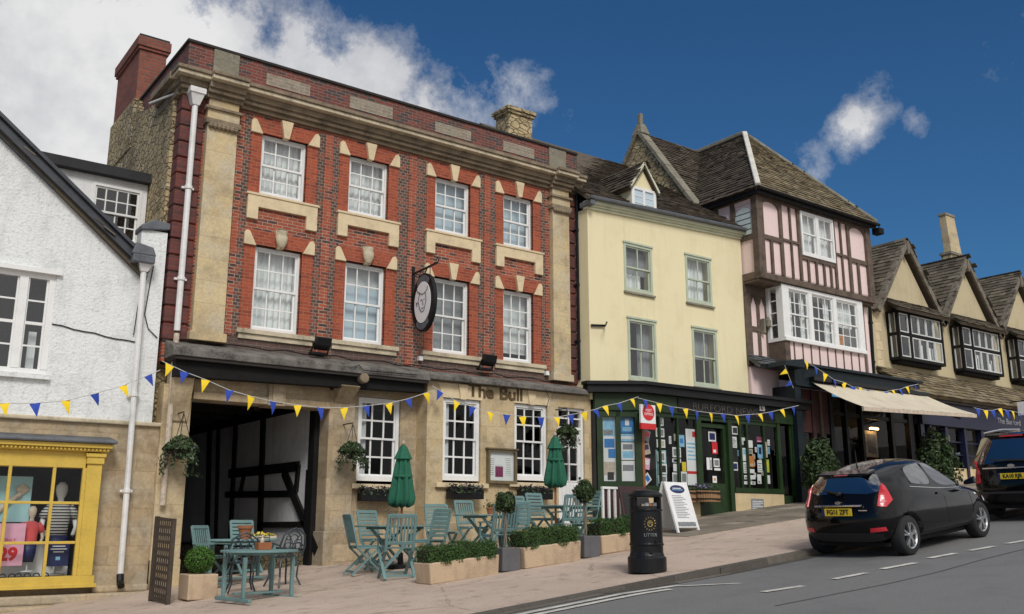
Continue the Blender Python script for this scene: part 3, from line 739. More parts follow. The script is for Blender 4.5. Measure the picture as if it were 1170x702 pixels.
# lead-covered jetty slab
sl = MB()
sl.prism(((-.58, 4.44), (-.58, 4.56), (-.50, 4.62), (-.02, 4.78), (-.02, 4.44)), 4.86, 10.05, ax='x'); sl.prism(((-.60, 4.48), (-.60, 4.57), (-.52, 4.62), (-.02, 4.76), (-.02, 4.48)), 10.051, 14.3, ax='x')
s = sl.build('canopy', SLABM, bull, bevel=.012)
so = MB(); so.box(4.9, 10.03, -.55, .3, 4.385, 4.438); so.build('soffit', NEARBLK, s)
so = MB(); so.hexa(((4.95, -.44, 4.09), (10.0, -.44, 4.20), (10.0, -.25, 4.20), (4.95, -.25, 4.09), (4.95, -.44, 4.384), (10.0, -.44, 4.384), (10.0, -.25, 4.384), (4.95, -.25, 4.384))); so.build('soffit_shade_beam', BLKT, s, bevel=.01)  # black beam added to draw the dark band of shade under the slab
so = MB(); so.tube([(8.55, -.60, 4.36), (8.55, -.3, 4.36)], .10, 14); so.build('corbel_end', CORN, s, bevel=.03)
fm = MB(); fm.box(5.25, 14.2, -.006, .02, 4.78, 5.0); fm.build('plinth_course', PLIB, bull)
# ground floor, left of the bay: carriage arch and one window
D = .5
gw = MB(); W01 = (8.74, 9.70, 2.36, 4.08)
wallgrid(gw, 8.62, 10.12, .5, 4.38, [W01], .0, .3, ASHD)
gw.build('lower_wall', None, bull)
jb = MB(); jb.box(4.90, 5.40, -.06, .5, .2, 4.0); jb.box(4.90, 5.40, -.12, .5, .2, 1.0)
jb.hexa(((4.98, -.10, 3.35), (5.34, -.10, 3.35), (5.34, .1, 3.35), (4.98, .1, 3.35), (4.98, -.42, 4.38), (5.34, -.42, 4.38), (5.34, .1, 4.38), (4.98, .1, 4.38)))
jb.build('arch_pier', ASH, bull, bevel=.015)
jb = MB(); jb.box(8.06, 8.615, -.10, .5, .4, 4.15); jb.box(8.02, 8.66, -.16, .5, .4, 1.45)
jb.hexa(((8.15, -.12, 3.9), (8.5, -.12, 3.9), (8.5, .1, 3.9), (8.15, .1, 3.9), (8.12, -.48, 4.2), (8.53, -.48, 4.2), (8.53, .1, 4.38), (8.12, .1, 4.38)))
jb.build('arch_pier', ASHD, bull, bevel=.015)
ab = MB(); ab.box(5.40, 8.06, -.10, .35, 3.90, 4.385); ab.box(5.40, 8.06, -.14, .35, 3.76, 3.898); ab.box(6.78, 7.12, -.19, .3, 3.74, 4.384); ab.box(6.85, 7.05, -.22, .3, 3.8, 4.384)
ab.build('arch_lintel', ASHD, bull, bevel=.01)
bb = MB(); bb.box(8.66, 10.1, -.14, 0, .5, 1.5); bb.build('plinth', ASHD, bull, bevel=.02)
x = sash(bull, W01[0]+.01, W01[1]-.01, W01[2]+.06, W01[3]-.01, .04, 3, 2, 2, fr=.07, bar=.034, backd=.12, back=[('net_curtain', CURT, .05, .26, 0, 1)], label='white sash window between the arch and the stone bay', g=GGLASS)
sl = MB(); sl.box(W01[0]-.16, W01[1]+.12, -.10, .06, 2.26, 2.355); sl.build('sill', FREE, x, bevel=.01)
# the ashlar bay to the right with its carved name
gw = MB(); BY = -.42
W02, W03, DR = (10.47, 11.41, 2.41, 4.15), (12.30, 13.22, 2.46, 4.17), (13.52, 14.30, 1.4, 4.17)
wallgrid(gw, 10.08, 14.56, .5, 4.47, [W02, W03, DR], BY, .3, ASH)
gw.face(((10.08, BY+.3, .5), (10.08, .1, .5), (10.08, .1, 4.47), (10.08, BY+.3, 4.47)), ASH)
low = gw.build('bay_wall', None, bull)
for (a, b, z0, z1), bk in ((W02, [('net_curtain', CURT, .05, .24, 0, 1)]), (W03, None)):
    x = sash(bull, a+.01, b-.01, z0+.05, z1-.01, BY+.05, 3, 2, 2, fr=.07, bar=.034, backd=.12, back=bk, label='white sash window under the carved name', g=GGLASS)
    q = MB(); q.box(a-.18, b+.16, BY-.09, BY+.05, z0-.1, z0-.002); q.build('sill', FREE, x, bevel=.01)
    q = MB(); q.prism(((a-.02, z1), (b+.02, z1), (b+.14, z1+.30), (a-.14, z1+.30)), BY-.012, BY+.02); q.build('lintel', FREE, bull)
    km = MB(); km.prism((((a+b)/2-.07, z1-.02), ((a+b)/2+.07, z1-.02), ((a+b)/2+.12, z1+.30), ((a+b)/2-.12, z1+.30)), BY-.05, BY+.02); km.build('keystone', FREE, bull, bevel=.008)
pl = MB(); pl.box(10.04, 13.5, BY-.06, BY+.02, .5, 1.62); pl.build('plinth', ASH, bull, bevel=.02)
for s, xx, sz in (('The', 11.40, .36), ('Bull', 12.20, .36)):
    text('carved_name', s, sz, BLKT if 0 else plain('umber_cut_lettering', (.11, .07, .03), .9, .2, 8), bull, (xx, BY-.014, 4.335), FRONT, .012, sx=1.18, bold=.008)
# white door with upper panes
dm = MB(); a, b, z0, z1 = DR
dm.box(a, a+.06, BY+.06, BY+.16, z0, z1); dm.box(b-.06, b, BY+.06, BY+.16, z0, z1); dm.box(a+.06, b-.06, BY+.06, BY+.16, z1-.06, z1); dm.box(a+.06, b-.06, BY+.06, BY+.14, 3.68, 3.74)
dm.box(a+.06, b-.06, BY+.10, BY+.14, z0, 2.52)
for k in range(6): q = a+.06+(b-a-.12)*k/6; dm.box(q+.008, q+(b-a-.12)/6-.008, BY+.085, BY+.1, z0+.02, 2.46)
for q in (a+.06, b-.15): dm.box(q, q+.09, BY+.09, BY+.14, 2.52, 3.68)
for k in range(1, 2): q = (a+b)/2; dm.box(q-.02, q+.02, BY+.09, BY+.14, 2.52, 3.68); dm.box(q-.018, q+.018, BY+.09, BY+.14, 3.74, z1-.06)
for k in range(4): zz = 2.52+1.16*k/3.02; dm.box(a+.15, b-.15, BY+.092, BY+.138, zz-.018, zz+.018)
dm.box(a+.06, b-.06, BY+.092, BY+.138, 3.92, 3.95)
d = dm.build('door', WHT, bull)
gm = MB(); gm.raw = 1; gm.face(((a+.06, BY+.12, 2.5), (b-.06, BY+.12, 2.5), (b-.06, BY+.12, z1), (a+.06, BY+.12, z1))); gm.build('pane', GGLASS, d)
hb = MB(); hb.lathe(((.012, -.03), (.03, 0), (.012, .03)), (b-.11, BY+.06, 2.6), 10); hb.build('handle', IRON, d)
# ground-floor rooms behind the bay, dark
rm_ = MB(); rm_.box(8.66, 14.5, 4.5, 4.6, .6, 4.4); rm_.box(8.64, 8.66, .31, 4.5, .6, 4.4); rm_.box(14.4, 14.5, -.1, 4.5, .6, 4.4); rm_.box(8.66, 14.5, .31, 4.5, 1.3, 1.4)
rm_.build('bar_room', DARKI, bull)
# carriage passage: whitewashed timber-framed side wall, dark far end
PX_ = 8.055
pw = MB(); pw.box(PX_, PX_+.2, .5, 9.0, 1.08, 4.2); pwo = pw.build('passage_wall', WPLAS, bull)
pb = MB(); pb.box(PX_-.06, PX_+.2, .5, 9.0, .2, 1.078); pb.build('plinth', RUBBLE, pwo)
tm = MB()
def tb(p, q, w=.14):
    a_, b_ = FX(*p, PX_-.03), FX(*q, PX_-.03); a_.x = b_.x = PX_-.02+.0; tm.beam(a_, b_, .07, w, up=(0, 1, 0) if abs(a_.z-b_.z) > abs(a_.y-b_.y)*.4 else (0, 0, 1))
tb((301, 466), (296, 640), .2); tb((324, 539), (362, 630), .2); tb((262, 541.5), (341, 533), .2); tb((258, 565.5), (331, 564.5), .14); tb((295, 600), (348, 599.5), .12); tb((341, 531), (338, 562), .13); tb((352, 537), (349.5, 592), .10); tb((270, 468), (262, 640), .16); tb((279, 541), (274, 566), .1); tb((240, 474), (236, 630), .2); tb((250, 470), (246, 630), .1)
tm.box(PX_-.10, PX_+.1, .30, .56, .4, 3.95); tm.box(PX_-.05, PX_+.1, .5, 9, 3.85, 4.05); tm.box(PX_-.045, PX_+.1, .5, 9, 1.05, 1.12)
tm.build('timber_frame', BLKT, pwo)
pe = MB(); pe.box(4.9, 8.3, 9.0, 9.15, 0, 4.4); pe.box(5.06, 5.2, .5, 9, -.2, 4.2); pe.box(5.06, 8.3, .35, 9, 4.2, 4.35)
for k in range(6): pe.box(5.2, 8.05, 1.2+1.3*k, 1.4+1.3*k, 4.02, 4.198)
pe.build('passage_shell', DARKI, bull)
gt = MB()
for k in range(9): gt.box(5.45+.28*k, 5.70+.28*k, 8.2, 8.26, .8, 3.0)
gt.build('gate', BLKT, bull)
# drainpipes
p = pipe(bull, [(5.02, -.13, 9.3), (5.02, -.13, 4.95)], .055, WPIPE, collars=(.38, .78), head=(.13, .3)); p['label'] = 'white drainpipe with a hopper head at the left corner'
p = pipe(bull, [(5.02, -.13, 4.9), (5.0, -.16, 1.9)], .05, PBEI, collars=(.1,)); p['label'] = 'grey-buff lower drainpipe beside the arch'
p = pipe(bull, [(14.44, -.12, 9.5), (14.44, -.12, 4.9)], .045, IRON, collars=(.2, .5, .8)); p['label'] = 'black drainpipe at the right corner'
tb2 = MB(); tb2.tube(((4.45, .9, 9.55), (4.9, -.1, 9.62), (5.02, -.13, 9.5)), .02, 6); tb2.build('overflow_pipe', WPIPE, bull)
cbx = MB()
cbx.tube([(5.0+i*.35, -.1-.02*math.sin(i*1.7), 4.80+.03*math.sin(i*2.3)) for i in range(27)], .012, 5); cbx.tube([(8.3, -.62, 4.55), (8.4, -.60, 4.6), (8.5, -.62, 4.5), (9.7, -.62, 4.52)], .01, 5); cbx.tube([(13.0, -.63, 4.5), (13.1, -.64, 4.3), (13.12, -.5, 4.1)], .008, 5)
cbx.build('cable', IRON, bull)
for x_, z_ in ((5.72, 4.86), (10.06, 4.93), (13.45, 4.93)):
    q = MB(); q.box(x_, x_+.09, -.1, 0, z_, z_+.09); q.build('junction_box', WHT, bull)

# floodlights sitting on the slab
for i, (px, py) in enumerate(((368, 393), (558, 412))):
    c_ = F(px, py, -.35)
    fl_ = thing('floodlight', (c_.x, -.35, c_.z-.1), ('black floodlight on the slab above the carriage arch', 'black floodlight on the slab above the carved name')[i], 'floodlight', 'floodlights on the inn ledge')
    q = MB(); q.hexa(((-.15, -.10, .04), (.15, -.10, .04), (.15, .08, -.02), (-.15, .08, -.02), (-.15, -.14, .2), (.15, -.14, .2), (.15, .02, .24), (-.15, .02, .24))); h_ = q.build('lamp_housing', BLKP, fl_, local=True, bevel=.015)
    q = MB(); q.beam((-.17, 0, .1), (-.17, .12, -.06), .015, .04); q.beam((.17, 0, .1), (.17, .12, -.06), .015, .04); q.box(-.18, .18, .08, .2, -.1, -.055); q.build('bracket', BLKP, fl_, local=True)
# hanging sign on its wrought bracket
sg = thing('hanging_sign', (9.9, 0, 6.1), 'oval black-framed white sign with a line-drawn head, hung from an iron bracket', 'sign')
q = MB(); q.box(9.87, 9.93, -.05, .01, 6.0, 6.95); q.beam((9.9, -.03, 6.78), (9.9, -1.0, 6.82), .035, .035); q.tube([(9.9, -.05, 6.3), (9.9, -.25, 6.42), (9.9, -.45, 6.62), (9.9, -.6, 6.79)], .015, 6)
q.tube([(9.9, -.05+.0-.14-.12*math.cos(a), 6.62+.12*math.sin(a)) for a in [k*.5 for k in range(13)]], .01, 5); q.beam((9.9, -.32, 6.78), (9.9, -.32, 6.62), .012, .012); q.beam((9.9, -.72, 6.80), (9.9, -.72, 6.62), .012, .012)
q.tube([(9.9, -1.0, 6.82), (9.9, -1.06, 6.88), (9.9, -1.02, 6.93), (9.9, -.97, 6.9)], .012, 6)
q.build('bracket', IRON, sg)
CY, CZ = -.52, 6.07
def oval(ry, rz, x0, x1, n=40, c=(CY, CZ)): return [(c[0]+ry*math.cos(2*math.pi*i/n), c[1]+rz*math.sin(2*math.pi*i/n)) for i in range(n)]
q = MB(); q.prism(oval(.44, .62, 0, 0), 9.86, 9.94, ax='x'); fr_ = q.build('frame', BLKP, sg)
for zc, dz in ((CZ+.50, .10), (CZ-.52, .10)):
    q = MB(); n = 12
    a0, a1 = (R(52), R(128)) if zc > CZ else (R(232), R(308))
    P = [(CY+.40*math.cos(a0+(a1-a0)*i/n), CZ+.58*math.sin(a0+(a1-a0)*i/n)) for i in range(n+1)]+[(CY+.33*math.cos(a1-(a1-a0)*i/n), CZ+.455*math.sin(a1-(a1-a0)*i/n)) for i in range(n+1)]
    q.prism(P, 9.850, 9.858, ax='x'); q.build('name_band', LEAD, fr_)
q = MB(); q.prism(oval(.315, .44, 0, 0), 9.845, 9.858, ax='x'); fc = q.build('face', PAPER, sg)
q = MB()
for pts in ([(-.10, .22), (-.16, .05), (-.10, -.12), (-.02, -.22), (.08, -.2)], [(.12, .2), (.16, .02), (.1, -.14), (.08, -.2)], [(-.1, .22), (0, .17), (.12, .2)], [(-.1, .22), (-.2, .27), (-.22, .34)], [(.12, .2), (.2, .26), (.2, .33)], [(-.06, .04), (-.02, .06), (0, .03)], [(.06, .05), (.1, .05)], [(-.02, -.13), (.02, -.15), (.06, -.12)], [(-.15, 0), (-.24, .03), (-.2, -.06)], [(.02, .02), (.05, -.08)]):
    q.tube([(9.842, CY-y_, CZ+z_*.95) for y_, z_ in pts], .008, 5)
q.build('drawn_head', PBLK, fc)
# glazed menu case
mc = thing('menu_case', (11.92, BY, 2.4), 'shallow glazed menu case on the wall between the two stone bay windows', 'notice case')
q = MB(); q.box(11.55, 12.30, BY-.10, BY-.005, 2.42, 2.48); q.box(11.55, 12.30, BY-.10, BY-.005, 3.08, 3.13); q.box(11.55, 11.60, BY-.10, BY-.005, 2.48, 3.08); q.box(12.25, 12.30, BY-.10, BY-.005, 2.48, 3.08); q.box(11.52, 12.33, BY-.13, BY-.004, 3.13, 3.16); q.build('frame', plain('dull_brass_frame', (.16, .12, .06), .5, .3, 8), mc)
q = MB(); q.box(11.60, 12.25, BY-.03, BY-.01, 2.48, 3.08, PAPER); q.box(11.77, 11.97, BY-.036, BY-.031, 2.56, 2.78, PMAG); q.box(11.76, 11.98, BY-.035, BY-.031, 2.80, 3.0, PBEI if 0 else PAPER); q.box(12.02, 12.2, BY-.036, BY-.031, 2.6, 3.0, PAPER)
for k in range(9): q.box(12.04, 12.17, BY-.038, BY-.0361, 2.64+.038*k, 2.648+.038*k, PGREY); q.box(11.63, 11.74, BY-.034, BY-.0301, 2.6+.042*k, 2.607+.042*k, PGREY)
q.build('menu', None, mc)
gm = MB(); gm.raw = 1; gm.face(((11.6, BY-.08, 2.48), (12.25, BY-.08, 2.48), (12.25, BY-.08, 3.08), (11.6, BY-.08, 3.08))); gm.build('pane', SGLASS, mc)
# window boxes
def windowbox(x0, x1, y, z, label):
    c_ = thing('window_box', ((x0+x1)/2, y, z), label, 'window box', 'window boxes along the inn')
    L = (x1-x0)/2; q = MB(); q.box(-L, L, -.2, .0, 0, .19); q.build('trough', BLKP, c_, local=True, bevel=.01)
    r_ = random.Random(int(x0*10)); q = MB()
    leaves(q, 420, lambda: ((r_.uniform(-L, L), r_.uniform(-.2, .0), .17+abs(r_.gauss(0, .05))), (0, -.3, 1)), .035, r_, LEAF_P)
    leaves(q, 160, lambda: ((r_.uniform(-L, L), r_.uniform(-.25, -.05), .12+abs(r_.gauss(0, .07))), (0, -1, .3)), .032, r_, LEAF_G)
    leaves(q, 24, lambda: ((r_.uniform(-L, L), r_.uniform(-.2, -.02), .22+abs(r_.gauss(0, .04))), (0, -.3, 1)), .022, r_, FLOW)
    q.build('plants', None, c_, local=True)
windowbox(8.72, 9.62, -.10, 2.02, 'black window box of dark foliage below the window beside the arch')
windowbox(10.50, 11.30, BY-.10, 2.08, 'black window box with green sprigs left of the menu case')
windowbox(12.28, 13.12, BY-.10, 2.10, 'black window box of purple-black foliage beside the white door')
# hanging baskets
def basket(px, py, Y, s, label, n=900):
    c_ = F(px, py, Y); o = thing('hanging_basket', c_, label, 'hanging basket', 'hanging baskets on the inn')
    r_ = random.Random(px)
    q = MB(); q.lathe(((.02, -.2*s), (.12*s, -.17*s), (.19*s, -.05*s), (.2*s, 0)), (0, 0, 0), 14); q.build('basket', SOIL, o, local=True)
    q = MB(); q.beam((0, .0, .62*s), (0, -Y-.02 if Y > -.6 else .4, .62*s), .02, .02)
    for a in range(3): q.tube([(.19*s*math.cos(a*2.1), .19*s*math.sin(a*2.1), 0), (0, 0, .6*s)], .006, 4)
    q.build('bracket', IRON, o, local=True)
    q = MB()
    def top():
        a, rr = r_.uniform(0, 6.28), .30*s*math.sqrt(r_.random()); h = .24*s*(1-(rr/(.3*s))**2)*r_.random()
        return ((rr*math.cos(a), rr*math.sin(a), h-.02), (math.cos(a), math.sin(a), .8))
    leaves(q, n, top, .036, r_, LEAF_D)
    strands = [(r_.uniform(0, 6.28), r_.uniform(.2, .55)) for _ in range(16)]
    def trail():
        a, L = r_.choice(strands); u = r_.random(); rr = .24*s+.08*s*u+r_.gauss(0, .025)
        return ((rr*math.cos(a)+r_.gauss(0, .02), rr*math.sin(a)+r_.gauss(0, .02), -u*L*s), (math.cos(a), math.sin(a), -.2))
    leaves(q, n//2, trail, .030, r_, LEAF_G)
    leaves(q, 26, top, .02, r_, FLOW)
    q.build('plants', None, o, local=True)
basket(207, 512, -.45, 1.0, 'leafy hanging basket on the pier left of the carriage arch')
basket(402, 515, -.5, .85, 'hanging basket beside the sash window right of the arch')
basket(648, 494, -.9, .85, 'hanging basket in front of the white inn door')
# ---------------------------------------------------------------- white roughcast house, far left
wh = thing('white_house', (2.6, 0, .3), 'white roughcast gabled house above a stone ground floor with a yellow shop window', 'building')
# gable front: rake runs from upper left down to the gutter at the right
UW = (1.0, 3.0, 3.98, 5.68)
gb = MB(); wallgrid(gb, -2.0, 4.3, 3.3, 5.9, [UW], 0, .3, ROUGH)
gb.box(4.301, 4.755, .0, .3, 3.3, 6.75, ROUGH)
apex = (0.35, 9.22)
gb.prism(((-3.6, 5.901), (4.3, 5.901), apex), 0, .3, ROUGH)
gb.build('wall', None, wh)
lc = MB(); lc.prism(((4.28, 6.72), (4.78, 6.80), (4.78, 6.92), (4.5, 6.95), (4.28, 6.82)), -.06, .4); lc.build('lead_cap', LEAD, wh, bevel=.02)
vb = MB(); d = (Vector((4.3, 0, 5.9))-Vector((apex[0], 0, apex[1]))).normalized(); n_ = Vector((-d.z, 0, d.x)); n_ = n_ if n_.z > 0 else -n_
a_, b_ = Vector((apex[0], -.1, apex[1])), Vector((4.36, -.1, 5.97))
vb.beam(a_+n_*.05, b_+n_*.05, .20, .13, up=n_); vb.beam(a_+n_*.15-Vector((0, .03, 0)), b_+n_*.15-Vector((0, .03, 0)), .28, .055, up=n_); vb.beam(a_-n_*.04+Vector((0, .05, 0)), b_-n_*.04+Vector((0, .05, 0)), .12, .05, up=n_)
vb.build('verge_board', plain('dark_grey_verge_paint', (.045, .05, .06), .55, .3, 4), wh)
tiles([(4.42, -.12, 5.92), (4.42, 6.0, 5.92), (apex[0], 6.0, 9.34), (apex[0], -.12, 9.34)], TILE_M, 'roof', wh, seed=2)
gt = MB(); gt.box(4.12, 4.5, -.3, -.02, 6.06, 6.2); gt.prism(((4.1, 6.2), (4.52, 6.2), (4.46, 6.36), (4.16, 6.42)), -.28, -.03); gt.build('gutter_end', LEAD, wh, bevel=.02)
p = pipe(wh, [(4.36, -.13, 5.95), (4.42, -.13, .72)], .05, WPIPE, collars=(.42, .73), head=(.10, .14)); p['label'] = 'white drainpipe falling from the gable foot'
q = MB(); q.tube([(4.42, -.13, .78), (4.42, -.16, .66), (4.42, -.24, .60)], .06, 8); q.build('drain_shoe', IRON, p)
cb = MB(); cb.tube([(3.0+i*.17, -.015, 4.84-.15*min(1, i/7)+.012*math.sin(i*2)) for i in range(9)], .010, 5); cb.tube([(4.55, -.02, 6.1), (4.5, -.02, 5.6), (4.47, -.02, 5.2), (4.55, -.02, 4.95), (4.72, -.02, 4.8)], .009, 5); cb.tube([(4.44, -.09, 5.9), (4.33, -.06, 5.3), (4.31, -.03, 4.8)], .008, 5); cb.build('cable', IRON, wh)
# three-light window
fm = MB(); a, b, z0, z1 = UW
fm.box(a, b, .03, .13, z0, z0+.09); fm.box(a, b, .03, .13, z1-.09, z1)
xs = (a, 1.55, 2.38, b)
for xx, w_ in ((a+.04, .08), (1.50, .12), (2.52, .13), (b-.05, .10)): fm.box(xx-w_/2, xx+w_/2, .02, .14, z0+.09, z1-.09)
for l, r_, nn in ((1.08, 1.44, 1), (1.56, 2.455, 2), (2.585, 2.90, 1)):
    fm.box(l, r_, .06, .10, (z0+z1)/2-.025, (z0+z1)/2+.025)
    for k in (1, 3): zz = z0+.09+(z1-z0-.18)*k/4; fm.box(l, r_, .065, .09, zz-.014, zz+.014)
    for s in range(1, nn): xx = l+(r_-l)*s/nn; fm.box(xx-.013, xx+.013, .066, .091, z0+.09, z1-.09)
    fm.box(l, l+.03, .062, .095, z0+.09, z1-.09); fm.box(r_-.03, r_, .062, .095, z0+.09, z1-.09)
x = fm.build('window', WHT, wh); x['label'] = 'wide white three-light sash window'
hm = MB(); hm.box(a-.06, b+.07, -.07, .05, z1-.005, z1+.07); hm.build('hood', WHT, x); hm = MB(); hm.box(a-.08, b+.05, -.08, .05, z0-.08, z0-.002); hm.build('sill', ROUGH, x)
gm = MB(); gm.raw = 1; gm.face(((a, .08, z0), (b, .08, z0), (b, .08, z1), (a, .08, z1))); gm.build('pane', GLASS, x)
cm = MB(); cm.box(2.72, 2.84, .3, .34, z0, z0+.75); cm.build('curtain', CURT, x)
# stone ground floor with the shop window
SW = (.4, 3.76, .70, 2.52)
gs = MB(); wallgrid(gs, -2.0, 5.0, -.3, 3.30, [(.3, 3.8, .72, 2.9)], .02, .3, ASHD); gs.build('lower_wall', None, wh)
gs = MB(); gs.box(-2.0, 4.93, -.05, .25, 3.24, 3.31); gs.build('jetty_course', CORNL, wh, bevel=.02)
ps = MB(); ps.box(-2, 5.0, -.55, .05, -.4, .36); ps.box(1.5, 5.0, -.3, .05, .36, .50); ps.box(4.0, 4.88, -.15, .05, .5, .62)
ps.build('plinth', ASHD, wh, bevel=.03)
sf = MB(); YS = -.26
sf.box(-.2, 3.99, YS, .05, .64, .78); sf.box(-.2, 4.02, YS-.04, .05, .60, .66)                       # bottom rail and sill
sf.box(3.72, 3.95, YS, .05, .78, 2.55); sf.box(3.70, 3.97, YS-.03, .05, 2.55, 2.66); sf.box(3.68, 3.99, YS-.05, .05, 2.66, 2.72)  # pilaster with its cap
sf.box(-.2, 3.70, YS+.03, .05, 2.48, 2.74)
sf.box(-.2, 4.02, YS-.06, .05, 2.74, 2.80); sf.box(-.2, 4.06, YS-.12, .05, 2.80, 2.87)
k = 0
while k*.06 < 4.0: sf.box(.02+k*.06, .055+k*.06, YS-.095, YS-.06, 2.755, 2.795); k += 1
sf.box(3.66, 3.72, YS+.01, YS+.09, .78, 2.48)
for xx in (.62, 1.28, 1.93, 2.60, 3.24): sf.box(xx-.025, xx+.025, YS+.03, YS+.085, .78, 2.48)
for zz in (1.30, 1.92): sf.box(-.2, 3.66, YS+.035, YS+.08, zz-.022, zz+.022)
x = sf.build('shop_window', MULL, wh, bevel=.006); x['label'] = 'mustard yellow painted shop window'
lm = MB(); lm.prism(((YS-.18, 2.875), (.02, 2.875), (.02, 3.02), (YS-.18, 2.93)), -.2, 4.12, ax='x'); lm.build('lead_roof', LEAD, x, bevel=.02)
gm = MB(); gm.raw = 1; gm.face(((-.2, YS+.06, .7), (3.7, YS+.06, .7), (3.7, YS+.06, 2.5), (-.2, YS+.06, 2.5))); gm.build('pane', SGLASS, x)
ib = MB(); ib.box(-.2, 3.9, 1.2, 1.25, .6, 3.2, DARKI); ib.box(-.2, 3.7, YS+.1, 1.2, .62, .74, PAPER); ib.box(3.80, 3.85, .3, 1.2, .6, 3.2, DARKI); ib.box(-.2, 3.9, .3, 1.2, 3.0, 3.1, DARKI)
ib.build('display_recess', None, x)
ub = MB(); ub.box(-2, 4.7, 3.0, 3.1, 3.4, 8); ub.box(-2, 4.25, .31, 3, 3.4, 3.5); ub.build('inner_shell', ROOMI, wh)
# flat dormer tucked behind the verge
DW = (3.72, 4.62, 6.85, 7.95); DY = 1.5
dw = MB(); wallgrid(dw, 2.0, 4.72, 6.0, 8.1, [DW], DY, .15, WPLAS); dwo = dw.build('dormer', None, wh); dwo['label'] = 'flat-roofed white dormer behind the verge'
rf = MB(); rf.box(1.8, 4.735, DY-.16, 4.2, 8.1, 8.30); rf.build('roof', plain('black_roofing_felt', (.025, .025, .028), .8, .3, 4), dwo, bevel=.01)
sash(dwo, DW[0], DW[1], DW[2], DW[3], DY-.02, 4, 2, 2, name='window', backd=.5)
# things in the shop window
def card(name, x0, x1, z0, z1, y, parts, label, cat='poster', group=None, th=.012):
    o = thing(name, ((x0+x1)/2, y, z0), label, cat, group)
    q = MB(); w_, h_ = x1-x0, z1-z0
    for n_, (m, a, b, c, d) in enumerate(parts):
        q.box(x0+w_*a-(x0+x1)/2, x0+w_*b-(x0+x1)/2, -.0015*n_-(th if n_ == 0 else th+.0015*0), 0 if n_ == 0 else -th+.0001, h_*c, h_*d, m)
    q.build('sheet', None, o, local=True)
    return o
pz = lambda px, py, Y: F(px, py, Y)
card('poster', .8, 3.02, 1.62, 2.34, .25, [(PAQUA, 0, 1, 0, 1)], 'large aqua poster with a forearm in the yellow shop window')
am_ = MB(); am_.tube([(2.55, .225, 1.78), (2.72, .225, 1.95), (2.86, .225, 2.06)], [.05, .04, .05], 8); am_.lathe(((.02, -.05), (.09, 0), (.1, .05), (.03, .12)), (2.88, .215, 2.1), 10, sy=.2)
for o in COL.objects:
    if o.name == 'poster': am_.build('printed_arm', PBEI, o)
c = card('poster', 1.6, 2.96, .95, 1.60, .05, [(PPINK, 0, 1, 0, 1)], 'pink sale poster with the number 29 in the yellow shop window')
text('number', '29', .27, PRED, c, (2.74, .034, 1.12), FRONT, .002, bold=.012)
text('small_print', 'ONLY', .07, PRED, c, (2.74, .034, 1.34), FRONT, .002)
c = card('poster', 3.30, 3.62, .93, 1.30, -.02, [(PNAVY, 0, 1, 0, 1), (PAPER, .2, .8, .82, .86), (PAPER, .12, .88, .7, .74), (PAPER, .25, .75, .58, .62), (PCYAN, .4, .6, .25, .4)], 'navy notice at the lower right of the yellow shop window')
card('display_board', 2.0, 3.72, .75, 1.28, .45, [(PAPER, 0, 1, 0, 1)], 'white display board standing low behind the yellow-framed glass', 'board')
def mannequin(x, y, z, s, top, stripes, label):
    o = thing('mannequin', (x, y, z), label, 'mannequin')
    skin = PBEI if not stripes else PAPER
    q = MB()
    q.lathe(((.10, .55), (.13, .62), (.125, .72), (.15, .86), (.165, .98), (.12, 1.06), (.05, 1.10), (.045, 1.16), (.075, 1.22), (.09, 1.29), (.085, 1.36), (.04, 1.42)), (0, 0, 0), 18, sy=.7)
    for sd_ in (-1, 1): q.tube([(sd_*.16, 0, 1.0), (sd_*.23, .0, .86), (sd_*.25, -.04, .72), (sd_*.19, -.14, .6)], [.05, .042, .036, .028], 8)
    bod = q.build('body', skin, o, local=True, smooth=True)
    q = MB(); mt = top
    prof = [(.145, .58), (.15, .68), (.148, .76), (.17, .88), (.182, .97), (.15, 1.05), (.075, 1.09)]
    q.lathe(prof, (0, 0, 0), 20, sy=.75)
    for sd_ in (-1, 1): q.tube([(sd_*.13, 0, 1.03), (sd_*.2, 0, .95), (sd_*.245, 0, .86)], [.07, .07, .068], 10)
    q.build('shirt', mt, o, local=True, smooth=True)
    q = MB(); q.lathe(((.12, .2), (.15, .4), (.15, .6)), (0, 0, 0), 16, sy=.75, m=None); q.build('trousers', PNAVY, o, local=True, smooth=True)
    q = MB(); q.lathe(((.16, 0), (.16, .015), (.015, .03), (.015, .25)), (0, 0, 0), 16); q.build('stand', PAPER, o, local=True)
    for c_ in o.children: c_.scale = (s, s, s)
    return o
CORAL = plain('coral_cotton', (.75, .11, .12), .85, .1, 6)
def stripemat():
    m, t, b = mat('striped_cotton'); s = t.n('ShaderNodeSeparateXYZ', {0: objc(t)})
    w_ = t.math('FRACT', t.math('MULTIPLY', s.outputs[2], 22.0)); link(t, t.ramp(w_, [(.45, (.68, .68, .66)), (.55, (.035, .04, .06))]), b.inputs['Base Color']); return m
mannequin(3.06, .20, .85, .72, CORAL, False, 'small mannequin in a coral T-shirt in the yellow shop window')
mannequin(3.50, .38, .78, 1.05, stripemat(), True, 'tall mannequin in a striped T-shirt in the yellow shop window')
for i, xx in enumerate((2.62, 3.1)):
    o = thing('sunglasses_rack', (xx, -.1, .745), ('left', 'right')[i]+' one of two low rows of dark spectacles on the shop window sill', 'rack', 'spectacle rows on the sill')
    q = MB()
    for k in range(4): q.tube([(-.2+k*.13+.045*math.cos(a), 0, .05+.04*math.sin(a)) for a in [j*.63 for j in range(11)]], .010, 5); q.box(-.27+k*.13, -.14+k*.13, -.01, .01, .03, .045)
    q.build('frame', PBLK, o, local=True)

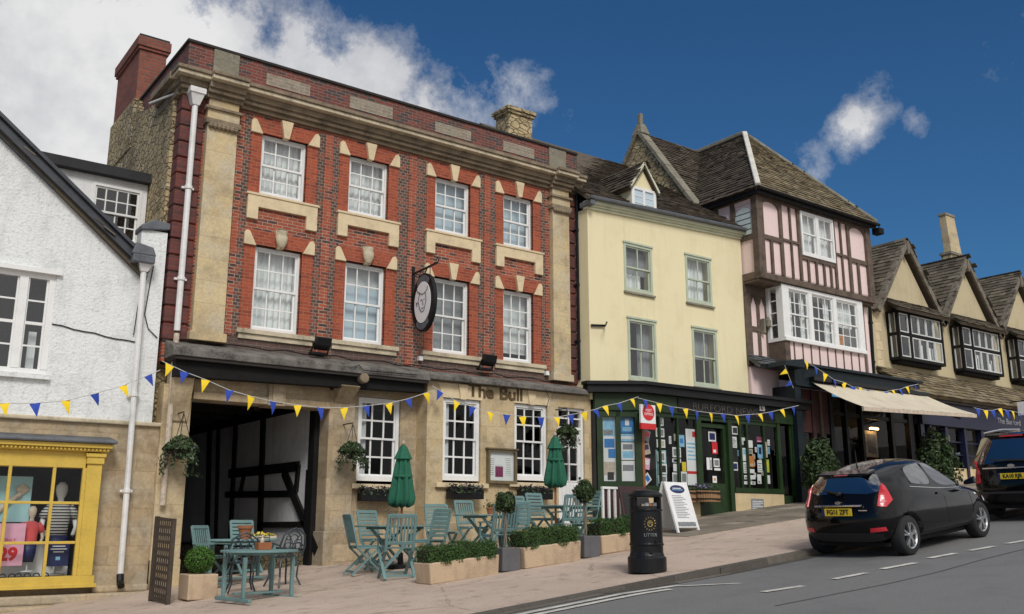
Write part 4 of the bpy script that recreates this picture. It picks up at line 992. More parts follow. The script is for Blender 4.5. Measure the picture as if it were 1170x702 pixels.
# ---------------------------------------------------------------- yellow house with the green shop
ye = thing('yellow_house', (17.3, -.5, 1.8), 'three-storey pale yellow rendered house with sage sash windows over a dark green shopfront', 'building')
Y0, Y1, YF = 14.44, 20.04, -.5
YW = [(15.60, 16.57, 7.16, 8.40), (17.78, 18.76, 7.18, 8.46), (15.66, 16.62, 4.96, 6.49), (17.92, 18.86, 5.0, 6.53)]
ym = MB(); wallgrid(ym, Y0, Y1, 4.4, 9.0, YW, YF, .3, YEL)
ym.prism(((Y0, 9.001), (Y1, 9.001), (Y1, 9.29), (Y0, 9.05)), YF, YF+.3, YEL); ym.box(Y0+.001, Y0+.25, YF+.301, .6, 4.4, 9.05, YEL)
ym.build('wall', None, ye)
for k, (a, b, z0, z1) in enumerate(YW):
    bk = [[('blind_sky_sheet', BLINDG, -.05, 1.05, .42, .9), ('net_curtain', CURT, -.05, .8, -.05, .42)], [('net_curtain', CURT, -.05, .9, -.05, 1)], [('curtain', BLINDG, .55, 1.05, 0, 1)], [('blind_sky_sheet', BLINDG, -.05, .9, .5, 1)]][k]
    x = sash(ye, a, b, z0, z1, YF-.02, 2, 1, 1, m=SAGE, fr=.065, bar=.03, back=bk, label=('sage sash window with its top light lowered' if k == 0 else None), backd=.25)
    q = MB(); q.box(a-.03, b+.03, YF-.045, YF-.022, z1, z1+.045); q.build('hood', SAGE, x); q = MB(); q.box(a-.03, b+.05, YF-.06, YF+.02, z0-.05, z0-.002); q.build('sill', LICH, x)
cn = MB()
def rail(z, d, h, m):
    a = Vector((Y0-.06, 0, 0)); s_ = .24/(Y1-Y0)
    cn.hexa(((Y0-.05, YF-d, 9.0+z), (Y1, YF-d, 9.24+z), (Y1, YF+.1, 9.24+z), (Y0-.05, YF+.1, 9.0+z), (Y0-.05, YF-d, 9.0+z+h), (Y1, YF-d, 9.24+z+h), (Y1, YF+.1, 9.24+z+h), (Y0-.05, YF+.1, 9.0+z+h)), m)
PALEG = plain('pale_green_cornice_paint', (.62, .63, .46), .6, .12, 3)
rail(.03, .05, .06, PALEG); rail(.09, .10, .05, PALEG); rail(.14, .16, .10, PALEG)
cn.build('cornice', None, ye)
gu = MB(); gu.hexa(((Y0-.1, YF-.27, 9.215), (Y1, YF-.27, 9.455), (Y1, YF-.165, 9.455), (Y0-.1, YF-.165, 9.215), (Y0-.1, YF-.29, 9.30), (Y1, YF-.29, 9.54), (Y1, YF-.165, 9.54), (Y0-.1, YF-.165, 9.30)))
gu.box(14.36, 14.5, -.74, -.3, 9.08, 9.214); gu.build('gutter', LEAD, ye, bevel=.02)
tiles([(Y0-.1, YF-.2, 9.29), (Y1+.02, YF-.2, 9.51), (Y1+.02, 4.0, 12.86), (Y0-.1, 4.0, 12.86)], TILE_D, 'roof', ye, seed=5, tw=.22, ch=.15)
rw = MB(); rw.box(Y0, Y1, 3.9, 4.1, 4.4, 12.7); rw.box(Y0+.26, Y1, YF+.31, 3.9, 4.42, 4.5); rw.box(Y0+.26, Y1, YF+.31, 3.9, 6.75, 6.85); rw.box(Y0+.26, Y1, YF+.31, 3.9, 9.0, 9.1); rw.box(17.15, 17.25, -.19, 3.9, 4.5, 9); rw.box(Y1-.06, Y1-.005, YF+.31, 3.9, 4.5, 9.0); rw.build('inner_shell', ROOMI, ye)
# little gabled dormer
dm = MB(); x0, x1, yd = 15.80, 16.66, -.60
dm.box(x0, x1, yd, 1.5, 9.24, 9.90, YEL); dm.prism(((x0-.02, 9.901), (x1+.02, 9.901), ((x0+x1)/2, 10.52)), yd, 2.2, YEL); dmo = dm.build('dormer', None, ye); dmo['label'] = 'small cream gabled dormer'
fm = MB(); fm.box(x0, x1, yd-.05, yd-.002, 9.25, 9.33); fm.box(x0, x1, yd-.05, yd-.002, 9.83, 9.90)
for xx in (x0, (x0+x1)/2-.04, x1-.1): fm.box(xx, xx+(.1 if xx != (x0+x1)/2-.04 else .08), yd-.05, yd-.002, 9.33, 9.83)
for zz in (9.49, 9.66): fm.box(x0+.1, x1-.1, yd-.03, yd-.004, zz-.008, zz+.008)
fw = fm.build('window', WHT, dmo); q = MB(); q.box(x0+.1, x1-.1, yd-.02, yd-.0015, 9.33, 9.83); q.build('pane', SKYREFL, fw)  # opaque pane with reflected sky painted into its colour
vb = MB(); cx = (x0+x1)/2
for s in (-1, 1): vb.beam((cx, yd-.06, 10.58), (cx+s*.50, yd-.06, 9.86), .10, .06, up=(-s*.8, 0, .6))
vb.build('verge_board', PALEG, dmo)
for s in (-1, 1):
    e = cx+s*.56; pts = [(e, yd-.1, 9.82), (e, 1.6, 9.82), (cx, 1.6, 10.62), (cx, yd-.1, 10.62)]
    tiles(pts if s > 0 else [(e, 1.6, 9.82), (e, yd-.1, 9.82), (cx, yd-.1, 10.62), (cx, 1.6, 10.62)], TILE_D, 'dormer_roof', dmo, seed=8+s, tw=.18, ch=.12)
q = MB(); a_ = F(675, 372, -.52); b_ = F(691, 372.5, -.52); q.beam(a_-Vector((0, .02, 0)), b_-Vector((0, .02, 0)), .03, .05); q.beam(b_-Vector((0, .02, .0)), b_-Vector((.25, .35, 0)), .03, .03); q.build('iron_bracket', IRON, ye)

# shopfront: canted at the left, straight along the street
SY = -1.12
sh = MB()
def board(p, q, y0z, y1z, th=.06, m=DGREEN, o=0.0):
    "upright panel from p to q (xy), z from y0z to y1z, th thick behind the face, o proud of it"
    p, q = Vector((*p, 0)), Vector((*q, 0)); d = (q-p).normalized(); n = Vector((d.y, -d.x, 0))
    a, b = p+n*o, q+n*o; c, e = q-n*th, p-n*th
    sh.hexa([(v.x, v.y, y0z) for v in (a, b, c, e)]+[(v.x, v.y, y1z) for v in (a, b, c, e)], m)
A_, B_, C_, D_ = (14.58, -.56), (15.42, SY), (20.45, SY), (21.05, SY)
lerp = lambda p, q, t: (p[0]+(q[0]-p[0])*t, p[1]+(q[1]-p[1])*t)
board(lerp(A_, B_, -.02), lerp(A_, B_, .12), 1.6, 4.15, o=.02); board(lerp(A_, B_, .42), lerp(A_, B_, .53), 2.52, 4.13, o=.01); board(lerp(A_, B_, .86), lerp(A_, B_, 1.0), 1.6, 4.15, o=.02)
board(lerp(A_, B_, .12), lerp(A_, B_, .86), 2.36, 2.52, o=.04); board(lerp(A_, B_, .12), lerp(A_, B_, .86), 4.0, 4.15, o=.01); board(lerp(A_, B_, .12), lerp(A_, B_, .86), 1.5, 2.36, m=MAROON)
P = lambda x: (x, SY)
board(P(15.425), P(15.50), 2.3, 4.15, m=WOODP, o=.02); 
for xx, w_ in ((16.02, .05), (16.62, .05), (17.34, .16), (18.46, .14), (19.12, .05), (19.78, .06), (20.36, .12), (21.0, .16), (18.86, .06)):
    board(P(xx-w_/2), P(xx+w_/2), 2.4 if w_ < .1 else 1.6, 4.15, o=.015+.01*(w_ > .1))
board(P(15.5), P(17.26), 2.34, 2.44, o=.06); board(P(18.53), P(20.42), 2.34, 2.46, o=.05); board(P(15.5), P(20.42), 4.05, 4.15, o=.01)
board(P(17.42), P(18.39), 1.75, 2.55, o=-.14, m=DGREEN); board(P(17.42), P(17.52), 2.55, 4.0, o=-.14); board(P(18.29), P(18.39), 2.55, 4.0, o=-.14); board(P(17.52), P(18.29), 3.9, 4.0, o=-.14)
board(P(20.42), P(20.93), 1.8, 2.3, o=-.02); board(P(20.86), P(20.95), 1.8, 4.15, o=-.02)
s_ = sh.build('shopfront', None, ye); s_['label'] = 'dark green painted shopfront with a canted left end'
kp = MB(); kp.box(17.55, 18.27, SY+.12, SY+.139, 1.78, 1.95); kp.build('kick_plate', plain('brushed_metal', (.42, .42, .42), .35, .1, 6, metal=.8), s_)
sr = MB(); sr.prism((A_, B_, (15.42, -.6), (14.6, -.5)), 1.2, 1.5, CREAM, ax='z'); sr.build('stall_riser', None, s_, bevel=.015)
sr = MB(); sr.box(15.45, 17.27, SY-.03, -.6, 1.2, 2.335, CREAM); sr.build('stall_riser', None, s_, bevel=.015)
sr = MB(); sr.box(18.53, 20.42, SY-.03, -.6, 1.3, 2.335, CREAM); sr.build('stall_riser', None, s_, bevel=.015)
fa = MB()
fp = [(14.25, -.62), (15.32, SY-.22), (21.5, SY-.22), (21.5, -.45), (14.25, -.45)]
fa.prism(fp, 4.55, 4.72, BLKP, ax='z'); fa.prism([(14.5, -.57), (15.40, SY-.05), (21.2, SY-.05), (21.2, -.45), (14.5, -.45)], 4.152, 4.549, DGREEN, ax='z'); fa.prism([(14.2, -.66), (15.30, SY-.30), (21.6, SY-.30), (21.6, -.45), (14.2, -.45)], 4.722, 4.80, BLKP, ax='z')
fa.box(16.6, 20.2, SY-.075, SY-.0505, 4.20, 4.52, BLKP)
f_ = fa.build('fascia', None, s_)
text('shop_name', 'BURFORD NEWS', .26, plain('dull_gold_lettering', (.055, .05, .04), .5, .2, 9), f_, (18.3, SY-.079, 4.35), FRONT, .006, sx=1.25)
gm = MB(); gm.raw = 1
gm.face(((15.5, SY+.03, 2.4), (17.26, SY+.03, 2.4), (17.26, SY+.03, 4.1), (15.5, SY+.03, 4.1))); gm.face(((18.5, SY+.03, 2.4), (20.9, SY+.03, 2.3), (20.9, SY+.03, 4.1), (18.5, SY+.03, 4.1))); gm.face(((17.5, SY+.18, 2.5), (18.3, SY+.18, 2.5), (18.3, SY+.18, 3.95), (17.5, SY+.18, 3.95)))
gm.face(((A_[0], A_[1]+.03, 2.4), (B_[0], B_[1]+.04, 2.4), (B_[0], B_[1]+.04, 4.1), (A_[0], A_[1]+.03, 4.1))); gm.build('pane', SGLASS, s_)
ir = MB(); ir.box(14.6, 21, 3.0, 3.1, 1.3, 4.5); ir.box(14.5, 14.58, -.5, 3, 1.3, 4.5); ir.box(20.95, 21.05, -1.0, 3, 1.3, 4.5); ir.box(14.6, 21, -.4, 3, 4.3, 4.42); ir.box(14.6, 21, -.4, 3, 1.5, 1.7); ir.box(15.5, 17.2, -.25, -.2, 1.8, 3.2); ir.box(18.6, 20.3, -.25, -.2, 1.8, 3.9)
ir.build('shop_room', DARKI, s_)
# small shelf lamps burning behind the glass
for i, (px, py) in enumerate(((781, 476), (798, 480))):
    c_ = F(px, py, SY+.25); o = thing('shop_lamp', c_, ('bright warm lamp behind the shop glass above the postal poster', 'smaller warm lamp just right of the bright one behind the shop glass')[i], 'lamp', 'lamps inside the green shop')
    q = MB(); q.lathe(((.01, -.04), (.035, -.02), (.04, .01), (.015, .04)), (0, 0, 0), 10); q.build('bulb', emis('warm_bulb_%d' % i, (1, .75, .4), 9-5*i), o, local=True); q = MB(); q.tube([(0, 0, .04), (0, 0, .12)], .012, 6); q.build('holder', IRON, o, local=True)
# projecting post sign on the corner post
ps = thing('post_office_sign', (15.5, SY-.3, 3.7), 'white projecting sign with a red round postal mark at the green shop corner', 'sign')
q = MB(); a_, b_ = F(731, 462, SY-.3), F(748.5, 486, SY-.3); q.box(a_.x, b_.x, SY-.33, SY-.27, b_.z+.02, a_.z, PAPER); q.build('panel', None, ps, bevel=.008)
q = MB(); q.box(a_.x, b_.x, SY-.331, SY-.269, b_.z-.11, b_.z+.0195, PRED); q.box((a_.x+b_.x)/2-.02, (a_.x+b_.x)/2+.02, SY-.27, SY, a_.z-.2, a_.z-.15, IRON); q.build('foot_band', None, ps)
cx, cz = (a_.x+b_.x)/2, (a_.z+b_.z)/2+.05
q = MB(); q.prism(oval(.185, .185, 0, 0, c=(cx, cz)), SY-.338, SY-.331); em = q.build('emblem', PRED, ps)
text('emblem_lettering', 'POST\nOFFICE', .085, PYEL if 0 else PAPER, em, (cx, SY-.340, cz), FRONT, .002)
# notices and magazines behind the glass
NAMES = {}
def paper(px0, px1, py0, py1, parts, label, cat='poster', Y=SY+.055, group=None, name='notice'):
    a_, b_ = F(px0, py0, Y), F(px1, py1, Y)
    return card(name, a_.x, b_.x, b_.z, a_.z, Y, parts, label, cat, group, th=.006)
def lines(m=PGREY, n=6, a=.12, b=.88, z0=.1, z1=.9):
    return [(m, a, b-(.2 if k % 3 == 2 else 0), z0+(z1-z0)*k/n, z0+(z1-z0)*k/n+.35*(z1-z0)/n) for k in range(n)]
photo = lambda m: [(PAPER, 0, 1, 0, 1), (m, .12, .88, .16, .84)]
q = paper(783, 797.5, 490, 555, [(PAPER, 0, 1, 0, 1), (PRED, 0, 1, .20, .25), (PRED, .62, .9, .86, .96)]+lines(PCYAN, 5, .1, .9, .45, .8), 'tall white poster with a red band left of the shop door')
i = 0
for px0, px1, py0, py1, m, lab in ((751, 758, 477, 487, PGREY, 'small photograph print at the top of the column right of the postal sign'), (749, 759, 489, 500, PGREY, 'second photograph print down in that column'), (750, 760, 502, 512, PBEI, 'sepia print third down in that column'), (751, 760, 516, 528, PGREY, 'print fourth down, on the white curved stand'), (752, 762, 530, 542, PBLK, 'dark framed print fifth down in that column'), (752, 762, 543, 553, PGREY, 'lowest framed print in that column'),
                                     (768, 778, 511, 523, PGREY, 'grey photograph card in the middle of the left shop window'), (768, 778, 524, 529, PBLK, 'narrow dark card under the grey photograph card'), (769, 776, 530, 539, PAPER, 'plain white card in the left shop window'), (768, 776, 540, 553, PGREY, 'printed sheet at the foot of the left window, left one of two'), (778, 785, 539, 553, PGREY, 'printed sheet at the foot of the left window, right one of two')):
    paper(px0, px1, py0, py1, photo(m), lab, 'picture', group='pictures in the left shop window')
paper(775, 782, 497, 511, [(PCYAN, 0, 1, 0, 1), (PBLUE, .2, .8, .3, .7)], 'pale blue notice beside the tall red-banded poster')
paper(779, 784, 528, 539, [(PYEL, 0, 1, 0, 1)], 'plain yellow card low in the left shop window')
paper(749, 765, 514, 556, [(PAQUA, 0, .8, 0, 1)], 'pale curved display card behind the framed prints', 'card', Y=SY+.12)
# magazines in the narrow rack at the corner
for k, (py, tilt) in enumerate(((498, .3), (513, -.2), (530, .15), (548, .9))):
    c_ = F(738.5, py, SY+.1); o = thing('magazine', c_, 'tilted magazine in the corner rack of the green shop, '+('topmost', 'second from the top', 'third from the top', 'lowest')[k], 'magazine', 'magazines in the corner rack')
    q = MB(); q.box(-.10, .10, -.012, .012, -.13, .13, (PGREY, PBEI, PPINK, PAPER)[k]); q.box(-.07, .07, -.0135, -.0121, -.02, .09, (PRED, PNAVY, PAPER, PBLUE)[k]); ch_ = q.build('cover', None, o, local=True); o.rotation_euler.y = tilt
# canted window posters
def cpaper(t0, t1, z0, z1, parts, label):
    p, q_ = Vector((*lerp(A_, B_, t0), 0)), Vector((*lerp(A_, B_, t1), 0)); d = (q_-p).normalized(); n = Vector((d.y, -d.x, 0))
    o = thing('poster', p-n*.09+Vector((0, 0, z0)), label, 'poster', 'posters in the canted shop window', math.atan2(d.y, d.x)); w_ = (q_-p).length; h_ = z1-z0; mb = MB()
    for k, (m, a, b, c, e) in enumerate(parts): mb.box(w_*a, w_*b, -.004-.0015*k, 0 if k == 0 else -.0041, h_*c, h_*e, m)
    mb.build('sheet', None, o, local=True)
cpaper(.13, .42, 2.54, 4.0, [(PAPER, 0, 1, 0, 1), (PCYAN, .05, .95, .70, .98), (PBLUE, .1, .9, .52, .66), (PGREY, .05, .8, .72, .8), (PBLUE, .4, .95, .36, .5), (PBEI, .05, .9, .1, .3), (PBLK, .3, .8, .02, .14)], 'tall sheet of mixed blue and white posters in the left pane of the canted window')
cpaper(.54, .85, 2.54, 3.0, [(PAPER, 0, 1, 0, 1), (PGREY, .1, .9, .5, .8)], 'grey printed sheet at the bottom of the right canted pane')
cpaper(.54, .85, 3.02, 3.42, [(PAPER, 0, 1, 0, 1), (PCYAN, .1, .9, .1, .5), (PGREY, .15, .85, .6, .9)], 'pale blue and grey sheet halfway up the right canted pane')
cpaper(.54, .85, 3.44, 3.62, [(PCYAN, 0, 1, 0, 1), (PAPER, 0, 1, .3, .7)], 'white-banded blue strip above the middle of the right canted pane')
cpaper(.54, .85, 3.64, 4.02, [(PBLUE, 0, 1, 0, 1), (PCYAN, .15, .85, .1, .35), (PAPER, .35, .65, .45, .85)], 'bright blue poster at the top of the right canted pane')
# door and right window
DY_ = SY+.165
for px0, px1, py0, py1, ps_, lab in ((809, 818, 493, 505, photo(PNAVY), 'dark blue picture at the top of the green shop door'), (813, 820, 505, 519, [(PRED, 0, 1, 0, 1), (PAPER, .2, .7, .1, .35)], 'red notice on the green shop door'), (807, 811, 523, 537, [(PAPER, 0, 1, 0, 1)], 'narrow white strip notice at the left of the shop door'), (811, 813.5, 523, 537, [(PAPER, 0, 1, 0, 1), (PGREY, .2, .8, .1, .8)], 'narrow printed strip beside the plain strip on the shop door'), (815, 822, 524, 534, photo(PGREY), 'grey round-patterned sticker halfway down the shop door'), (816, 823, 535, 538, [(PAPER, 0, 1, 0, 1)], 'small white label below the round-patterned sticker'), (814, 819, 544, 552, [(PAPER, 0, 1, 0, 1), (PORA, .3, .7, .3, .7)], 'white card with an orange spot low on the shop door')):
    paper(px0, px1, py0, py1, ps_, lab, 'notice', Y=DY_)
RWN = [(836, 843, 487, 497, photo(PBLK), 'black framed notice left of the right shop window'), (835, 842, 499, 512, [(PAPER, 0, 1, 0, 1)]+lines(), 'printed white sheet under the black framed notice'), (837, 843, 528, 538, photo(PNAVY), 'dark framed picture on the narrow pane by the shop door'),
       (847, 852, 500, 504, [(PAPER, 0, 1, 0, 1)], 'small white card at the top left of the right window'), (852, 860, 503, 512, [(PAPER, 0, 1, 0, 1)], 'large white blank card in the right window'), (854, 860, 513, 519, [(PBEI, 0, 1, 0, 1), (PGREY, .2, .8, .2, .8)], 'beige card over the orange card'), (855, 862, 521, 534, [(PORA, 0, 1, 0, 1), (PBEI, .2, .8, .1, .3)], 'orange card in the right window'),
       (848, 854, 512, 527, [(PAPER, 0, 1, 0, 1), (PCYAN, .1, .9, .5, .9)], 'white and pale blue card left of the orange card'), (849, 855, 528, 541, [(PAPER, 0, 1, 0, 1)]+lines(PGREY, 4), 'lined white card below the pale blue one'), (856, 862, 536, 541, [(PAPER, 0, 1, 0, 1)], 'small white card under the orange card'), (850, 856, 543, 548, [(PAPER, 0, 1, 0, 1), (PGREY, .1, .6, .2, .6)], 'low card at the left foot of the right window'), (857, 863, 543, 548, [(PAPER, 0, 1, 0, 1)], 'low plain card next to the foot of the bar'), (850, 863, 550, 554, [(PAPER, 0, 1, 0, 1), (PGREY, .3, .5, .2, .8), (PGREY, .7, .9, .2, .8)], 'wide strip of labels along the foot of the left half of the right window'),
       (864, 871, 499, 506, [(PMAG, 0, 1, 0, 1), (PPINK, .1, .8, .1, .3)], 'plum-coloured card at the top of the far pane'), (865, 872, 508, 524, [(PCYAN, 0, 1, 0, 1), (PNAVY, .2, .7, .3, .8)], 'blue cover leaning in the far pane'), (872, 877, 505, 523, [(PBEI, 0, 1, 0, 1)], 'beige slip beside the blue cover'), (872, 879, 525, 540, [(PGRN, 0, 1, 0, 1), (PYEL, .2, .8, .4, .8)], 'lime green magazine in the far pane'), (865, 871, 526, 540, [(PAPER, 0, 1, 0, 1)]+lines(PGREY, 4), 'lined card left of the lime magazine'), (865, 870, 542, 553, [(PAPER, 0, 1, 0, 1), (PGREY, .2, .7, .1, .3)], 'white slip at the foot of the far pane'), (873, 880, 543, 553, [(PAPER, 0, 1, 0, 1)], 'blank white slip at the right foot of the far pane'),
       (886, 893, 499, 543, [(PAPER, 0, 1, 0, 1), (PCYAN, .15, .85, .05, .95)], 'tall narrow pale banner beside the shop passage')]
for px0, px1, py0, py1, ps_, lab in RWN: paper(px0, px1, py0, py1, ps_, lab, 'notice')
for k, (px, py, w_, h_) in enumerate(((847.5, 506, 4, 5), (861, 522, 3.5, 6), (861, 530, 3, 5), (847, 534, 3, 6), (862.5, 543, 2.5, 5), (871, 541, 3, 5), (878, 506, 3, 7), (878, 515, 3, 8), (863.5, 514, 2.5, 6), (868.5, 525.3, 3, 2.4), (856.5, 548.4, 5, 1.6), (843.8, 518, 2.6, 7), (753, 488.2, 4, 1.5), (772, 500, 4.5, 8), (765.5, 503, 3, 9))):
    lft = px < 800
    paper(px-w_/2, px+w_/2, py-h_/2, py+h_/2, [((PAPER, PBEI, PAPER, PCYAN)[k % 4], 0, 1, 0, 1)]+lines(PGREY, 3+k % 3), 'small printed slip filling a gap among the '+('pictures in the left' if lft else 'notices in the right')+' shop window', 'notice', Y=SY+.062, group='small slips in the '+('left' if lft else 'right')+' shop window')
q = paper(867.5, 874, 463, 470, [(PAPER, 0, 1, 0, 1)], 'small square white plate with a black figure on the shop fascia', 'sign', Y=SY-.078, name='number_plate'); 
a_ = F(870.7, 466.5, SY-.09); text('figure', 'L', .11, PBLK, q, (a_.x, SY-.090, a_.z), FRONT, .002, bold=.008)
q = paper(858, 873, 570, 583, [(PGREY, 0, 1, 0, 1)]+lines(PAPER, 5, .08, .92, .1, .9), 'small grey printed panel fixed to the cream stall riser', 'sign', Y=SY-.034, name='notice')
# half-barrel planters fixed below the left window
for i, (px0, px1) in enumerate(((760, 789), (791, 817))):
    a_, b_ = F(px0, 561, SY-.2), F(px1, 574, SY-.2); o = thing('trough_planter', ((a_.x+b_.x)/2, SY-.25, b_.z), ('slatted wooden trough of flowers under the shop window, behind the folding board', 'slatted wooden trough of flowers under the shop window, next to the door')[i], 'planter', 'wooden troughs under the shop window')
    L = (b_.x-a_.x)/2; q = MB()
    for k in range(10): q.box(-L+2*L*k/10+.004, -L+2*L*(k+1)/10-.004, -.13-.03*math.sin(3.14*k/9), .12, 0, .26)
    q.build('tub', WOODL, o, local=True, bevel=.006); q = MB(); q.box(-L-.01, L+.01, -.175, .12, .06, .085); q.box(-L-.01, L+.01, -.175, .12, .2, .225); q.build('hoop', IRON, o, local=True)
    r_ = random.Random(i); q = MB(); leaves(q, 220, lambda: ((r_.uniform(-L, L), r_.uniform(-.12, .1), .27+abs(r_.gauss(0, .05))), (0, 0, 1)), .03, r_, LEAF_G); leaves(q, 70, lambda: ((r_.uniform(-L, L*.4), r_.uniform(-.14, .1), .31+abs(r_.gauss(0, .05))), (0, -.3, 1)), .028, r_, FLOW); q.build('flowers', None, o, local=True)
# ---------------------------------------------------------------- timber-framed house with the jettied top floor
th = thing('timber_house', (22.7, -.6, 2.3), 'tall pink half-timbered house with a jettied top floor, wide white oriel and hipped stone roof', 'building')
T0, T1, TF = 20.05, 25.35, -1.1
TW = (21.98, 23.48, 9.02, 10.34)
pm = MB(); wallgrid(pm, T0+.04, T1-.04, 8.3, 10.5, [TW], TF+.06, .2, PINK)
AW = (-.96, -.36, 9.36, 10.25)
pm.box(T0+.04, T0+.2, TF+.261, 1.6, 8.3, 9.3, PINK); pm.box(T0+.04, T0+.2, -.30, 1.6, 9.301, 10.5, PINK); pm.box(T0+.04, T0+.2, TF+.261, -.301, 10.26, 10.5, PINK); pm.box(T1-.2, T1-.04, TF+.261, 2.5, 5.5, 10.5, PINK)
pm.box(T0+.04, T1-.04, TF+.07, -.3, 8.26, 8.299, PINK)
pm.build('upper_wall', None, th)
tm = MB()
def V(x, z0, z1, w=.1, y=TF, d=.12): w *= .78; tm.box(x-w/2, x+w/2, y, y+d, z0, z1)
def H(x0, x1, z, h=.1, y=TF, d=.12): tm.box(x0, x1, y+.004, y+d, z-h/2, z+h/2)
tm.box(T0-.02, T0+.26, TF-.03, TF+.17, 8.20, 10.52); tm.box(T1-.22, T1+.02, TF-.03, TF+.3, 8.20, 10.52)
tm.box(T0+.262, T1-.222, TF-.02, TF+.15, 10.37, 10.52); tm.box(T0-.02, T1+.02, TF-.05, TF+.15, 8.06, 8.198); tm.box(T0+.262, T1-.222, TF-.02, TF+.12, 8.2, 8.24)
def arched(x0, x1, z0, z1):       # spandrels that leave a round-headed panel
    c, r = (x0+x1)/2, (x1-x0)/2; n = 8
    for s in (-1, 1):
        P = [(c+s*r, z1-.002), (c, z1-.002)]+[(c+s*r*math.sin(a), z1-.03-r*.55+r*.55*math.cos(a)) for a in [k*math.pi/2/n for k in range(n+1)]]
        if s > 0: P = P[::-1]
        tm.prism(P, TF+.006, TF+.1)
for x0, x1 in ((20.31, 21.04), (24.34, 25.13)):
    arched(x0, x1, 9.32, 10.37); H(x0, x1, 9.28, .13)
    V(x0+.34, 8.26, 9.22, .12)
V(21.10, 8.26, 10.37, .16); V(24.28, 8.26, 10.37, .16)
V(21.53, 8.26, 10.37, .075); H(21.18, 21.88, 9.34, .07); V(21.90, 8.26, 10.37, .13); V(23.56, 8.26, 10.37, .12)
V(23.90, 8.26, 10.37, .075); H(23.62, 24.2, 9.34, .07)
for x in (22.25, 22.62, 22.98, 23.3): V(x, 8.26, 8.96, .09)
H(21.965, 23.5, 8.95, .08)
# left return
def VY(y, z0, z1, w=.12): tm.box(T0-.004, T0+.1, y-w/2, y+w/2, z0, z1)
VY(-.25, 8.2, 10.37, .14); VY(.35, 9.2, 10.4, .16)
tm.box(T0-.006, T0+.1, TF+.172, 1.2, 10.37, 10.52); tm.box(T0-.02, T0+.1, TF+.172, .1, 8.06, 8.26); tm.box(T0-.005, T0+.1, TF+.172, -.322, 9.2, 9.34)
tm.build('timber_frame', TIMB, th, bevel=.008)
x = sash(th, TW[0]-.02, 22.715, TW[2], TW[3], TF-.03, 2, 1, 1, fr=.07, bar=.02, back=NETS, label='left light of the paired white top window')
x = sash(th, 22.72, TW[1]+.02, TW[2], TW[3], TF-.03, 2, 1, 1, fr=.07, bar=.02, back=NETS, label='right light of the paired white top window')
PALEB = plain('pale_green_white_boards', (.62, .70, .66), .6, .1, 4)
aw = MB(); n = 10; yc, r = -.625, .28
P = [(yc-r, 9.36), (yc+r, 9.36)]+[(yc+r*math.cos(a), 9.9+r*.95*math.sin(a)) for a in [k*math.pi/n for k in range(n+1)]]
aw.prism(P, T0+.012, T0+.06, ax='x'); x = aw.build('louvred_window', PALEB, th); x['label'] = 'round-headed boarded opening in the left return'
q = MB()
for z in (9.5, 9.66, 9.82, 9.98): q.box(T0+.005, T0+.011, yc-r+.02, yc+r-.02, z-.008, z+.008)
q.build('board_joint', PBLK, x); q = MB(); q.box(T0+.065, T0+.2, -.90, -.30, 9.301, 10.255); q.build('backing', PINK, x)
# first floor wall, set back under the jetty, with the oriel
fm = MB(); fm.box(T0+.0, 21.1, -.48, -.3, 5.7, 8.05, PINK); fm.box(21.1, T1, -.42, -.3, 5.7, 8.05, PINK); fm.build('first_floor_wall', None, th)
tm = MB()
tm.box(T0-.02, T0+.24, -.54, -.3, 5.75, 8.058); tm.box(T0+.24, 21.0, -.52, -.35, 7.72, 8.055); tm.box(T0+.24, 21.0, -.52, -.35, 6.72, 6.86)
for x in (20.62, 20.98): tm.box(x-.06, x+.06, -.515, -.35, 5.75, 6.718); tm.box(x-.06, x+.06, -.515, -.35, 6.862, 7.718)
for x in (20.45, 20.8): 
    tm.prism(((x-.17, 7.719), (x-.17, 7.35), (x, 7.719)), -.512, -.36); tm.prism(((x, 7.719), (x+.17, 7.35), (x+.17, 7.719)), -.512, -.36)
tm.box(24.75, 25.0, -.9, -.3, 5.7, 8.055); tm.box(20.98, 21.2, TF+.04, -.5, 5.72, 6.50)
for i in range(9): x = 21.42+.375*i; tm.box(x-.022, x+.022, TF+.068, TF+.15, 5.72, 6.46)
tm.box(T0, T1, TF+.05, -.35, 7.99, 8.056); tm.build('lower_timber_frame', TIMB, th, bevel=.008)
q = MB(); q.box(21.0, 24.7, TF+.09, TF+.2, 5.72, 6.47, PINK); q.box(21.0, 21.1, TF+.2, -.3, 5.72, 6.47, PINK); q.box(24.6, 24.7, TF+.2, -.3, 5.72, 6.47, PINK); q.build('oriel_apron', None, th)
x0, x1, z0, z1 = 20.96, 24.72, 6.50, 8.04; ofm = MB(); yo = TF+.02
ofm.box(x0, x1, yo-.04, -.45, z0-.05, z0+.05); ofm.box(x0, x1, yo, -.45, z1-.10, z1)
for a, b in ((x0, x0+.30), (22.14, 22.30), (23.28, 23.44), (x1-.26, x1)): ofm.box(a, b, yo+.002, yo+.1, z0+.05, z1-.1)
ofm.box(x0+.002, x0+.1, yo+.1, yo+.22, z0+.05, z1-.1); ofm.box(x0+.002, x0+.1, -.62, -.45, z0+.05, z1-.1); ofm.box(x1-.1, x1-.002, yo+.1, -.45, z0+.05, z1-.1)
of = ofm.build('oriel_window', WHT, th, bevel=.006); of['label'] = 'wide white oriel of three sashes under the jetty'
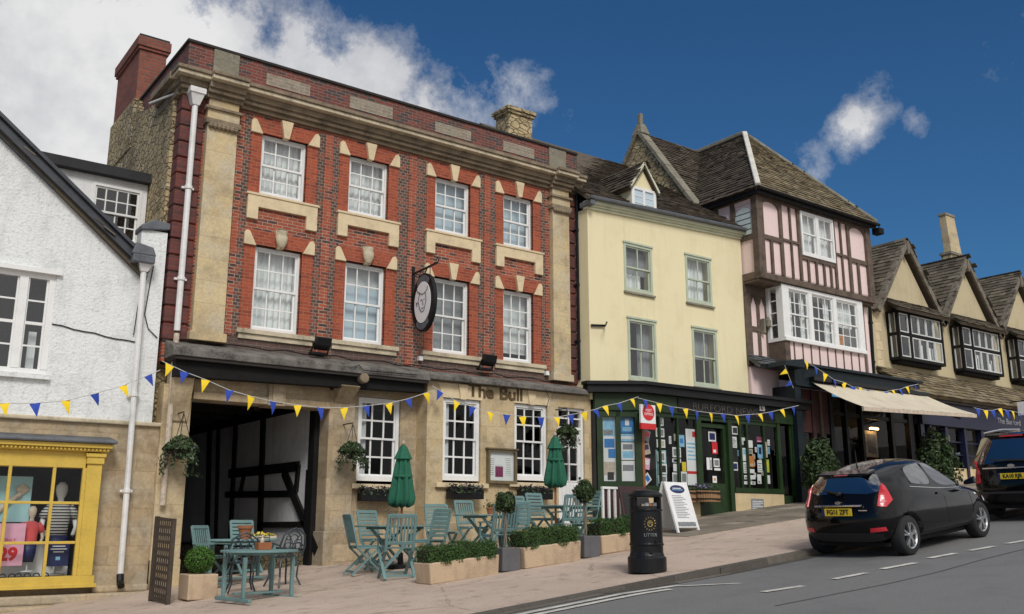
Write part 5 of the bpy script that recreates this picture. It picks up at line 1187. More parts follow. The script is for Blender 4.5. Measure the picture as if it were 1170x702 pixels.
for a, b, bk in ((x0+.30, 22.14, [('net_curtain', CURT, 0, .35, 0, 1), ('net_curtain', CURT, .8, 1, 0, 1)]), (22.30, 23.28, [('net_curtain', CURT, 0, .25, 0, 1), ('net_curtain', CURT, .75, 1, 0, 1)]), (23.44, x1-.26, [('net_curtain', CURT, .1, .9, .45, 1), ('box_on_sill', PORA, .05, .5, 0, .3)])):
    w_ = sash(th, a, b, z0+.05, z1-.10, yo+.02, 3, 2, 2, fr=.02, bar=.024, back=bk, backd=.18)
sd_ = MB(); sd_.box(x0+.035, x0+.055, -.40-.2, -.58, z0+.05, z1-.1)
for zz in (6.92, 7.26, 7.6): sd_.box(x0+.03, x0+.06, yo+.22, -.62, zz-.015, zz+.015)
sw = sd_.build('side_light', WHT, of); q = MB(); q.raw = 1; q.face(((x0+.05, yo+.22, z0+.05), (x0+.05, -.62, z0+.05), (x0+.05, -.62, z1-.1), (x0+.05, yo+.22, z1-.1))); q.build('pane', GLASS, sw)
q = MB(); q.box(x0+.35, x1-.1, -.44, -.425, z0, z1); q.build('room_backing', ROOMI, of)
q = MB(); q.box(20.1, 21.25, -.56, -.35, 4.2, 5.70, PINK); q.build('plain_pink_panel', None, th)
tiles([(20.05, -.95, 5.72), (21.0, -.95, 5.72), (21.0, -.5, 6.05), (20.05, -.5, 6.05)], SLATE, 'lean_to_slates', th, seed=4, tw=.2, ch=.14)
ls = MB(); ls.box(20.7, 20.76, -.62, -.5, 6.7, 7.1); ls.lathe(((.03, 0), (.08, .05), (.08, .22), (.02, .32)), (20.9, -.6, 6.85), 10); ls.build('wall_lantern', LICH, th)
# roofs: hipped cross wing running back into the main roof
ez = 10.56; E0, E1, EF = 19.9, 25.5, -1.32; ax, ay, az = 22.7, 1.28, 13.66
tiles([(E0, EF, ez), (E1, EF, ez), (ax, ay, az)], TILE_L, 'front_roof_slope', th, seed=21, tw=.19, ch=.13)
tiles([(E0, 3.4, ez), (E0, EF, ez), (ax, ay, az), (ax, 3.4, az)], TILE_D, 'left_roof_slope', th, seed=22, tw=.2, ch=.14)
tiles([(E1, EF, ez), (E1, 3.4, ez), (ax, 3.4, az), (ax, ay, az)], TILE_D, 'right_roof_slope', th, seed=23, tw=.26, ch=.2)
HIPM = plain('white_mortar_ridge', (.66, .63, .56), .9, .2, 5)
q = MB()
for s, e in ((E0, 'l'), (E1, 'r')):
    if e == 'l':
        n = 9; a_, b_ = Vector((s, EF, ez+.06)), Vector((ax, ay, az+.08))
        for k in range(n): q.beam(a_.lerp(b_, k/n), a_.lerp(b_, (k+.99)/n)+Vector((0, 0, .0)), .15, .12, HIPM, up=(0, 0, 1))
q.build('hip_ridge', HIPM, th, bevel=.03)
q = MB(); q.beam((E1, EF, ez+.05), (ax, ay, az+.05), .16, .10); q.beam((ax, ay, az+.06), (ax, 3.4, az+.06), .22, .14); q.build('ridge', LICH, th, bevel=.03)
q = MB(); q.box(E0+.02, E1-.02, EF+.03, EF+.10, ez-.16, ez-.01); q.box(E0+.02, E0+.10, EF+.1, 2.0, ez-.16, ez-.01); q.box(E0+.1, E1-.1, EF+.1, TF+.1, ez-.06, ez-.03); q.tube([(E0, EF-.03, ez-.02), (E1+.05, EF-.03, ez-.04)], .05, 8); q.box(E1+.0, E1+.25, EF-.05, EF+.2, ez-.3, ez-.12)
q.build('eaves_board', BLKT, th)
tiles([(20.1, .30, 9.5), (22.75, .30, 9.5), (22.75, 3.2, 13.70), (20.1, 3.2, 13.70)], TILE_D, 'main_roof', th, seed=24, tw=.2, ch=.14)
cg = MB()       # stone coped gable with its finial
cg.prism(((-.2, 9.0), (3.2, 13.68), (6.6, 9.0)), 19.9, 20.10, RUBBLE, ax='x')
cgo = cg.build('coped_gable', None, th); cgo['label'] = 'coped stone gable end rising behind the yellow roof'
q = MB()
for k in range(8):
    a_, b_ = Vector((19.98, .2, 9.62)), Vector((19.98, 3.2, 13.76)); q.beam(a_.lerp(b_, k/8), a_.lerp(b_, (k+.985)/8), .34, .13, up=(0, -.8, .58)); a_.y, b_.y = 6.2, 3.2; q.beam(a_.lerp(b_, k/8), a_.lerp(b_, (k+.985)/8), .34, .13, up=(0, .8, .58))
q.build('coping', LICH, cgo, bevel=.02)
q = MB(); q.hexa(((19.8, 2.95, 13.6), (20.18, 2.95, 13.6), (20.18, 3.45, 13.6), (19.8, 3.45, 13.6), (19.88, 3.08, 13.98), (20.10, 3.08, 13.98), (20.10, 3.32, 13.98), (19.88, 3.32, 13.98))); q.box(19.92, 20.06, 3.13, 3.27, 13.98, 14.36); q.build('finial', LICH, cgo, bevel=.03)
q = MB(); q.box(T0+.3, T1-.3, .4, .5, 5.7, 10.4); q.box(T0+.25, T1-.25, -.25, 2.5, 10.30, 10.36); q.build('inner_shell', ROOMI, th)
p = pipe(th, [(25.62, -.75, 8.3), (25.75, -.6, 5.9)], .055, IRON, collars=(.3, .8), head=(.12, .2)); p['label'] = 'black drainpipe at the right corner'

# cafe front under it
cf = MB(); C0, C1, CY_ = 21.12, 26.85, -1.05
cf.box(20.95, 27.0, -1.32, -1.12, 5.24, 5.74, NAVY); cf.box(20.85, 27.05, -1.42, -1.1, 5.741, 5.82, NAVY); cf.box(20.95, 27.0, -1.36, -1.1, 5.18, 5.239, NAVY)
cf.hexa(((20.2, -1.62, 5.62), (21.05, -1.62, 5.62), (21.05, -1.0, 5.62), (20.2, -1.0, 5.62), (20.25, -1.62, 5.74), (21.0, -1.62, 5.86), (21.0, -1.0, 5.92), (20.25, -1.0, 5.74)), NAVY)
c_ = cf.build('cafe_fascia', None, th, bevel=.01); c_['label'] = 'dark teal-black cafe fascia'
cf = MB()
for x, w_, m in ((21.35, .32, BLKP), (22.0, .14, MAROON), (22.35, .10, TIMB), (22.8, .16, BLKP), (23.5, .1, BLKP), (24.25, .10, BLKP), (25.75, .12, BLKP), (26.75, .24, BLKP)):
    cf.box(x-w_/2, x+w_/2, CY_-.03, CY_+.12, 2.0, 5.18, m)
cf.box(21.5, 22.75, CY_, CY_+.08, 4.0, 5.18, MAROON); cf.box(21.5, 22.75, CY_, CY_+.08, 2.0, 2.9, MAROON); cf.box(24.9, 26.7, CY_, CY_+.1, 2.0, 3.0, BLKP); cf.box(22.88, 26.7, CY_, CY_+.1, 4.55, 4.65, BLKP); cf.box(20.95, 21.2, -1.3, -.4, 2.0, 5.2, NAVY)
c2 = cf.build('cafe_front', None, th); c2['label'] = 'dark recessed cafe shopfront with maroon panels'
q = MB(); q.raw = 1; q.face(((21.5, CY_+.05, 2.9), (26.7, CY_+.05, 2.9), (26.7, CY_+.05, 5.1), (21.5, CY_+.05, 5.1))); q.build('pane', glassmat('dark_cafe_glass', (.75, .75, .75), .018, .3), c2)
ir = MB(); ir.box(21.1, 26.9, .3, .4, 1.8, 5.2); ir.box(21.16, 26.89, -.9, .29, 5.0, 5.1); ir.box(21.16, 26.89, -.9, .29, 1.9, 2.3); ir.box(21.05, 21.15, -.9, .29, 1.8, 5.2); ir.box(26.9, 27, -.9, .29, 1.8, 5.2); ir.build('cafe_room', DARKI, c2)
q = MB(); q.box(25.3, 25.95, .15, .29, 3.25, 3.36, PBEI); q.build('shelf', None, c2)
a_, b_ = F(988, 492, -.22), F(1004, 523, -.22)
pc = thing('framed_picture', ((a_.x+b_.x)/2, -.2, b_.z), 'pale-framed picture under a warm picture lamp inside the dark cafe', 'picture')
q = MB(); q.box(a_.x, b_.x, -.22, -.16, b_.z, a_.z, PBEI); q.box(a_.x+.09, b_.x-.09, -.226, -.221, b_.z+.12, a_.z-.1, PGREY); q.box((a_.x+b_.x)/2-.04, (a_.x+b_.x)/2+.04, -.159, .299, b_.z+.2, b_.z+.3, BLKT); q.build('frame', None, pc)
pl_ = thing('picture_lamp', ((a_.x+b_.x)/2, -.3, a_.z+.12), 'warm lamp over the framed picture in the cafe', 'lamp')
q = MB(); q.tube([(a_.x+.1, -.34, a_.z+.06), (b_.x-.1, -.34, a_.z+.06)], .03, 8); q.build('tube', emis('picture_light', (1, .62, .22), 14), pl_); q = MB(); q.beam(((a_.x+b_.x)/2, -.36, a_.z+.12), ((a_.x+b_.x)/2, -.18, a_.z-.03), .03, .03); q.box(a_.x+.06, b_.x-.06, -.40, -.27, a_.z+.10, a_.z+.115); q.build('arm', IRON, pl_)
c_ = F(1017, 487, -.5); wl_ = thing('wall_lamp', c_, 'small white glowing wall lamp right of the lit picture in the cafe', 'lamp')
q = MB(); q.lathe(((.03, -.12), (.07, -.06), (.07, .08), (.03, .12)), (0, 0, 0), 10); q.build('shade', emis('wall_lamp_glow', (1, .8, .6), 1.6), wl_, local=True); q = MB(); q.beam((0, .05, -.1), (0, .79, -.1), .03, .03); q.build('arm', IRON, wl_, local=True)
c_ = F(1024, 515, -.3); rc = thing('red_armchair', (min(c_.x, 26.45), -.15, 2.301), 'dark red chair back just visible in the cafe window', 'chair')
q = MB(); q.box(-.35, .35, -.3, .3, .35, .5); q.hexa(((-.33, .15, .5), (.33, .15, .5), (.33, .3, .5), (-.33, .3, .5), (-.3, .2, 1.25), (.3, .2, 1.25), (.3, .33, 1.25), (-.3, .33, 1.25))); q.build('cushion', plain('dark_red_cloth', (.22, .02, .02), .9, .2, 5), rc, local=True, bevel=.05)
q = MB()
for sx in (-.3, .3):
    for sy in (-.25, .25): q.tube([(sx, sy, 0), (sx, sy, .36)], .025, 6)
q.build('leg', BLKT, rc, local=True)
# awning
aw = thing('awning', (24.3, -1.4, 5.2), 'long cream canvas awning pulled out over the cafe front', 'awning')
q = MB(); q.raw = 1; nx, ny = 24, 6
TLp, TRp, BLp, BRp = Vector((21.62, -1.36, 5.32)), Vector((27.1, -1.36, 5.42)), Vector((21.62, -2.85, 4.52)), Vector((27.2, -2.85, 4.70))
pt = lambda i, j: TLp.lerp(TRp, i/nx).lerp(BLp.lerp(BRp, i/nx), j/ny)+Vector((0, 0, -.05*math.sin(math.pi*j/ny)-.012*abs(math.sin(i*math.pi/4))))
for i in range(nx):
    for j in range(ny): q.face((pt(i, j), pt(i+1, j), pt(i+1, j+1), pt(i, j+1)))
q.build('canvas', AWNM, aw, smooth=True)
q = MB(); q.beam(BLp-Vector((0, 0, .06)), BRp-Vector((0, 0, .06)), .06, .10); q.build('front_bar', PBEI, aw); q = MB(); q.box(21.55, 27.2, -1.5, -1.33, 5.36, 5.46)
for x in (22.2, 26.4): q.beam((x, -1.4, 5.2), (x+.5, -2.1, 4.75), .04, .05); q.beam((x+.5, -2.1, 4.75), (x, -2.8, 4.52), .035, .045)
q.build('folding_arm', IRON, aw)

# ---------------------------------------------------------------- the gabled stone house
gh = thing('gabled_house', (33, -.3, 3.2), 'long ochre-rendered house with a row of steep stone-tiled gables over casement bays', 'building')
GF = -.3; GC = [28.45, 32.25, 36.05, 39.85, 43.65]; HW = 1.9
gm = MB(); gm.box(26.2, 46, GF, 0, 5.5, 8.4, OCHRE)
for c in GC: gm.prism(((c-1.55, 8.401), (c+1.55, 8.401), (c, 10.45)), GF, 0, OCHRE)
gm.build('wall', None, gh)
q = MB()
for z in [6.3+.3*k for k in range(7)]: q.box(26.5, 26.5+(.34 if int(z*10/3) % 2 else .22), GF-.012, GF+.1, z, z+.29)
q.build('quoin', FREE, gh, bevel=.01)
vb = MB(); fl_ = MB()
for i, c in enumerate(GC):
    for s in (-1, 1):
        yv = GF-.20
        vb.beam((c, yv, 10.72), (c+s*1.98, yv, 8.12), .07, .19, up=(-s*.8, 0, .6)); vb.beam((c, yv+.07, 10.84), (c+s*2.06, yv+.07, 8.16), .14, .05, up=(-s*.8, 0, .6))
        e = c+s*2.02; pts = [(e, yv-.02, 8.16), (e, 2.6, 8.16), (c, 2.6, 10.86), (c, yv-.02, 10.86)]
        tiles(pts if s > 0 else [(e, 2.6, 8.16), (e, yv-.02, 8.16), (c, yv-.02, 10.86), (c, 2.6, 10.86)], TILE_M, 'gable_roof', gh, seed=40+i*2+s, tw=.26, ch=.19)
    vb.box(c-.06, c+.06, GF-.26, GF-.12, 10.3, 10.72)
    fl_.prism(((-.45, 8.28), (-.0, 8.28), (-.0, 8.62), (-.02, 8.62)), c-1.45, c+1.45, ax='x') if 0 else None
vb.build('barge_board', plain('weathered_grey_oak', (.17, .148, .115), .9, .55, 6, bumps=.7, bscale=16), gh)
tiles([(26.1, -.15, 8.35), (46, -.15, 8.35), (46, 3.4, 11.15), (26.1, 3.4, 11.15)], TILE_M, 'main_roof', gh, seed=60, tw=.28, ch=.2)
for i, c in enumerate(GC): tiles([(c-1.55, GF-.62, 8.22), (c+1.55, GF-.62, 8.22), (c+1.35, GF-.0, 8.68), (c-1.35, GF-.0, 8.68)], TILE_M, 'window_hood', gh, seed=70+i, tw=.22, ch=.15)
q = MB(); q.beam((26.1, 3.4, 11.2), (46, 3.4, 11.2), .22, .12); q.build('ridge', LICH, gh, bevel=.03)
LCAS = plain('pale_casement_paint', (.62, .64, .62), .5, .1, 5)
for i, c in enumerate(GC):
    x0, x1, z0, z1 = c-1.30, c+1.30, 6.70, 8.14; yb = GF-.42
    q = MB(); q.box(x0, x1, yb, GF, z0-.08, z0); q.box(x0, x1, yb, GF, z1, z1+.05); q.box(x0, x0+.08, yb, yb+.1, z0, z1); q.box(x1-.08, x1, yb, yb+.1, z0, z1); q.box(x0, x0+.08, GF-.08, GF, z0, z1); q.box(x1-.08, x1, GF-.08, GF, z0, z1); q.box(x0+.1, x1-.1, GF-.3, GF+.02, z0-.18, z0-.08)
    zm = z0+(z1-z0)*.52
    q.box(x0+.08, x1-.08, yb+.01, yb+.09, zm-.04, zm+.04); q.box(x0+.01, x0+.07, yb+.1, GF-.08, zm-.04, zm+.04)
    q.box(x0+.62, x0+.74, yb+.005, yb+.1, z0, z1)
    w_ = q.build('bay_window', BLKT, gh); q = MB(); gl = MB(); gl.raw = 1
    xs = [(x0+.10, x0+.60)]+[(x0+.76+(x1-.09-x0-.76)*k/4+.01, x0+.76+(x1-.09-x0-.76)*(k+1)/4-.01) for k in range(4)]
    for a, b in xs:
        for za, zb in ((z0+.02, zm-.06), (zm+.06, z1-.02)):
            f = .035; q.box(a, a+f, yb+.02, yb+.06, za, zb); q.box(b-f, b, yb+.02, yb+.06, za, zb); q.box(a+f, b-f, yb+.02, yb+.06, za, za+f); q.box(a+f, b-f, yb+.02, yb+.06, zb-f, zb)
    for za, zb in ((z0+.02, zm-.06), (zm+.06, z1-.02)):
        q.box(x0+.02, x0+.05, yb+.10, yb+.14, za, zb); q.box(x0+.02, x0+.05, GF-.13, GF-.09, za, zb)
    cs = q.build('casement', LCAS, w_)
    gl.face(((x0+.05, yb+.05, z0), (x1-.05, yb+.05, z0), (x1-.05, yb+.05, z1), (x0+.05, yb+.05, z1))); gl.face(((x0+.04, yb+.05, z0), (x0+.04, GF-.05, z0), (x0+.04, GF-.05, z1), (x0+.04, yb+.05, z1))); gl.build('pane', GLASS, w_)
    q = MB(); r_ = random.Random(i)
    for k in range(5): a = x0+.85+r_.uniform(0, 1.5); q.box(a, a+r_.uniform(.08, .25), yb+.12, yb+.125, z0, z0+r_.uniform(.3, .65))
    q.build('curtain', CURT, w_); q = MB(); q.box(x0+.09, x1-.09, GF-.012, GF-.002, z0, z1); q.build('room_backing', DARKI, w_)
# tall chimney on the ridge
q = MB(); q.hexa(((37.6, 3.0, 10.6), (39.0, 3.0, 10.6), (39.0, 3.7, 10.6), (37.6, 3.7, 10.6), (37.95, 3.05, 12.75), (38.95, 3.05, 12.75), (38.95, 3.5, 12.75), (37.95, 3.5, 12.75)), RUBBLE); q.box(37.9, 39.0, 3.0, 3.55, 12.752, 12.88, LICH); q.hexa(((38.1, 3.1, 12.881), (38.95, 3.1, 12.881), (38.95, 3.45, 12.881), (38.1, 3.45, 12.881), (37.98, 3.12, 14.5), (38.68, 3.12, 14.5), (38.68, 3.43, 14.5), (37.98, 3.43, 14.5)), PILA); q.box(37.94, 38.72, 3.09, 3.46, 14.501, 14.62, LICH)
c = q.build('chimney', None, gh, bevel=.02); c['label'] = 'tall slender stone chimney'
q = MB(); q.lathe(((.12, 0), (.05, .1), (.03, .3), (.12, .36), (.12, .46), (.02, .52)), (28.2, 2.4, 10.85), 8); q.build('finial', NEARBLK, gh)
# pent roof over the shops
tiles([(26.4, -1.45, 5.42), (46, -1.45, 5.42), (46, -.32, 6.38), (26.4, -.32, 6.38)], TILE_L, 'pent_roof', gh, seed=90, tw=.24, ch=.16)
bf = MB(); bf.box(27.1, 46, -1.25, -1.1, 4.55, 5.25, BLUEP); bf.box(27.0, 46, -1.35, -1.0, 5.26, 5.40, NEARBLK)
for x, w_ in ((27.15, .2), (27.6, .1), (28.5, .14), (29.6, .12), (30.7, .22), (31.9, .2), (33.2, .2), (34.6, .3), (37, .3), (39, .3)): bf.box(x-w_/2, x+w_/2, -1.2, -1.0, 2.2, 4.55, BLUEP)
bf.box(27.2, 30.6, -1.15, -.9, 2.2, 3.28, CREAM); bf.box(30.8, 46, -.5, -.4, 2.2, 4.6, DARKI); bf.box(27.05, 27.1, -1.1, 1, 2, 5.3, BLUEP)
for z in (3.7, 4.1): bf.box(27.2, 30.6, -1.1, -1.06, z-.02, z+.02, BLUEP)
b_ = bf.build('blue_shopfront', None, gh); b_['label'] = 'navy blue shopfront with a cream stall riser'
q = MB(); q.raw = 1; q.face(((27.2, -1.05, 3.28), (30.6, -1.05, 3.28), (30.6, -1.05, 4.55), (27.2, -1.05, 4.55))); q.build('pane', SGLASS, b_)
q = MB(); q.box(27.2, 46, .8, .9, 2, 5.4); q.box(27.2, 46, -.9, .8, 4.6, 4.7); q.build('shop_room', DARKI, b_)
r_ = random.Random(5); q = MB()
for k in range(26): x = r_.uniform(27.4, 30.4); z = r_.choice((3.3, 3.72, 4.12)); q.box(x, x+r_.uniform(.06, .2), -.8, -.78, z, z+r_.uniform(.08, .3), r_.choice((PAQUA, PAPER, PGREY, PCYAN, PBEI)))
q.build('shelf_goods', None, b_)
text('shop_name', 'The Burford', .26, plain('pale_shop_lettering', (.30, .31, .34), .5, .1, 9), b_, (32.4, -1.254, 4.92), FRONT, .004, sx=1.2)
hl = thing('pendant_lantern', (33.0, -1.6, 4.2), 'grey hanging lantern under the blue fascia', 'lantern'); q = MB(); q.lathe(((.02, -.2), (.22, -.14), (.26, -.04), (.05, .1), (.02, .4)), (0, 0, 0), 12); q.build('shade', LEAD, hl, local=True); q = MB(); q.beam((0, 0, .4), (0, .5, .45), .03, .03); q.build('bracket', IRON, hl, local=True)
sgn = thing('wall_sign', (35.2, -1.5, 5.0), 'white and dark projecting shop sign at the right edge of the photo', 'sign'); a_ = F(1168, 466, -1.7); q = MB(); q.box(-.03, .03, -.18, .14, -.25, .2, PAPER); q.build('panel', None, sgn, local=True); q = MB(); q.box(-.02, .02, -.2, 1.0, .2, .24, IRON); q.build('bracket', None, sgn, local=True); sgn.location = (a_.x, -1.7, a_.z)
# ---------------------------------------------------------------- garden furniture
def chair(kind='v', arms=False, m=TEAL):
    o = thing('folding_chair', (0, 0, 0), '-', 'chair')          # faces -y
    # back leans away; the legs cross like scissors
    def bk(z): return .19+.12*(z-.42)/.5 if z > .42 else .19
    q = MB()
    for s in (-1, 1): q.beam((s*.215, .17, .40), (s*.215, .31, .95), .028, .045, up=(1, 0, 0))
    q.beam((-.215, .305, .935), (.215, .305, .935), .03, .06, up=(0, .25, 1)); q.beam((-.215, .20, .53), (.215, .20, .53), .025, .05, up=(0, .25, 1))
    if kind == 'v':
        for k in range(7): x = -.165+.055*k; q.beam((x, .205, .54), (x, .305, .92), .030, .014, up=(0, 1, -.25))
    else:
        for k in range(5): z = .60+.067*k; y = .205+.26*(z-.55); q.beam((-.2, y, z), (.2, y, z), .016, .052, up=(0, .25, 1))
    q.build('backrest', m, o, local=True, bevel=.004, seg=1)
    q = MB()
    for s in (-1, 1): q.beam((s*.2, -.24, .435), (s*.2, .18, .425), .03, .04)
    for k in range(7): y = -.22+.065*k; q.beam((-.22, y, .455), (.22, y, .455), .05, .016)
    q.build('seat', m, o, local=True, bevel=.004, seg=1)
    for s in (-1, 1):
        q = MB(); q.beam((s*.235, .27, 0), (s*.235, -.2, .44), .026, .045, up=(1, 0, 0)); q.build('leg', m, o, local=True)
        q = MB(); q.beam((s*.205, -.27, 0), (s*.212, .17, .42), .026, .045, up=(1, 0, 0)); q.build('leg', m, o, local=True)
        if arms: q = MB(); q.beam((s*.25, -.22, .655), (s*.25, .23, .665), .055, .022); q.beam((s*.245, -.19, .43), (s*.25, -.17, .65), .024, .035); q.build('armrest', m, o, local=True)
    for aa, bb, ww in (((-.235, .22, .05), (.235, .22, .05), .035), ((-.205, -.2, .08), (.205, -.2, .08), .03)): q = MB(); q.beam(aa, bb, .02, ww); q.build('stretcher', m, o, local=True)
    return o
PROTO = {}
def gpt(px, py):
    d = ray(px, py); s = (.02-CAM.z)/(d.z-.1*d.x); return CAM+d*s
def put_chair(x, y, face, kind, arms, label, group='folding garden chairs outside the inn'):
    "face: heading of the sitter in degrees, 0 = towards the street (-y), 90 = towards +x"
    k = (kind, arms)
    if k not in PROTO: PROTO[k] = o = chair(kind, arms)
    else: o = copy_tree(PROTO[k])
    o.location = (x, y, G(x)); o.rotation_euler.z = R(face)
    for c in o.children:
        pass
    o['label'] = label; o['group'] = group
    return o
# around the parasol table
put_chair(7.62, -2.55, 80, 'v', False, 'grey-green slatted chair at the left of the parasol table, back to the carriage arch')
put_chair(8.50, -1.35, 12, 'h', False, 'folding chair behind the parasol pole with its back to the wall')
put_chair(7.55, -3.75, 165, 'v', True, 'grey-green armchair in front of the parasol table, its slatted back to the street')
put_chair(8.55, -3.05, 200, 'h', False, 'horizontal-slatted chair half hidden behind the left end of the first hedge')
# second table
put_chair(9.75, -1.55, -12, 'h', False, 'pale folding chair against the wall below the window box left of the menu case')
put_chair(10.60, -1.35, 5, 'v', False, 'folding chair against the wall below the menu case')
put_chair(9.42, -3.85, 172, 'v', True, 'vertical-slatted armchair behind the first lollipop bush')
put_chair(9.75, -3.85, 150, 'h', False, 'dark folding chair leaning behind the left end of the middle hedge')
# third table
put_chair(11.58, -1.55, -14, 'h', False, 'pale horizontal-slatted chair, left of two under the window box by the white door')
put_chair(12.25, -1.5, 8, 'h', False, 'pale horizontal-slatted chair, right of two under the window box by the white door')
put_chair(11.15, -3.6, 168, 'v', True, 'vertical-slatted armchair behind the right end of the middle hedge')
put_chair(12.42, -2.5, 262, 'h', False, 'folding chair in front of the white door beside the second lollipop bush')
# in the arch
put_chair(5.80, -.55, 35, 'v', True, 'armchair with a white-lit slatted back at the far left of the arch tables')
put_chair(6.75, .35, 5, 'h', False, 'folding chair behind the rear arch table, near the flowerpot')
def folding_table(x, y, rz, label, w=1.0, d=.75, h=.72, rnd_=False):
    o = thing('garden_table', (x, y, G(x)), label, 'table', 'slatted garden tables outside the inn', R(rz)); q = MB()
    n = 9
    for k in range(n): yy = -d/2+d*k/n; L = w/2-(.12*abs((k+.5)/n*2-1)**3 if rnd_ else 0); q.box(-L, L, yy+.005, yy+d/n-.005, h-.025, h)
    q.beam((-w*.3, -d/2+.05, h-.045), (-w*.3, d/2-.05, h-.045), .05, .04); q.beam((w*.3, -d/2+.05, h-.045), (w*.3, d/2-.05, h-.045), .05, .04); q.build('tabletop', TEAL, o, local=True, bevel=.004, seg=1)
    for s in (-1, 1):
        for a, b in (((-w*.36, s*.26, 0), (w*.3, s*.26, h-.05)), ((w*.36, s*.22, 0), (-w*.3, s*.22, h-.05))): q = MB(); q.beam(a, b, .03, .055, up=(0, 1, 0)); q.build('leg', TEAL, o, local=True)
    for sx, yy in ((-.3, .26), (.3, .22)): q = MB(); q.beam((w*sx, -yy, .07), (w*sx, yy, .07), .03, .03); q.build('stretcher', TEAL, o, local=True)
    return o
folding_table(8.25, -2.45, 6, 'slatted table under the closed green parasol', 1.15)
folding_table(10.15, -2.55, 4, 'slatted table behind the first lollipop bush', 1.1)
folding_table(11.95, -2.6, 3, 'slatted table in front of the white door', 1.2)
def oval_table(x, y, rz, label, a=.64, b=.52, h=.68):
    o = thing('oval_table', (x, y, G(x)), label, 'table', 'oval tables in front of the arch', R(rz)); q = MB()
    q.prism([(a*math.cos(t_), b*math.sin(t_)) for t_ in [2*math.pi*k/40 for k in range(40)]], h-.03, h, ax='z'); q.prism([(a*.72*math.cos(t_), b*.7*math.sin(t_)) for t_ in [2*math.pi*k/32 for k in range(32)]], h-.065, h-.031, ax='z'); q.build('tabletop', TEAL, o, local=True, bevel=.006)
    for sx in (-1, 1):
        for sy in (-1, 1): q = MB(); q.beam((sx*a*.68, sy*b*.55, .05), (sx*a*.68, sy*b*.55, h-.09), .05, .05); q.build('leg', TEAL, o, local=True, bevel=.006)
        q = MB(); q.beam((sx*a*.68, -b*.95, .025), (sx*a*.68, b*.95, .025), .05, .05); q.build('foot', TEAL, o, local=True, bevel=.01)
    q = MB(); q.beam((-a*.68, 0, .1), (a*.68, 0, .1), .09, .025); q.build('stretcher', TEAL, o, local=True)
    return o
oval_table(5.34, -3.75, 8, 'green oval table nearest the street in front of the arch', .55, .50)
oval_table(6.05, -1.25, 10, 'green oval table behind the wrought-iron chairs, with flowers on it', .66, .42, .72)
def iron_chair(x, y, face, label):
    o = thing('wrought_iron_chair', (x, y, G(x)), label, 'chair', 'wrought-iron chairs at the arch tables', R(face)); q = MB()
    q.lathe(((.17, .43), (.205, .435), (.205, .45), (.17, .455)), (0, 0, 0), 20)
    for k in range(6): a = k*math.pi/6; q.beam((.2*math.cos(a), .2*math.sin(a), .443), (-.2*math.cos(a), -.2*math.sin(a), .443), .018, .01)
    q.build('seat', DIRON, o, local=True)
    q = MB(); Y_ = lambda z: .19+.10*(z-.45)/.4
    arc = [(-.2, .45), (-.225, .62), (-.19, .78), (-.08, .86), (0, .885), (.08, .86), (.19, .78), (.225, .62), (.2, .45)]
    q.tube([(a, Y_(z), z) for a, z in arc], .015, 6); q.tube([(a*.72, Y_(z*.93+.02), z*.93+.02) for a, z in arc], .010, 5)
    for cx, cz, r_ in ((0, .72, .07), (-.09, .62, .05), (.09, .62, .05), (0, .55, .055), (-.1, .74, .035), (.1, .74, .035), (-.06, .5, .03), (.06, .5, .03)):
        q.tube([(cx+r_*math.cos(a), Y_(cz+r_*math.sin(a)), cz+r_*math.sin(a)) for a in [k*.571 for k in range(12)]], .009, 5)
    for s in (-1, 1): q.tube([(0, Y_(.47), .47), (s*.06, Y_(.6), .6), (s*.02, Y_(.68), .68), (s*.12, Y_(.8), .8)], .009, 5)
    q.build('backrest', DIRON, o, local=True)
    for sx in (-1, 1):
        for sy in (-1, 1): q = MB(); q.tube([(sx*.13, sy*.13, .44), (sx*.16, sy*.16, .3), (sx*.15, sy*.15, .15), (sx*.2, sy*.21, 0)], .015, 6); q.build('leg', DIRON, o, local=True)
        q = MB(); q.tube([(sx*.21, .2, .62), (sx*.25, .05, .66), (sx*.25, -.12, .64), (sx*.2, -.16, .46)], .012, 6); q.build('armrest', DIRON, o, local=True)
    return o
iron_chair(5.55, -2.55, 165, 'dark wrought-iron chair, left one of the pair behind the front oval table')
iron_chair(6.22, -2.55, 190, 'dark wrought-iron chair, right one of the pair behind the front oval table')
def flowerpot(x, y, z, label, plant=None, s=1.0, n=60):
    o = thing('flowerpot', (x, y, z), label, 'flowerpot'); q = MB()
    q.lathe(((.045*s, 0), (.065*s, .10*s), (.075*s, .10*s), (.075*s, .13*s), (.06*s, .13*s)), (0, 0, 0), 16); q.build('pot', TERRA, o, local=True)
    if plant:
        r_ = random.Random(int(x*100)); q = MB(); leaves(q, n, lambda: ((r_.gauss(0, .05*s), r_.gauss(0, .05*s), .13*s+abs(r_.gauss(0, .05*s))), (0, 0, 1)), .025*s, r_, plant); q.build('plant', None, o, local=True)
    return o
flowerpot(6.05, -1.3, G(6.05)+.72, 'terracotta jar on the rear oval table', None, 1.7)
o = thing('flower_tray', (6.4, -1.22, G(6.05)+.72), 'low tray of yellow flowers on the rear oval table', 'flowers'); q = MB(); q.box(-.22, .22, -.07, .07, 0, .05); q.build('tray', PBEI, o, local=True, bevel=.01); r_ = random.Random(9); q = MB(); leaves(q, 90, lambda: ((r_.uniform(-.2, .2), r_.uniform(-.07, .07), .05+abs(r_.gauss(0, .02))), (0, 0, 1)), .028, r_, FLOWY); leaves(q, 60, lambda: ((r_.uniform(-.2, .2), r_.uniform(-.07, .07), .05), (0, 0, 1)), .028, r_, LEAF_B); q.build('flowers', None, o, local=True)
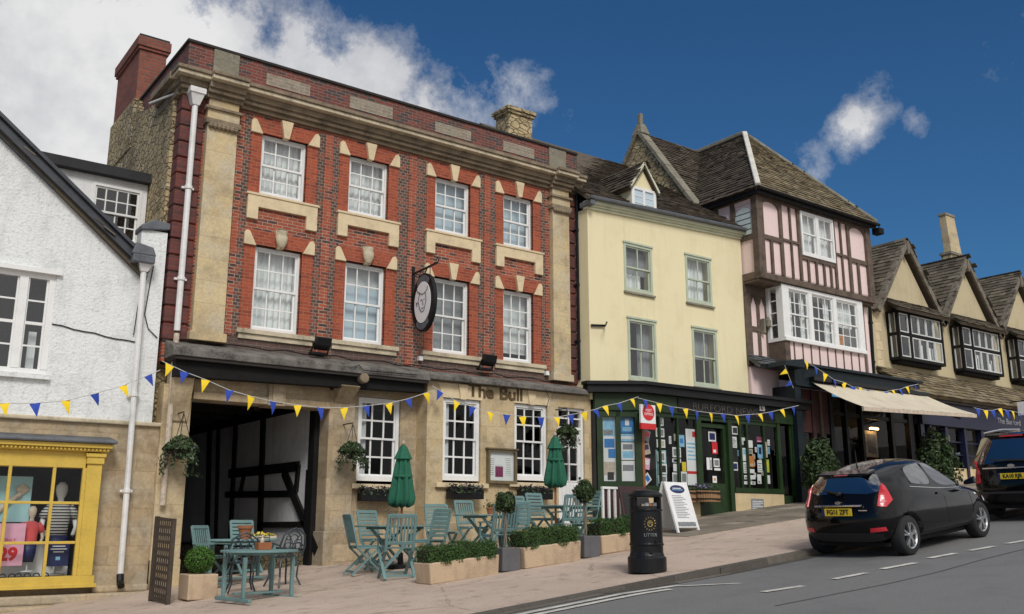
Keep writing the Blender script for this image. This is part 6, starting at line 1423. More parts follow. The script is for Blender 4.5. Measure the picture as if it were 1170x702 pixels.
o = thing('condiment_caddy', (5.40, -3.72, G(5.34)+.68), 'small wooden caddy with a bottle on the front oval table', 'caddy'); q = MB(); q.box(-.10, .10, -.07, .07, 0, .10); q.build('box', WOODP, o, local=True, bevel=.006); q = MB(); q.lathe(((.03, .02), (.03, .14), (.012, .17), (.012, .21)), (-.02, 0, 0), 12); q.build('bottle', PBEI, o, local=True); q = MB(); q.tube([(-.09, 0, .1), (-.09, 0, .17), (.09, 0, .17), (.09, 0, .1)], .007, 5); q.build('handle', IRON, o, local=True)
flowerpot(8.15, -2.55, G(8.25)+.72, 'small terracotta pot on the parasol table', LEAF_D, 1.0)
flowerpot(10.2, -2.5, G(10.15)+.72, 'small terracotta pot on the table behind the first lollipop bush', LEAF_D, 1.0)
flowerpot(12.30, -2.5, G(11.95)+.72, 'terracotta pot with a pink-red plant on the table before the white door', LEAF_D, 1.1)
# closed parasols
def parasol(x, y, zt, zb, label, s=1.0):
    o = thing('parasol', (x, y, G(x)), label, 'parasol', 'closed green parasols'); H_, B_h = zt-G(x), zb-G(x)
    q = MB(); q.tube([(0, 0, .05), (0, 0, H_)], .022, 10); q.build('pole', WOODP, o, local=True)
    q = MB(); q.lathe(((.24, 0), (.24, .05), (.05, .08), (.04, .25)), (0, 0, 0), 20); q.build('base', IRON, o, local=True)
    q = MB(); n = 48; prof = [(.03, H_-.02), (.075, H_-.08), (.10, H_-.20), (.13, H_-.45), (.17, B_h+.25), (.205, B_h+.08), (.19, B_h-.02), (.12, B_h-.06), (.03, B_h+.02)]
    i0 = 0
    for j, (r_, z) in enumerate(prof):
        for k in range(n):
            a = 2*math.pi*k/n; f = 1+.22*math.cos(a*8+.25*j)*min(1, j/3)-.10*math.cos(a*3+1)*(j > 2); zz = z-(.05*abs(math.sin(a*4)) if j in (5, 6, 7) else 0); q.v.append(Vector((r_*s*f*math.cos(a), r_*s*f*math.sin(a), zz)))
    for j in range(len(prof)-1):
        for k in range(n): l = (k+1) % n; q.f.append((j*n+k, j*n+l, (j+1)*n+l, (j+1)*n+k)); q.m.append(0)
    q.build('canopy', CANV, o, local=True, smooth=True)
    q = MB()
    for k in range(n):
        a, b = 2*math.pi*k/n, 2*math.pi*(k+1)/n; R1, R2 = (.08*s, .155*s); 
        q.face(((R1*math.cos(a), R1*math.sin(a), H_-.09), (R1*math.cos(b), R1*math.sin(b), H_-.09), (R2*(1+.1*math.cos(b*8))*math.cos(b), R2*(1+.1*math.cos(b*8))*math.sin(b), H_-.27), (R2*(1+.1*math.cos(a*8))*math.cos(a), R2*(1+.1*math.cos(a*8))*math.sin(a), H_-.27)))
    q.build('vent_flap', CANV, o, local=True, smooth=True); q = MB(); q.lathe(((.168*s, -.02), (.178*s, 0), (.168*s, .025)), (0, 0, B_h+.42), 24); q.build('strap', CANV, o, local=True); q = MB(); q.lathe(((.012, -.02), (.03, .0), (.03, .035), (.01, .05)), (0, 0, H_), 10); q.build('finial', PBEI, o, local=True)
a_, b_ = F(461, 507, -2.4), F(461, 573, -2.4); parasol(a_.x, -2.4, a_.z, b_.z, 'closed green parasol with an orange wooden pole left of the stone bay')
a_, b_ = F(634, 497, -2.55), F(634, 551, -2.55); parasol(a_.x, -2.55, a_.z, b_.z, 'closed green parasol with a wooden pole in front of the white door', .95)
# stone troughs of clipped box, on blocks
def trough(xl, xr, y, h, label, hh):
    L = (xr-xl)/2; xm = (xl+xr)/2; zl = G(xl)+.05
    o = thing('stone_trough', (xm, y, zl), label, 'planter', 'buff stone troughs of clipped box', 0); o.rotation_euler.y = -math.atan(.085)
    q = MB(); q.hexa(((-L+.02, -.2, 0), (L-.02, -.2, 0), (L-.02, .2, 0), (-L+.02, .2, 0), (-L, -.23, h), (L, -.23, h), (L, .23, h), (-L, .23, h))); q.build('trough', TROUGH, o, local=True, bevel=.02)
    q = MB(); q.box(-L+.05, -L+.25, -.16, .2, -.07, -.002); q.box(L-.3, L-.08, -.16, .2, -.07, -.002); q.build('support_block', LICH, o, local=True, bevel=.01)
    r_ = random.Random(int(xl*10)); q = MB(); W_ = .21; n = int(11500*L)
    bumpf = lambda x: .022*math.sin(x*9+xl)+.018*math.sin(x*23)
    def pt():
        u = r_.random(); x = r_.uniform(-L*.97, L*.97)
        if u < .42: return ((x, -W_-r_.uniform(-.02, .02)+bumpf(x), h+r_.uniform(-.04, hh)), (0, -1, .2))
        if u < .8: return ((x, r_.uniform(-W_, W_), h+hh+bumpf(x)+r_.gauss(0, .012)), (0, 0, 1))
        if u < .815: return ((x, r_.uniform(-W_, W_), h+hh+r_.uniform(.01, .055)), (r_.gauss(0, .4), r_.gauss(0, .4), 1))
        if u < .9: return (((-L if r_.random() < .5 else L)*.98, r_.uniform(-W_, W_), h+r_.uniform(0, hh)), (1 if x > 0 else -1, 0, .2))
        return ((x, r_.uniform(-W_, W_), h+r_.uniform(0, hh)), (r_.gauss(0, 1), r_.gauss(0, 1), r_.gauss(0, 1)))
    leaves(q, n, pt, .0125, r_, LEAF_H)
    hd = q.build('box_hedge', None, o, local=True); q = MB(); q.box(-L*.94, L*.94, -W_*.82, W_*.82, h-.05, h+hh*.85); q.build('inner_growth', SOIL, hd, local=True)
trough(7.30, 8.52, -4.95, .30, 'stone trough of clipped box nearest the carriage arch', .19)
trough(8.98, 10.12, -4.95, .32, 'middle stone trough of clipped box, with a dark-stained front', .22)
trough(10.72, 11.75, -4.75, .30, 'stone trough of clipped box partly behind the black litter bin', .22)
# grey planters with lollipop bushes
def lollipop(x, y, ptop, pr_, label, seed):
    o = thing('lollipop_tree', (x, y, G(x)), label, 'tree', 'lollipop bushes in slate-grey planters'); q = MB(); q.box(-.17, .17, -.17, .17, 0, .34); q.build('planter', GREYP, o, local=True, bevel=.012)
    q = MB(); q.box(-.14, .14, -.14, .14, .30, .33); q.build('soil', SOIL, o, local=True)
    c_ = ptop-G(x); q = MB(); r_ = random.Random(seed)
    for k in range(3):
        a = k*2.1; q.tube([(.02*math.cos(a+j*1.1), .02*math.sin(a+j*1.1), .3+(c_-.3)*j/6) for j in range(7)], .012, 6)
    q.build('stem', STEM, o, local=True); q = MB()
    def pt():
        d = Vector((r_.gauss(0, 1), r_.gauss(0, 1), r_.gauss(0, 1))).normalized(); rr = pr_*(.55+.5*r_.random()**.6)*(1+.22*math.sin(d.x*5+seed)*math.cos(d.z*4)); return (Vector((0, 0, c_))+d*rr, d)
    leaves(q, 1500, pt, .026, r_, LEAF_D); q.build('crown', None, o, local=True)
a_ = F(567, 575, -4.6); lollipop(a_.x-.03 if 0 else 8.76, -4.95, F(567, 574, -4.95).z, .155, 'lollipop bush in a slate-grey planter between the first and middle troughs', 2)
lollipop(10.42, -4.9, F(672, 562, -4.9).z, .165, 'lollipop bush in a slate-grey planter between the middle and right troughs', 5)
# square planter and trellis at the left
o = thing('square_planter', (4.92, -2.5, G(4.9)), 'square buff stone planter with a bright clipped box ball beside the trellis', 'planter'); q = MB(); q.box(-.22, .22, -.22, .22, 0, .36); q.build('tub', TROUGH, o, local=True, bevel=.015); q = MB(); r_ = random.Random(4)
def pt():
    d = Vector((r_.gauss(0, 1), r_.gauss(0, 1), r_.gauss(0, 1))).normalized(); return (Vector((0, 0, .56))+Vector((d.x*.21, d.y*.21, d.z*.20))*(r_.uniform(.75, 1.05)), d)
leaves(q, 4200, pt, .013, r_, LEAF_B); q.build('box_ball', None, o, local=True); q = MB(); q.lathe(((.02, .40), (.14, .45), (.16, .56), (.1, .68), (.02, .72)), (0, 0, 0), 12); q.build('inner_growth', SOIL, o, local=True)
o = thing('trellis', (4.44, -2.1, G(4.44)-.02), 'dark weathered wooden trellis panel standing out from the wall by the arch', 'trellis'); q = MB(); q.box(-.03, .03, -.60, -.54, 0, 1.22); q.box(-.03, .03, .22, .28, 0, 1.26); q.box(-.02, .02, -.54, .22, .04, .09); q.build('frame', BROWN, o, local=True); q = MB()
for k in range(8): y = -.48+.098*k; q.box(-.012, .0, y-.022, y+.022, .05, 1.22+.006*k)
for k in range(11): z = .12+.108*k; q.beam((.006, -.6, z), (.006, .27, z+.02), .012, .045)
q.build('lattice', BROWN, o, local=True)
# litter bin
o = thing('litter_bin', (9.36, -7.40, G(9.36)), 'black cast litter bin with a gilt crest near the kerb', 'litter bin', rz=R(-30)); s = .875
q = MB(); q.lathe([(r_*s, z*s) for r_, z in ((.30, 0), (.30, .22), (.27, .245), (.255, .30), (.255, .40), (.27, .405), (.27, .43), (.255, .435), (.25, .92), (.265, .925), (.265, .95), (.25, .955))], (0, 0, 0), 36); q.build('body', IRON, o, local=True, bevel=.004)
q = MB()
for a0, a1 in ((-38, 38), (142, 218)):      # posts left between the two openings
    n = 8; A0, A1 = R(a0), R(a1)
    P = [(.25*s*math.cos(A0+(A1-A0)*k/n), .25*s*math.sin(A0+(A1-A0)*k/n)) for k in range(n+1)]+[(.21*s*math.cos(A1-(A1-A0)*k/n), .21*s*math.sin(A1-(A1-A0)*k/n)) for k in range(n+1)]
    q.prism(P, .955*s, 1.13*s, ax='z')
q.lathe([(r_*s, z*s) for r_, z in ((.25, 1.13), (.27, 1.14), (.27, 1.17), (.255, 1.19), (.20, 1.235), (.10, 1.25), (.02, 1.252))], (0, 0, 0), 36); q.build('hood', IRON, o, local=True)
q = MB(); q.lathe(((.19*s, .5*s), (.19*s, 1.0*s)), (0, 0, 0), 20); q.build('liner', NEARBLK, o, local=True)
q = MB(); r_ = random.Random(3)
for k in range(4): x = -.08+.05*k; q.box(x, x+.06, -.10, -.02, .98*s, (1.02+.05*r_.random())*s, (PBEI, PAPER, PORA, PGREY)[k])
q.build('litter', None, o, local=True)
q = MB(); GILT = plain('dull_gilt', (.36, .27, .09), .4, .3, 12, metal=.4)
def on(a, z, rr=.256): return (rr*s*math.sin(a), -rr*s*math.cos(a), z*s)
for k in range(14):
    t_ = k*6.283/14; q.tube([on(.30*math.cos(t_), .73+.085*math.sin(t_)), on(.38*math.cos(t_+.1), .73+.105*math.sin(t_+.1))], .006, 5)
q.tube([on(.16*math.cos(k*.523), .73+.045*math.sin(k*.523)) for k in range(13)], .006, 5); q.tube([on(-.1, .70), on(0, .77), on(.1, .70)], .007, 5); q.tube([on(-.12, .745), on(.12, .745)], .006, 5)
q.build('crest', GILT, o, local=True)
text('lettering', 'LITTER', .06, PGREY, o, Vector(o.location)+Vector((0, -.258*s, .56*s)), FRONT, .003)
q = MB(); q.tube([on(.32, .42, .262), on(.32, .48, .265)], .012, 6); q.box(-.03, .03, -.245, -.235, .255, .285); q.build('lock', IRON, o, local=True)
# folding board
o = thing('folding_board', (14.02, -3.45, G(14.0)), 'white folding pavement board with a blue oval heading', 'sign', rz=R(6)); q = MB(); wt, wb, H_ = .27, .36, .98
def slope(z, s): return s*(.30*(1-z/H_)+.02)
for s in (-1, 1):
    q = MB()
    for e in (-1, 1): q.beam((e*.33, slope(0, s), 0), (e*.33, slope(H_, s), H_), .05, .035, up=(0, 1, 0))
    q.hexa(((-.33, slope(.10, s)-.012, .10), (.33, slope(.10, s)-.012, .10), (.33, slope(.10, s)+.012, .10), (-.33, slope(.10, s)+.012, .10), (-.33, slope(H_, s)-.012, H_), (.33, slope(H_, s)-.012, H_), (.33, slope(H_, s)+.012, H_), (-.33, slope(H_, s)+.012, H_)))
    p = q.build('board', PAPER, o, local=True)
    if s < 0:
        th_ = math.atan(.30/H_); M = Matrix.Translation((0, slope(0, -1)-.0155, 0)) @ Matrix.Rotation(-th_, 4, 'X')
        q = MB(); P3 = lambda x, z: tuple(M @ Vector((x, 0, z)))
        def strip(x0, x1, z0, z1, m): q.face((P3(x0, z0), P3(x1, z0), P3(x1, z1), P3(x0, z1)), m)
        ov = [P3(.23*math.cos(k*.2618), .88+.085*math.sin(k*.2618)) for k in range(24)]; q.face(ov, PNAVY); M = M @ Matrix.Translation((0, -.002, 0))
        for k in range(14): z = .74-.034*k; strip(-.24, -.24+.3+.12*((k*7) % 3)/2, z, z+.010, PGREY)
        strip(-.28, .28, .13, .215, PGREY); strip(-.15, .12, .89, .905, PAPER); strip(-.17, .16, .86, .873, PCYAN); q.raw = 1
        q.build('printing', None, p, local=True)
# white railing and dark board by the shop corner
o = thing('railing', (13.75, -1.35, G(13.7)), 'short white painted railing between the inn door and the green shop', 'railing'); z1 = F(700, 556, -1.4).z-G(13.75)
q = MB(); x0, x1 = F(689, 556, -1.4).x-13.75, F(712, 556, -1.4).x-13.75; q.box(x0, x1, -.03, .03, z1-.05, z1)
n = 4
for k in range(n): x = x0+.03+(x1-x0-.06)*k/(n-1); q.box(x-.025, x+.025, -.02, .02, -.05, z1-.05)
q.build('rail', WHT, o, local=True)
o = thing('chalk_board', (14.75, -1.5, G(14.7)), 'dark maroon-framed board leaning at the shop corner behind the litter bin', 'board'); z1 = F(730, 556, -1.5).z-G(14.75); q = MB(); q.hexa(((-.42, -.2, 0), (.42, -.2, 0), (.42, -.15, 0), (-.42, -.15, 0), (-.42, 0, z1), (.42, 0, z1), (.42, .05, z1), (-.42, .05, z1))); q.build('frame', MAROON, o, local=True, bevel=.01); q = MB(); q.hexa(((-.36, -.195, .08), (.36, -.195, .08), (.36, -.16, .08), (-.36, -.16, .08), (-.36, -.012, z1-.06), (.36, -.012, z1-.06), (.36, .02, z1-.06), (-.36, .02, z1-.06))); q.build('panel', PBLK, o, local=True)
# bushes by the cafe
def bush(px, py_c, rx, rz_, Y, label, seed, n=2600):
    c_ = F(px, py_c, Y); o = thing('potted_bush', (c_.x, Y, G(c_.x)), label, 'bush', 'evergreen bushes in front of the cafe'); q = MB(); q.lathe(((.2, 0), (.28, .38), (.30, .40), (.26, .42)), (0, 0, 0), 20); q.build('pot', NEARBLK, o, local=True); zc = c_.z-G(c_.x); r_ = random.Random(seed)
    q = MB(); q.tube([(0, 0, .3), (.02, 0, zc)], .04, 8); q.build('stem', STEM, o, local=True); q = MB()
    def pt():
        d = Vector((r_.gauss(0, 1), r_.gauss(0, 1), r_.gauss(0, 1))).normalized(); k = (.45+.6*r_.random()**.5)*(1+.2*math.sin(d.x*6+seed)*math.cos(d.z*5+d.y*3)); t_ = (1-.25*d.z); return (Vector((d.x*rx*t_*k, d.y*rx*t_*k, zc+d.z*rz_*k)), d)
    leaves(q, n, pt, .06, r_, LEAF_D); q.build('foliage', None, o, local=True)
bush(937, 533, .44, .68, -2.0, 'rounded evergreen bush left of the cafe front, behind the hatchback', 3)
bush(1071, 531, .54, .95, -2.2, 'tall loose evergreen bush before the blue shopfront', 8)

# ---------------------------------------------------------------- bunting
def bunting(pts, Yf, label, drops=None, sz=.155):
    "pts: (x, y, colour) of each flag's upper edge as seen, all on the cord's own plane"
    P = []
    for k, (px, py, c) in enumerate(pts): Y = Yf(k/max(1, len(pts)-1)) if callable(Yf) else Yf; P.append((F(px, py, Y), c))
    o = thing('bunting', P[0][0], label, 'bunting', 'strings of yellow and blue bunting'); b0 = P[0][0]
    a, z = P[0][0], P[-1][0]; first = a+(a-P[1][0])*.5; last = z+(z-P[-2][0])*.5
    q = MB(); q.tube([first]+[p for p, c in P]+[last], .007, 5); q.build('cord', CORD, o); pr = {}; r_ = random.Random(len(pts))
    for k, (p, c) in enumerate(P):
        key = c
        if key not in pr:
            q = MB(); n = 4; w = sz; h = sz*1.55; q.raw = 1
            for j in range(n):
                f0, f1 = 1-j/n, 1-(j+1)/n; yy = lambda t_: -.02*math.sin(t_*2.6)
                a0, a1 = (-w/2*f0, w/2*f0), (-w/2*f1, w/2*f1); z0, z1 = -h*j/n, -h*(j+1)/n
                for d_, fl in ((-.002, 0), (.002, 1)):
                    pp = [(a0[0], yy(j/n)+d_, z0), (a0[1], yy(j/n)+d_, z0), (a1[1], yy((j+1)/n)+d_, z1), (a1[0], yy((j+1)/n)+d_, z1)]
                    if j == n-1: pp = pp[:3]
                    q.face(pp[::-1] if fl else pp)
            fo = q.build('flag', FLY if c == 'y' else FLB, o, local=True); pr[key] = fo
        else: fo = pr[key].copy(); COL.objects.link(fo); fo.parent = o
        nx_ = P[min(k+1, len(P)-1)][0]-P[max(k-1, 0)][0]
        fo.location = p-b0; ang = math.atan2(nx_.y, nx_.x); fo.rotation_euler = (r_.uniform(-.25, .1), -math.atan2(nx_.z, math.hypot(nx_.x, nx_.y))*.9+r_.uniform(-.12, .12), ang+r_.uniform(-.5, .35)); s = r_.uniform(.92, 1.08); fo.scale = (s, 1, s*r_.uniform(.92, 1.06))
def S(txt): return [(float(a), float(b), c) for a, b, c in (w_.split(',') for w_ in txt.split())]
bunting(S('-28,462,y 5,461,y 40,461,b 75,458,y 108,450,b 140,441,y 169,429,b'), -.55, 'bunting across the white roughcast house above the yellow shop window')
bunting(S('194,417,y 211,425,b 235,434,y 262,446,b 287,453,y 312,459,b 340,463,y 366,466,b 393,466,y 418,464,b 444,461,y 466,456,b 487,449,y'), lambda t_: -.66, 'bunting swagged across the carriage arch')
bunting(S('503,447,b 522,459,y 540,465,b 560,471,y 579,474,b 597,476,y 618,477,b 636,477,y 652,474,b 667,471,y 680,468,b 691,464,y 707,461,b 722,456,y'), lambda t_: -.72-.85*t_, 'bunting below the carved name, running to the green shop corner')
bunting(S('737,457,b 753,461,y 767,465,b 783,467,y 796,470,b 812,472,y 826,473,b 841,475,y 854,474,b 868,473,y 880,471,b 893,468,y 906,465,b'), SY-.36, 'bunting hung along the green shop fascia')
bunting(S('899,424,y 904,437,b'), -1.65, 'short drop of two pennants at the left end of the cafe fascia')
bunting(S('921,413,y 932,420,b 943,427,y 953,434,b 964,437,y 974,442,b 983,443,y 992,446,b 1001,447,y 1011,448,b 1020,446,y 1028,445,b 1036,442,y 1045,440,b'), -1.5, 'bunting along the dark cafe fascia above the awning', sz=.17)
bunting(S('1117,467,b 1126,469,y 1134,469,b 1142,467,y 1150,469,b 1157,470,y 1165,472,b 1174,472,y'), -1.75, 'bunting under the stone pent roof at the right edge', sz=.19)
# ---------------------------------------------------------------- cars
CARP = None
def carpaint():
    m, t, b = mat('black_car_paint'); b.inputs['Base Color'].default_value = (.003, .003, .0035, 1); b.inputs['Roughness'].default_value = .28
    b.inputs['Coat Weight'].default_value = .45; b.inputs['Coat Roughness'].default_value = .03; b.inputs['Specular IOR Level'].default_value = .15
    c = objc(t); n = t.noise(c, 3, 5); link(t, t.ramp(n, [(.4, (.10, .10, .10)), (.7, (.22, .22, .22))]), b.inputs['Roughness']); return m
CARP = carpaint()
TRIM = plain('black_plastic_trim', (.018, .018, .019), .6, .2, 8)
TYRE = plain('tyre_rubber', (.016, .016, .017), .85, .2, 8)
ALLOY = plain('alloy_wheel', (.55, .56, .57), .3, .1, 5, metal=.9)
CHROME = plain('chrome', (.7, .7, .7), .15, .05, 5, metal=1)
LAMPR = plain('red_lamp_lens', (.60, .025, .04), .25, .15, 10, coat=.25, bumps=0)
LAMPC = plain('clear_lamp_lens', (.60, .12, .13), .4, .2, 14, bumps=0)
LAMPW = plain('headlamp_glass', (.62, .64, .66), .12, .2, 12, coat=.8, bumps=0)
PLATE = plain('yellow_plate', (.78, .55, .03), .4, .06, 5, bumps=0)
DARKC = plain('car_cabin', (.012, .012, .013), .9, .1, 5, bumps=0)
def car(spec, name, label, loc, rz, scale, plate, group):
    root = thing(name, loc, label, 'car', group)
    s = spec; bm = bmesh.new()
    rings = s['rings']          # each a list of half-outline points (x, y, z), rear centre -> side -> front centre
    V_ = {}
    def v(key, p):
        V_[key] = bm.verts.new(p); return V_[key]
    n = len(rings[0]); a = s['a']; f = n-3
    for r_, ring in enumerate(rings):
        for i, p in enumerate(ring): v(('r', r_, i), p)
    top = len(rings)-1
    # greenhouse ring: points 0..a, windscreen mid, centre ; base mid, centre
    for i, p in enumerate(s['roof']): v(('g', i), p)
    for k, p in enumerate(s['scut']): v(('w', k), p)
    wl_b = [('r', top, i) for i in range(a+1)]+[('w', 0), ('w', 1)]
    wl_t = [('g', i) for i in range(a+3)]
    fs = {}
    def q(*keys, m=0):
        F_ = bm.faces.new([V_[k] for k in keys]); F_.material_index = m; return F_
    for r_ in range(top):
        for i in range(n-1): q(('r', r_, i), ('r', r_, i+1), ('r', r_+1, i+1), ('r', r_+1, i))
    win = []
    for i in range(a+2):
        F_ = q(wl_b[i], wl_b[i+1], wl_t[i+1], wl_t[i]); 
        if i in s['glass']: win.append((i, F_))
    # roof: centre line from rear centre g0 to g(a+2); mid line g1 .. g(a+1)
    m_ = a-2; prev = [('g', 2), ('g', 1), ('g', 0)]
    for j in range(1, m_+1):
        t_ = j/m_; i = 2+j
        if j < m_:
            cx, cz = s['roofc'][j-1]; e = V_[('g', i)].co
            v(('c', j, 1), (e.x*.5+cx*.5, e.y*.55, cz*.78+e.z*.22)); v(('c', j, 0), (cx, 0, cz)); cur = [('g', i), ('c', j, 1), ('c', j, 0)]
        else: cur = [('g', a), ('g', a+1), ('g', a+2)]
        for k in range(2): q(prev[k], prev[k+1], cur[k+1], cur[k])
        prev = cur
    # bonnet
    prev = [('r', top, a), ('w', 0), ('w', 1)]
    for i in range(a+1, f+1):
        if i < f:
            e = V_[('r', top, i)].co; hx, hz = s['hood'][i-a-1]
            v(('h', i, 1), (e.x*.4+hx*.6, e.y*.55, hz*.8+e.z*.2)); v(('h', i, 0), (hx, 0, hz)); cur = [('r', top, i), ('h', i, 1), ('h', i, 0)]
        else: cur = [('r', top, f), ('r', top, f+1), ('r', top, f+2)]
        for k in range(2): q(prev[k], prev[k+1], cur[k+1], cur[k])
        prev = cur
    for i in range(n): v(('u', i), (rings[0][i][0], 0, rings[0][i][2]))
    for i in range(1, n-2): q(('r', 0, i+1), ('r', 0, i), ('u', i), ('u', i+1))
    bm.faces.new([V_[('r', 0, 0)], V_[('r', 0, 1)], V_[('u', 1)]]); bm.faces.new([V_[('r', 0, n-2)], V_[('r', 0, n-1)], V_[('u', n-2)]])
    # windows inset, kept as their own material
    groups = s['panes']; gi = {}
    for g_ in groups:
        fl = [F_ for i, F_ in win if i in g_]
        bmesh.ops.inset_region(bm, faces=fl, thickness=s.get('inset', .05), depth=0, use_even_offset=True)
        for F_ in fl: F_.material_index = 1+groups.index(g_)
    # mirror
    geom = bm.verts[:]+bm.edges[:]+bm.faces[:]
    bmesh.ops.mirror(bm, geom=geom, axis='Y', merge_dist=.002, matrix=Matrix())
    bmesh.ops.remove_doubles(bm, verts=bm.verts, dist=.003); bmesh.ops.recalc_face_normals(bm, faces=bm.faces)
    cl = bm.edges.layers.float.get('crease_edge') or bm.edges.layers.float.new('crease_edge')
    vl = bm.verts.layers.float.get('crease_vert') or bm.verts.layers.float.new('crease_vert')
    for e in bm.edges:
        if len(e.link_faces) == 2 and e.link_faces[0].material_index != e.link_faces[1].material_index:
            e[cl] = 1.0
            for w__ in e.verts: w__[vl] = .9
    for r_, lo_, hi_, c_ in s.get('crease', []):
        for i in range(lo_, hi_):
            a_, b_ = Vector(rings[r_][i]), Vector(rings[r_][i+1])
            for e in bm.edges:
                p, q_ = e.verts[0].co, e.verts[1].co
                for sg in (1, -1):
                    A = Vector((a_.x, a_.y*sg, a_.z)); B = Vector((b_.x, b_.y*sg, b_.z))
                    if ((p-A).length < .004 and (q_-B).length < .004) or ((p-B).length < .004 and (q_-A).length < .004): e[cl] = max(e[cl], c_)
    me = bpy.data.meshes.new('car_cage'); bm.to_mesh(me); bm.free()
    for k in range(1+len(groups)): me.materials.append(CARP if k == 0 else CGLASS)
    me.materials.append(DARKC)
    tmp = bpy.data.objects.new('car_cage', me); COL.objects.link(tmp)
    md = tmp.modifiers.new('s', 'SUBSURF'); md.levels = md.render_levels = 3
    # wheel arches cut out
    q2 = MB()
    for wx in s['wheels']:
        for sy in (-1, 1): q2.tube([(wx, sy*(s['hw']-.24), s['wr']), (wx, sy*(s['hw']+.3), s['wr'])], s['wr']+.055, 36)
    ct = q2.build('cutter', DARKC); md = tmp.modifiers.new('b', 'BOOLEAN'); md.operation = 'DIFFERENCE'; md.object = ct; md.solver = 'EXACT'
    dg = bpy.context.evaluated_depsgraph_get(); em = bpy.data.meshes.new_from_object(tmp.evaluated_get(dg))
    bpy.data.objects.remove(ct); bpy.data.objects.remove(tmp)
    bm = bmesh.new(); bm.from_mesh(em); bmesh.ops.recalc_face_normals(bm, faces=bm.faces)
    bvh = BVHTree.FromBMesh(bm)
    mats_ = [x for x in em.materials]
    def part(name_, sel, m, thick=0):
        b2 = bm.copy(); bmesh.ops.delete(b2, geom=[F_ for F_ in b2.faces if not sel(F_.material_index)], context='FACES')
        m2 = bpy.data.meshes.new(name_); b2.to_mesh(m2); b2.free(); m2.materials.clear()
        for x in m: m2.materials.append(x)
        for p in m2.polygons:
            p.use_smooth = True
            p.material_index = 0 if len(m) == 1 else (1 if mats_[p.material_index] == DARKC else 0)
        o = bpy.data.objects.new(name_, m2); COL.objects.link(o); o.parent = root; return o
    ng = len(groups)
    body = part('body', lambda k: not 1 <= k <= ng, [CARP, DARKC])
    for k, nm in enumerate(s['pane_names']):
        o = part(nm, lambda j, k=k: j == k+1, [CGLASS])
        if nm in ('rear_window', 'windscreen'): continue
        c2 = o.copy(); c2.data = o.data.copy(); COL.objects.link(c2)      # left and right pane apart
        for ob, sg in ((o, 1), (c2, -1)):
            b2 = bmesh.new(); b2.from_mesh(ob.data); bmesh.ops.delete(b2, geom=[F_ for F_ in b2.faces if F_.calc_center_median().y*sg < 0], context='FACES'); b2.to_mesh(ob.data); b2.free()
    def decal(name_, poly, M3, m, thick=.012, parent=body, n=14):
        "shape drawn in a plane (u, v), pushed on to the body along w; M3 = (origin, u, v, w)"
        o_, u_, v_, w_ = [Vector(x) for x in M3]
        us = [p[0] for p in poly]; vs = [p[1] for p in poly]; b2 = bmesh.new()
        f0 = b2.faces.new([b2.verts.new((p[0], p[1], 0)) for p in poly])
        for ax_ in (0, 1):
            lo, hi = (min(us), max(us)) if ax_ == 0 else (min(vs), max(vs))
            for k in range(1, n):
                no = (1, 0, 0) if ax_ == 0 else (0, 1, 0); co = (lo+(hi-lo)*k/n, 0, 0) if ax_ == 0 else (0, lo+(hi-lo)*k/n, 0)
                bmesh.ops.bisect_plane(b2, geom=b2.verts[:]+b2.edges[:]+b2.faces[:], plane_co=co, plane_no=no)
        for vv in b2.verts:
            st_ = o_+u_*vv.co.x+v_*vv.co.y; hit, nrm_, *_ = bvh.ray_cast(st_, w_)
            vv.co = (hit-w_.normalized()*thick) if hit else st_+w_*.3
        bmesh.ops.recalc_face_normals(b2, faces=b2.faces)
        r_ = bmesh.ops.extrude_face_region(b2, geom=b2.faces[:]); bmesh.ops.translate(b2, verts=[x for x in r_['geom'] if isinstance(x, bmesh.types.BMVert)], vec=w_.normalized()*thick*2)
        m2 = bpy.data.meshes.new(name_); bmesh.ops.recalc_face_normals(b2, faces=b2.faces); b2.to_mesh(m2); b2.free(); m2.materials.append(m)
        o = bpy.data.objects.new(name_, m2); COL.objects.link(o); o.parent = parent; return o
    # wheels
    for wx in s['wheels']:
        for sy in (-1, 1):
            wr = s['wr']; q2 = MB(); yo = sy*(s['hw']-.02); yi = sy*(s['hw']-.22)
            prof = [(wr*.66, 0), (wr*.93, .0), (wr, .03), (wr, .17), (wr*.93, .2), (wr*.6, .2)]; i0 = 0; nn = 40
            for r_, d_ in prof:
                for k in range(nn): t_ = 6.2832*k/nn; q2.v.append(Vector((wx+r_*math.cos(t_), yo-sy*d_, wr+r_*math.sin(t_))))
            for j in range(len(prof)-1):
                for k in range(nn): l = (k+1) % nn; q2.f.append((j*nn+k, j*nn+l, (j+1)*nn+l, (j+1)*nn+k)); q2.m.append(0)
            wo_ = q2.build('wheel', TYRE, root, local=True, smooth=True)
            q2 = MB(); q2.tube([(wx, yo-sy*.09, wr), (wx, yo-sy*.10, wr)], wr*.66, 32, DARKC)
            # rim ring and spokes
            for k in range(32):
                t0, t1 = 6.2832*k/32, 6.2832*(k+1)/32; 
                for ra, rb, da, db in ((.67, .60, .0, .02), (.60, .58, .02, .09)):
                    q2.face([(wx+wr*r_*math.cos(t_), yo-sy*d_, wr+wr*r_*math.sin(t_)) for r_, d_, t_ in ((ra, da, t0), (ra, da, t1), (rb, db, t1), (rb, db, t0))], ALLOY)
            for k in range(s['spokes']):
                t_ = 6.2832*k/s['spokes']+.3; c_, s2 = math.cos(t_), math.sin(t_)
                for off in (-.17, .17): q2.beam((wx+wr*.12*c_, yo-sy*.025, wr+wr*.12*s2), (wx+wr*.62*math.cos(t_+off), yo-sy*.022, wr+wr*.62*math.sin(t_+off)), .03, .035, ALLOY, up=(0, 1, 0))
